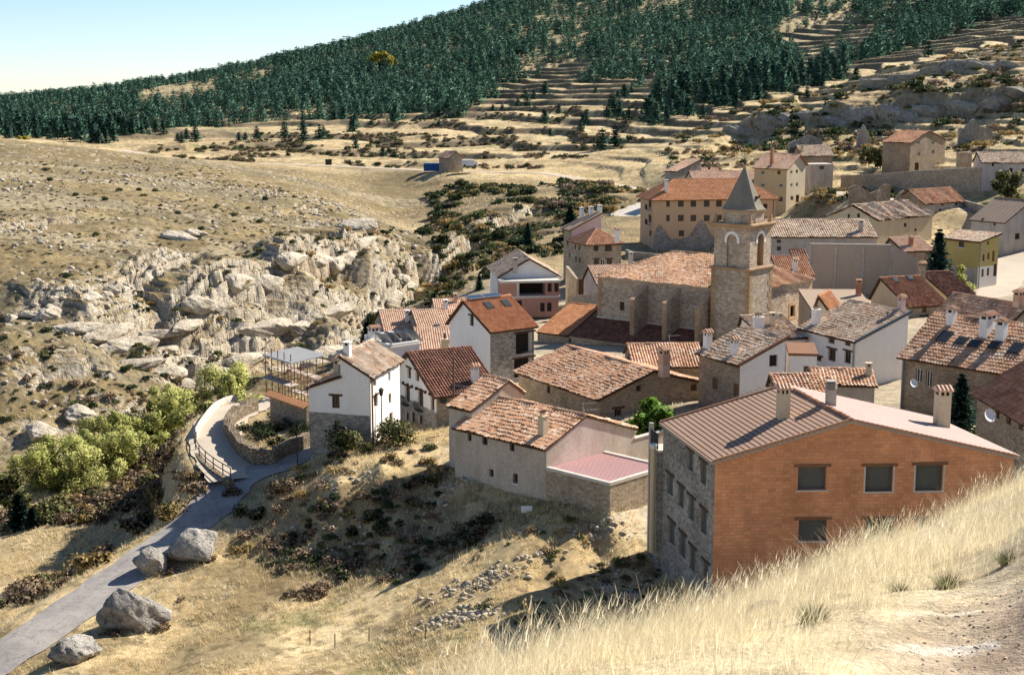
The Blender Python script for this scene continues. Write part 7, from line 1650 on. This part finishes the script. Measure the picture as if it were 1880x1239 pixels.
# ------------------------------------------------------------------ rocks
def rock_mesh(seed, sub, amp=.35, flat=(1, 1, .8), cuts=7):
    import bmesh
    bm = bmesh.new(); bmesh.ops.create_icosphere(bm, subdivisions=sub, radius=1.); V = np.array([v.co[:] for v in bm.verts]); Fq = np.array([[v.index for v in f.verts] for f in bm.faces]); bm.free()
    g = np.random.default_rng(seed)
    for k in range(cuts):
        n = g.normal(size=3); n /= np.linalg.norm(n); d = g.uniform(.5, .85); s = V@n-d; V = V-np.clip(s, 0, None)[:, None]*n[None]*.85
    f = lambda s_, q: (fbm(V[:, 0]*s_+V[:, 2]*s_*.7+seed, V[:, 1]*s_-V[:, 2]*s_*.6, seed+q, 3)-.5)
    r = 1+amp*f(1.6, 1)+amp*.6*f(4., 2)+amp*.25*f(11., 3); V = V*r[:, None]*np.array(flat)[None]
    return V, Fq
def rock(name, label, p, s, seed, mat='boulder_rock', sub=5, rz=0, cat='boulder', amp=.30, group=None):
    V, Fq = rock_mesh(seed, sub, amp, cuts=15); V = V*np.array(s)[None]; c, d = math.cos(rz), math.sin(rz); V = np.stack([V[:, 0]*c-V[:, 1]*d, V[:, 0]*d+V[:, 1]*c, V[:, 2]], 1)
    o = npmesh(name, V, Fq, mat, smooth=False); o.location = p; return tag(o, label, cat, group)
rock('boulder', 'big pale limestone boulder on the right side of the road', gpt(356,1048,95.5)+Vector((0, 0, .9)), (2.15, 1.9, 2.4), 11, rz=.4)
rock('boulder', 'dark shaded boulder leaning on the left of the big pale one', gpt(282,1070,94)+Vector((0, 0, .6)), (1.5, 1.3, 1.6), 12, rz=1.)
rock('boulder', 'large flat-topped boulder with shaded front above the road bend', gpt(246,1165,85)+Vector((0, 0, .8)), (2.5, 2.1, 2.5), 13, rz=.2)
rock('boulder', 'pale boulder cut by the bottom edge near the road', gpt(145,1234,79.5)+Vector((0, 0, .4)), (1.6, 1.4, 1.5), 14, rz=.8)
rock('boulder', 'brown rock on the verge left of the road', gpt(148,1042,103)+Vector((0, 0, .3)), (.9, .8, .8), 15)
rock('boulder', 'small grey stone in the verge above the brown rock', gpt(190,1018,107)+Vector((0, 0, .2)), (.8, .6, .5), 16)
for i, (u, v, d, s, lab) in enumerate(((330,470,232,2.6,'brown jagged outcrop high on the bare hillside'), (355,455,236,2.0,'smaller brown outcrop right of the jagged one on the bare hillside'), (665,428,262,3.0,'pale rock knob at the upper end of the cliff'), (90,565,188,2.2,'rough rock mass on the left of the bare hillside'), (170,545,192,1.8,'rough low rock right of the rock mass on the bare hillside'), (75,790,160,2.2,'brownish rock bank above the stream at left'), (150,770,165,2.0,'rock bank with dark overhang above the stream'), (640,640,190,2.4,'pale smooth rock slab at the stream behind the scaffold'), (580,600,196,2.6,'bulging pale rock at the lower end of the cliff'))):
    rock('rock_outcrop', lab, gpt(u, v, d), (s*1.5, s, s*.8), 30+i, 'limestone', 5, rz=.3*i, cat='rock')
g = np.random.default_rng(77)
CLM = []
for i in range(6):
    V, Fq = rock_mesh(500+i, 5, .34, (1, 1, 1), 9); CLM.append(proto_mesh(npmesh('cliff_ledge', V, Fq, 'limestone', smooth=False)))
for i in range(4): V, Fq = rock_mesh(520+i, 5, .34, (1, 1, 1), 12); CLM.append(proto_mesh(npmesh('cliff_ledge', V, Fq, 'crag_rock', smooth=False)))
CLAB = ['bulging pale limestone ledge in the uppermost cliff band on the left hillside', 'bulging pale limestone ledge in the middle cliff band on the left hillside', 'bulging pale limestone ledge in the lowest cliff band above the houses', 'rough low limestone block in the broken ledge at far left of the hillside', 'grey ledge of the long crag above the village', 'grey ledge in the upper tier of the crag at the right edge']
for ci, (P, h, fade) in enumerate(CLIFFS[:4]+CLIFFS[8:10]):
    PP = smooth_line([Vector((p.x, p.y, 0)) for p in P], 5); i = 2
    while i < len(PP)-2:
        d = PP[i+1]-PP[i-1]; nn_ = Vector((-d.y, d.x, 0)).normalized(); p = PP[i]+nn_*g.normal(.5, .35); p.z = zat(p.x, p.y)
        L_ = g.uniform(2.8, 6.0) if ci < 3 else g.uniform(.7, 1.6); hh = g.uniform(1.0, 1.75) if ci < 3 else g.uniform(.4, .8)
        if ci > 3: L_ = g.uniform(3., 7.5); hh = g.uniform(1.6, 3.2)
        o = inst('cliff_ledge', CLM[int(g.integers(0, 6)) if ci < 4 else 6+int(g.integers(0, 4))], p-Vector((0, 0, .15*hh)), sc=(L_, g.uniform(1.1, 1.7)*min(1, L_/2), hh), rz=math.atan2(d.y, d.x)+g.normal(0, .12)); o.rotation_euler.x = g.normal(0, .12); o.rotation_euler.y = g.normal(0, .08)
        tag(o, CLAB[ci], 'rock', ['upper', 'middle', 'lower', 'broken', 'crag', 'upper crag'][ci]+' cliff band ledges')
        step = L_*g.uniform(.7, 1.35); 
        while step > 0 and i < len(PP)-2: i += 1; step -= (PP[i]-PP[i-1]).length
def stones(name, label, pts, sizes, mat, seed):
    g = np.random.default_rng(seed); pr = [rock_mesh(900+seed+i, 1, .5, (1.2, 1, .7), 5) for i in range(5)]; Vs, Fs, k = [], [], 0
    for p, s in zip(pts, sizes):
        V, Fq = pr[int(g.integers(0, 5))]; a = g.uniform(0, 6.28); c, d = math.cos(a), math.sin(a); W = np.stack([V[:, 0]*c-V[:, 1]*d, V[:, 0]*d+V[:, 1]*c, V[:, 2]], 1)*s*g.uniform(.7, 1.3, 3)[None]+np.array(p)[None]; Vs.append(W); Fs.append(Fq+k); k += len(V)
    return tag(npmesh(name, np.concatenate(Vs), np.concatenate(Fs), mat), label, 'stones', kind='stuff')
P_, S_ = [], []
for u, v, d, n, w_ in ((620,905,98.5,50,1.6),(640,990,94.5,60,2.),(570,1010,95,30,1.5),(870,1045,83,150,1.3),(915,1025,83,50,1.2),(820,1108,79.5,130,1.2),(870,1112,78.5,110,1.3),(1105,955,87,90,1.0),(985,1005,84.5,40,1.),(1180,970,83,40,1.6),(830,880,96.5,80,1.5)):
    q = g.normal(0, 1, (n, 2))*np.array([w_*.8, w_*.5]); c = at(u, v, d); x = c.x+q[:, 0]; y_ = c.y+q[:, 1]; z = height(x, y_); s = .05+.2*g.random(n)**2; P_ += list(np.stack([x, y_, z+s*.2], 1)); S_ += list(s)
stones('rubble', 'heaps of loose stones and rubble in the dry grass below the houses', P_, S_, 'limestone', 1)
th = g.uniform(-.40, -.06, 5000); r_ = np.sqrt(g.uniform(160**2, 330**2, 5000)); x, y_ = r_*np.sin(th), r_*np.cos(th); k = fbm(x/25., y_/12., 55, 3)+g.normal(0, .06, 5000) > .55; x, y_ = x[k], y_[k]; z = height(x, y_); s = .15+.55*g.random(len(x))**3
stones('scattered_stones', 'pale stones strewn over the bare left hillside', np.stack([x, y_, z], 1), s, 'limestone', 2)
# block stacks by the apartment block
for u, v, d, lab in ((1104,1010,80.5,'small stack of grey concrete blocks, left of the larger one'), (1143,1025,79,'larger stack of grey concrete blocks near the apartment block')):
    p = gpt(u, v, d); root = thing('block_stack', tuple(p), lab, 'blocks', 'stacks of concrete blocks'); k = 4 if u > 1120 else 3
    for i in range(k):
        for j in range(3):
            mb = MB(); mb.box((i*.26, random.uniform(-.03, .03), j*.21-.1), (.24, 0, 0), (0, .45, 0), (0, 0, .2), 'concrete'); mb.box((i*.26+.05, .04, j*.21+.101), (.14, 0, 0), (0, .15, 0), (0, 0, .003), 'dark_inside'); mb.box((i*.26+.05, .24, j*.21+.101), (.14, 0, 0), (0, .15, 0), (0, 0, .003), 'dark_inside'); mb.build('block', parent=root)
p = gpt(966,912,91); mb = MB(); mb.box((-.35, -.2, 0), (.75, 0, .0), (0, .1, .3), (0, -.02, .16), 'plastic_white'); o = mb.build('white_slab', origin=(0, 0, 0)); o.location = p; tag(o, 'white slab lying at the foot of the terrace house wall', 'slab')
# fence stakes in the meadow
for u, v, d in ((567,1105,80),(613,1112,79),(676,1105,79.5),(780,1108,77.5)):
    p = gpt(u, v, d); mb = MB(); mb.tube([(0, 0, -.2), (.02, .01, .95)], .035, 'bark', 5); o = mb.build('fence_stake'); o.location = p; tag(o, {567: 'leftmost thin fence stake in the meadow', 613: 'second thin fence stake from the left in the meadow', 676: 'third thin fence stake from the left in the meadow', 780: 'thin fence stake beside the lower rubble heap'}[u], 'stake', 'meadow fence stakes')
# ------------------------------------------------------------------ grasses
def blades(base, hgt, wid, lean, g, seg=3, curl=.35, dirs=None):
    """tapering curved blades; base (n,3)"""
    n = len(base); a = g.uniform(0, 6.28, n) if dirs is None else dirs; side = np.stack([np.cos(a+1.57), np.sin(a+1.57), 0*a], 1); fw = np.stack([np.cos(a), np.sin(a), 0*a], 1)
    V = []
    for k in range(seg+1):
        t = k/seg; c = base+np.array([0, 0, 1.])[None]*(hgt*(t-.12*t*t))[:, None]+fw*(hgt*(lean*t+curl*t*t))[:, None]; w_ = (wid*(1-.85*t))[:, None]*side
        V += [c-w_, c+w_]
    V = np.stack(V, 1).reshape(-1, 3); o = (np.arange(n)*(2*(seg+1)))[:, None]
    Fq = np.concatenate([o+np.array([[2*k, 2*k+1, 2*k+3, 2*k+2]]) for k in range(seg)], 0); return V, Fq
g = np.random.default_rng(5)
# tall straw on the bluff
n = 240000; th = g.uniform(-.30, .42, n); r_ = np.sqrt(g.uniform(8.2**2, 33**2, n)); x, y_ = r_*np.sin(th), r_*np.cos(th)
crest = np.interp(x, [-5, -1, .6, 2, 4, 6.5, 9.5, 12], [12, 14, 17.5, 19.5, 22, 24.5, 28.5, 31])
path = (np.hypot((x-5.7)/2.7, (y_-9.8)/3.9)-1)+(fbm(x*1.2, y_*1.2, 500, 3)-.5)*.6
clump = fbm(x*1.1, y_*1.1, 501, 3)
k = (y_ < crest+2.) & (path > .12) & (clump+g.normal(0, .12, n)+.10*sstep(-.6, .2, y_-crest) > .38) & (y_ > 8.5+0*x)
x, y_ = x[k], y_[k]; r_ = r_[k]; z = height(x, y_); hh = (.09+.36*g.random(len(x))**1.8)*(.75+.6*fbm(x*.6, y_*.6, 502, 2))*np.clip(.5+path[k]*.8, .5, 1.05)
wdir = g.normal(.35, 1.3, len(x)); V1, F1 = blades(np.stack([x, y_, z-.02], 1), hh, .0014+.0012*g.random(len(x)), g.normal(.35, .4, len(x)), g, 3, .4, wdir)
tag(npmesh('tall_straw_grass', V1, F1, 'straw'), 'tall pale straw grass on the near bluff', 'grass', kind='stuff')
print('straw', len(x))
# seed heads on taller stalks
n = 3600; q = g.integers(0, len(x), n); sx_, sy_, sz_ = x[q], y_[q], z[q]; hs = g.uniform(.26, .60, n); a = g.normal(.3, .7, n)
b0 = np.stack([sx_, sy_, sz_-.02], 1); ln = g.normal(.16, .1, n); V2, F2 = blades(b0, hs, np.full(n, .0016), ln, g, 3, .12, a)
fw = np.stack([np.cos(a), np.sin(a), 0*a], 1); tip = b0+np.array([0, 0, .88])[None]*hs[:, None]+fw*(hs*(ln+.12))[:, None]
V3, F3 = blades(tip-np.array([0, 0, .05]), np.full(n, .13), np.full(n, .0055), g.normal(.35, .2, n), g, 2, .3, a)
tag(npmesh('seed_stalks', np.concatenate([V2, V3]), np.concatenate([F2, F3+len(V2)]), 'straw'), 'thin straw stalks with seed heads along the crest of the near bluff', 'grass', kind='stuff')
# dry meadow grass farther down
def meadow(name, label, n, r0, r1, th0, th1, h0, h1, wd_, mat, seed, cut, poly=None, inv=None):
    g = np.random.default_rng(seed); th = g.uniform(th0, th1, n); r_ = np.sqrt(g.uniform(r0*r0, r1*r1, n)); x, y_ = r_*np.sin(th), r_*np.cos(th); c = fbm(x/3.2, y_/3.2, seed+600, 4)
    k = c+g.normal(0, .05, n) > cut
    for P, wd2 in ROADS[:2]: k &= seg_dist(x, y_, P)[0] > wd2+.3
    x, y_ = x[k], y_[k]; z = height(x, y_); m = len(x); rep = 5; X = np.repeat(x, rep)+g.normal(0, .10, m*rep); Y = np.repeat(y_, rep)+g.normal(0, .10, m*rep); Z = np.repeat(z, rep)-.03
    hh = np.repeat(h0+(h1-h0)*g.random(m)**1.5, rep)*g.uniform(.6, 1.1, m*rep); V, Fq = blades(np.stack([X, Y, Z], 1), hh, np.full(m*rep, wd_), g.normal(.25, .25, m*rep), g, 2, .3)
    tag(npmesh(name, V, Fq, mat), label, 'grass', kind='stuff')
meadow('meadow_grass', 'dry golden grass on the slopes and meadow below the houses', 46000, 62, 128, -.40, .16, .12, .5, .016, 'dry_grass', 11, .47)
meadow('pale_meadow_grass', 'pale straw tufts on the slopes and meadow below the houses', 16000, 62, 128, -.40, .16, .12, .42, .016, 'straw', 12, .55)
meadow('green_grass', 'greener grass patches on the slope and road verge', 16000, 62, 128, -.40, .12, .1, .3, .018, 'green_grass', 13, .60)
meadow('gorge_grass', 'dry grass and scrub on the gorge slopes', 20000, 100, 175, -.42, -.09, .15, .5, .03, 'dry_grass', 14, .5)
meadow('hill_grass', 'dry grass on the slopes around the upper houses', 26000, 225, 420, -.05, .40, .2, .7, .05, 'dry_grass', 15, .52)
# path gravel and slabs
n = 3600; a = g.uniform(0, 6.28, n); rr = np.sqrt(g.random(n)); x = 5.7+2.6*rr*np.cos(a); y_ = 9.8+3.8*rr*np.sin(a); k = (y_ > 6.5); x, y_ = x[k], y_[k]; z = height(x, y_); s = .004+.018*g.random(len(x))**4
stones('path_gravel', 'loose gravel on the bare path of the near bluff', np.stack([x, y_, z], 1), s, 'limestone', 3)
for i, (u, v, d, s, lab) in enumerate(((1800,1150,10.6,.22,'flat pale rock slab in the gravel path at the right edge'), (1690,1110,11.6,.2,'thin pale ledge of rock in the middle of the gravel path'), (1850,1185,9.8,.2,'pale rock slab in the lower right corner of the path'), (1420,1080,15.5,.26,'weathered rock half buried in the straw grass'))):
    rock('rock_slab', lab, gpt(u, v, d)-Vector((0, 0, .03 if i != 3 else .0)), (s*1.4, s, s*.14 if i != 3 else s*.55), 60+i, 'limestone', 4, rz=.2*i, cat='rock', amp=.3)
# tufts and thistles
for i, (u, v, d, s, lab) in enumerate(((1490,1175,12.3,.20,'rounded olive green tuft in the middle of the straw grass'), (1740,1062,14.2,.2,'low green tuft behind the gravel path, left one'), (1850,1050,14.4,.18,'low green tuft behind the gravel path near the right edge'), (1650,1075,14.2,.14,'small green tuft at the upper edge of the gravel'))):
    p = gpt(u, v, d); m = 420; a = g.uniform(0, 6.28, m); rr = .35*s*np.sqrt(g.random(m)); V, Fq = blades(np.stack([rr*np.cos(a), rr*np.sin(a), 0*a-.01], 1), s*g.uniform(.6, 1.15, m), np.full(m, .003), g.uniform(.1, .8, m), g, 3, .3, a)
    o = npmesh('grass_tuft', V, Fq, 'olive_leaves' if i else 'green_grass'); o.location = p; tag(o, lab, 'tuft')
for u, v, d, h, lab in ((975,1205,15.6,.95,'tall branching dry thistle stalk at the left of the bluff'), (1225,1085,19.2,.5,'dry thistle with round head in front of the grey stone wall'), (1337,1040,20.4,.42,'dry thistle with round head below the brick corner'), (1610,968,23,.5,'green-tipped weed in front of the second lower window')):
    p = gpt(u, v, d); root = thing('thistle', tuple(p), lab, 'thistle'); mb = MB(); mb.tube([(0, 0, -.05), (.01, .01, h*.5), (0, .02, h)], [.008, .006, .003], 'dry_grass', 5)
    tips = [(0, .02, h)]
    for k in range(6):
        z0 = h*random.uniform(.35, .85); a = random.uniform(0, 6.28); l_ = h*random.uniform(.12, .25); t_ = (l_*math.cos(a), l_*math.sin(a), z0+l_*1.1); mb.tube([(0, .01, z0), t_], [.004, .002], 'dry_grass', 4); tips.append(t_)
    mb.build('stalk', parent=root)
    for t_ in tips: mb = MB(); mb.tube([(t_[0], t_[1], t_[2]-.012), (t_[0], t_[1], t_[2]+.004), (t_[0], t_[1], t_[2]+.022)], [.004, .016, .006], 'dry_grass', 6); mb.build('flower_head', parent=root)

for u, v, d, s, m, lab in ((318,1072,93.5,.7,B,'brown bush tucked between the pale and the dark boulder'), (392,1062,95,.6,GO,'golden bush at the right foot of the big pale boulder'), (300,1180,84.5,.7,RU,'russet bush at the right foot of the flat-topped boulder'), (205,1195,83.5,.6,B,'brown bush in front of the flat-topped boulder'), (180,1222,81,.6,RU,'russet bush behind the lowest boulder'), (330,1110,88.5,.55,B,'brown bush on the verge between the two large boulders'), (100,1230,80.5,.5,B,'brown bush left of the lowest boulder')):
    bush(gpt(u, v, d)-Vector((0, 0, .1)), s, m, lab)
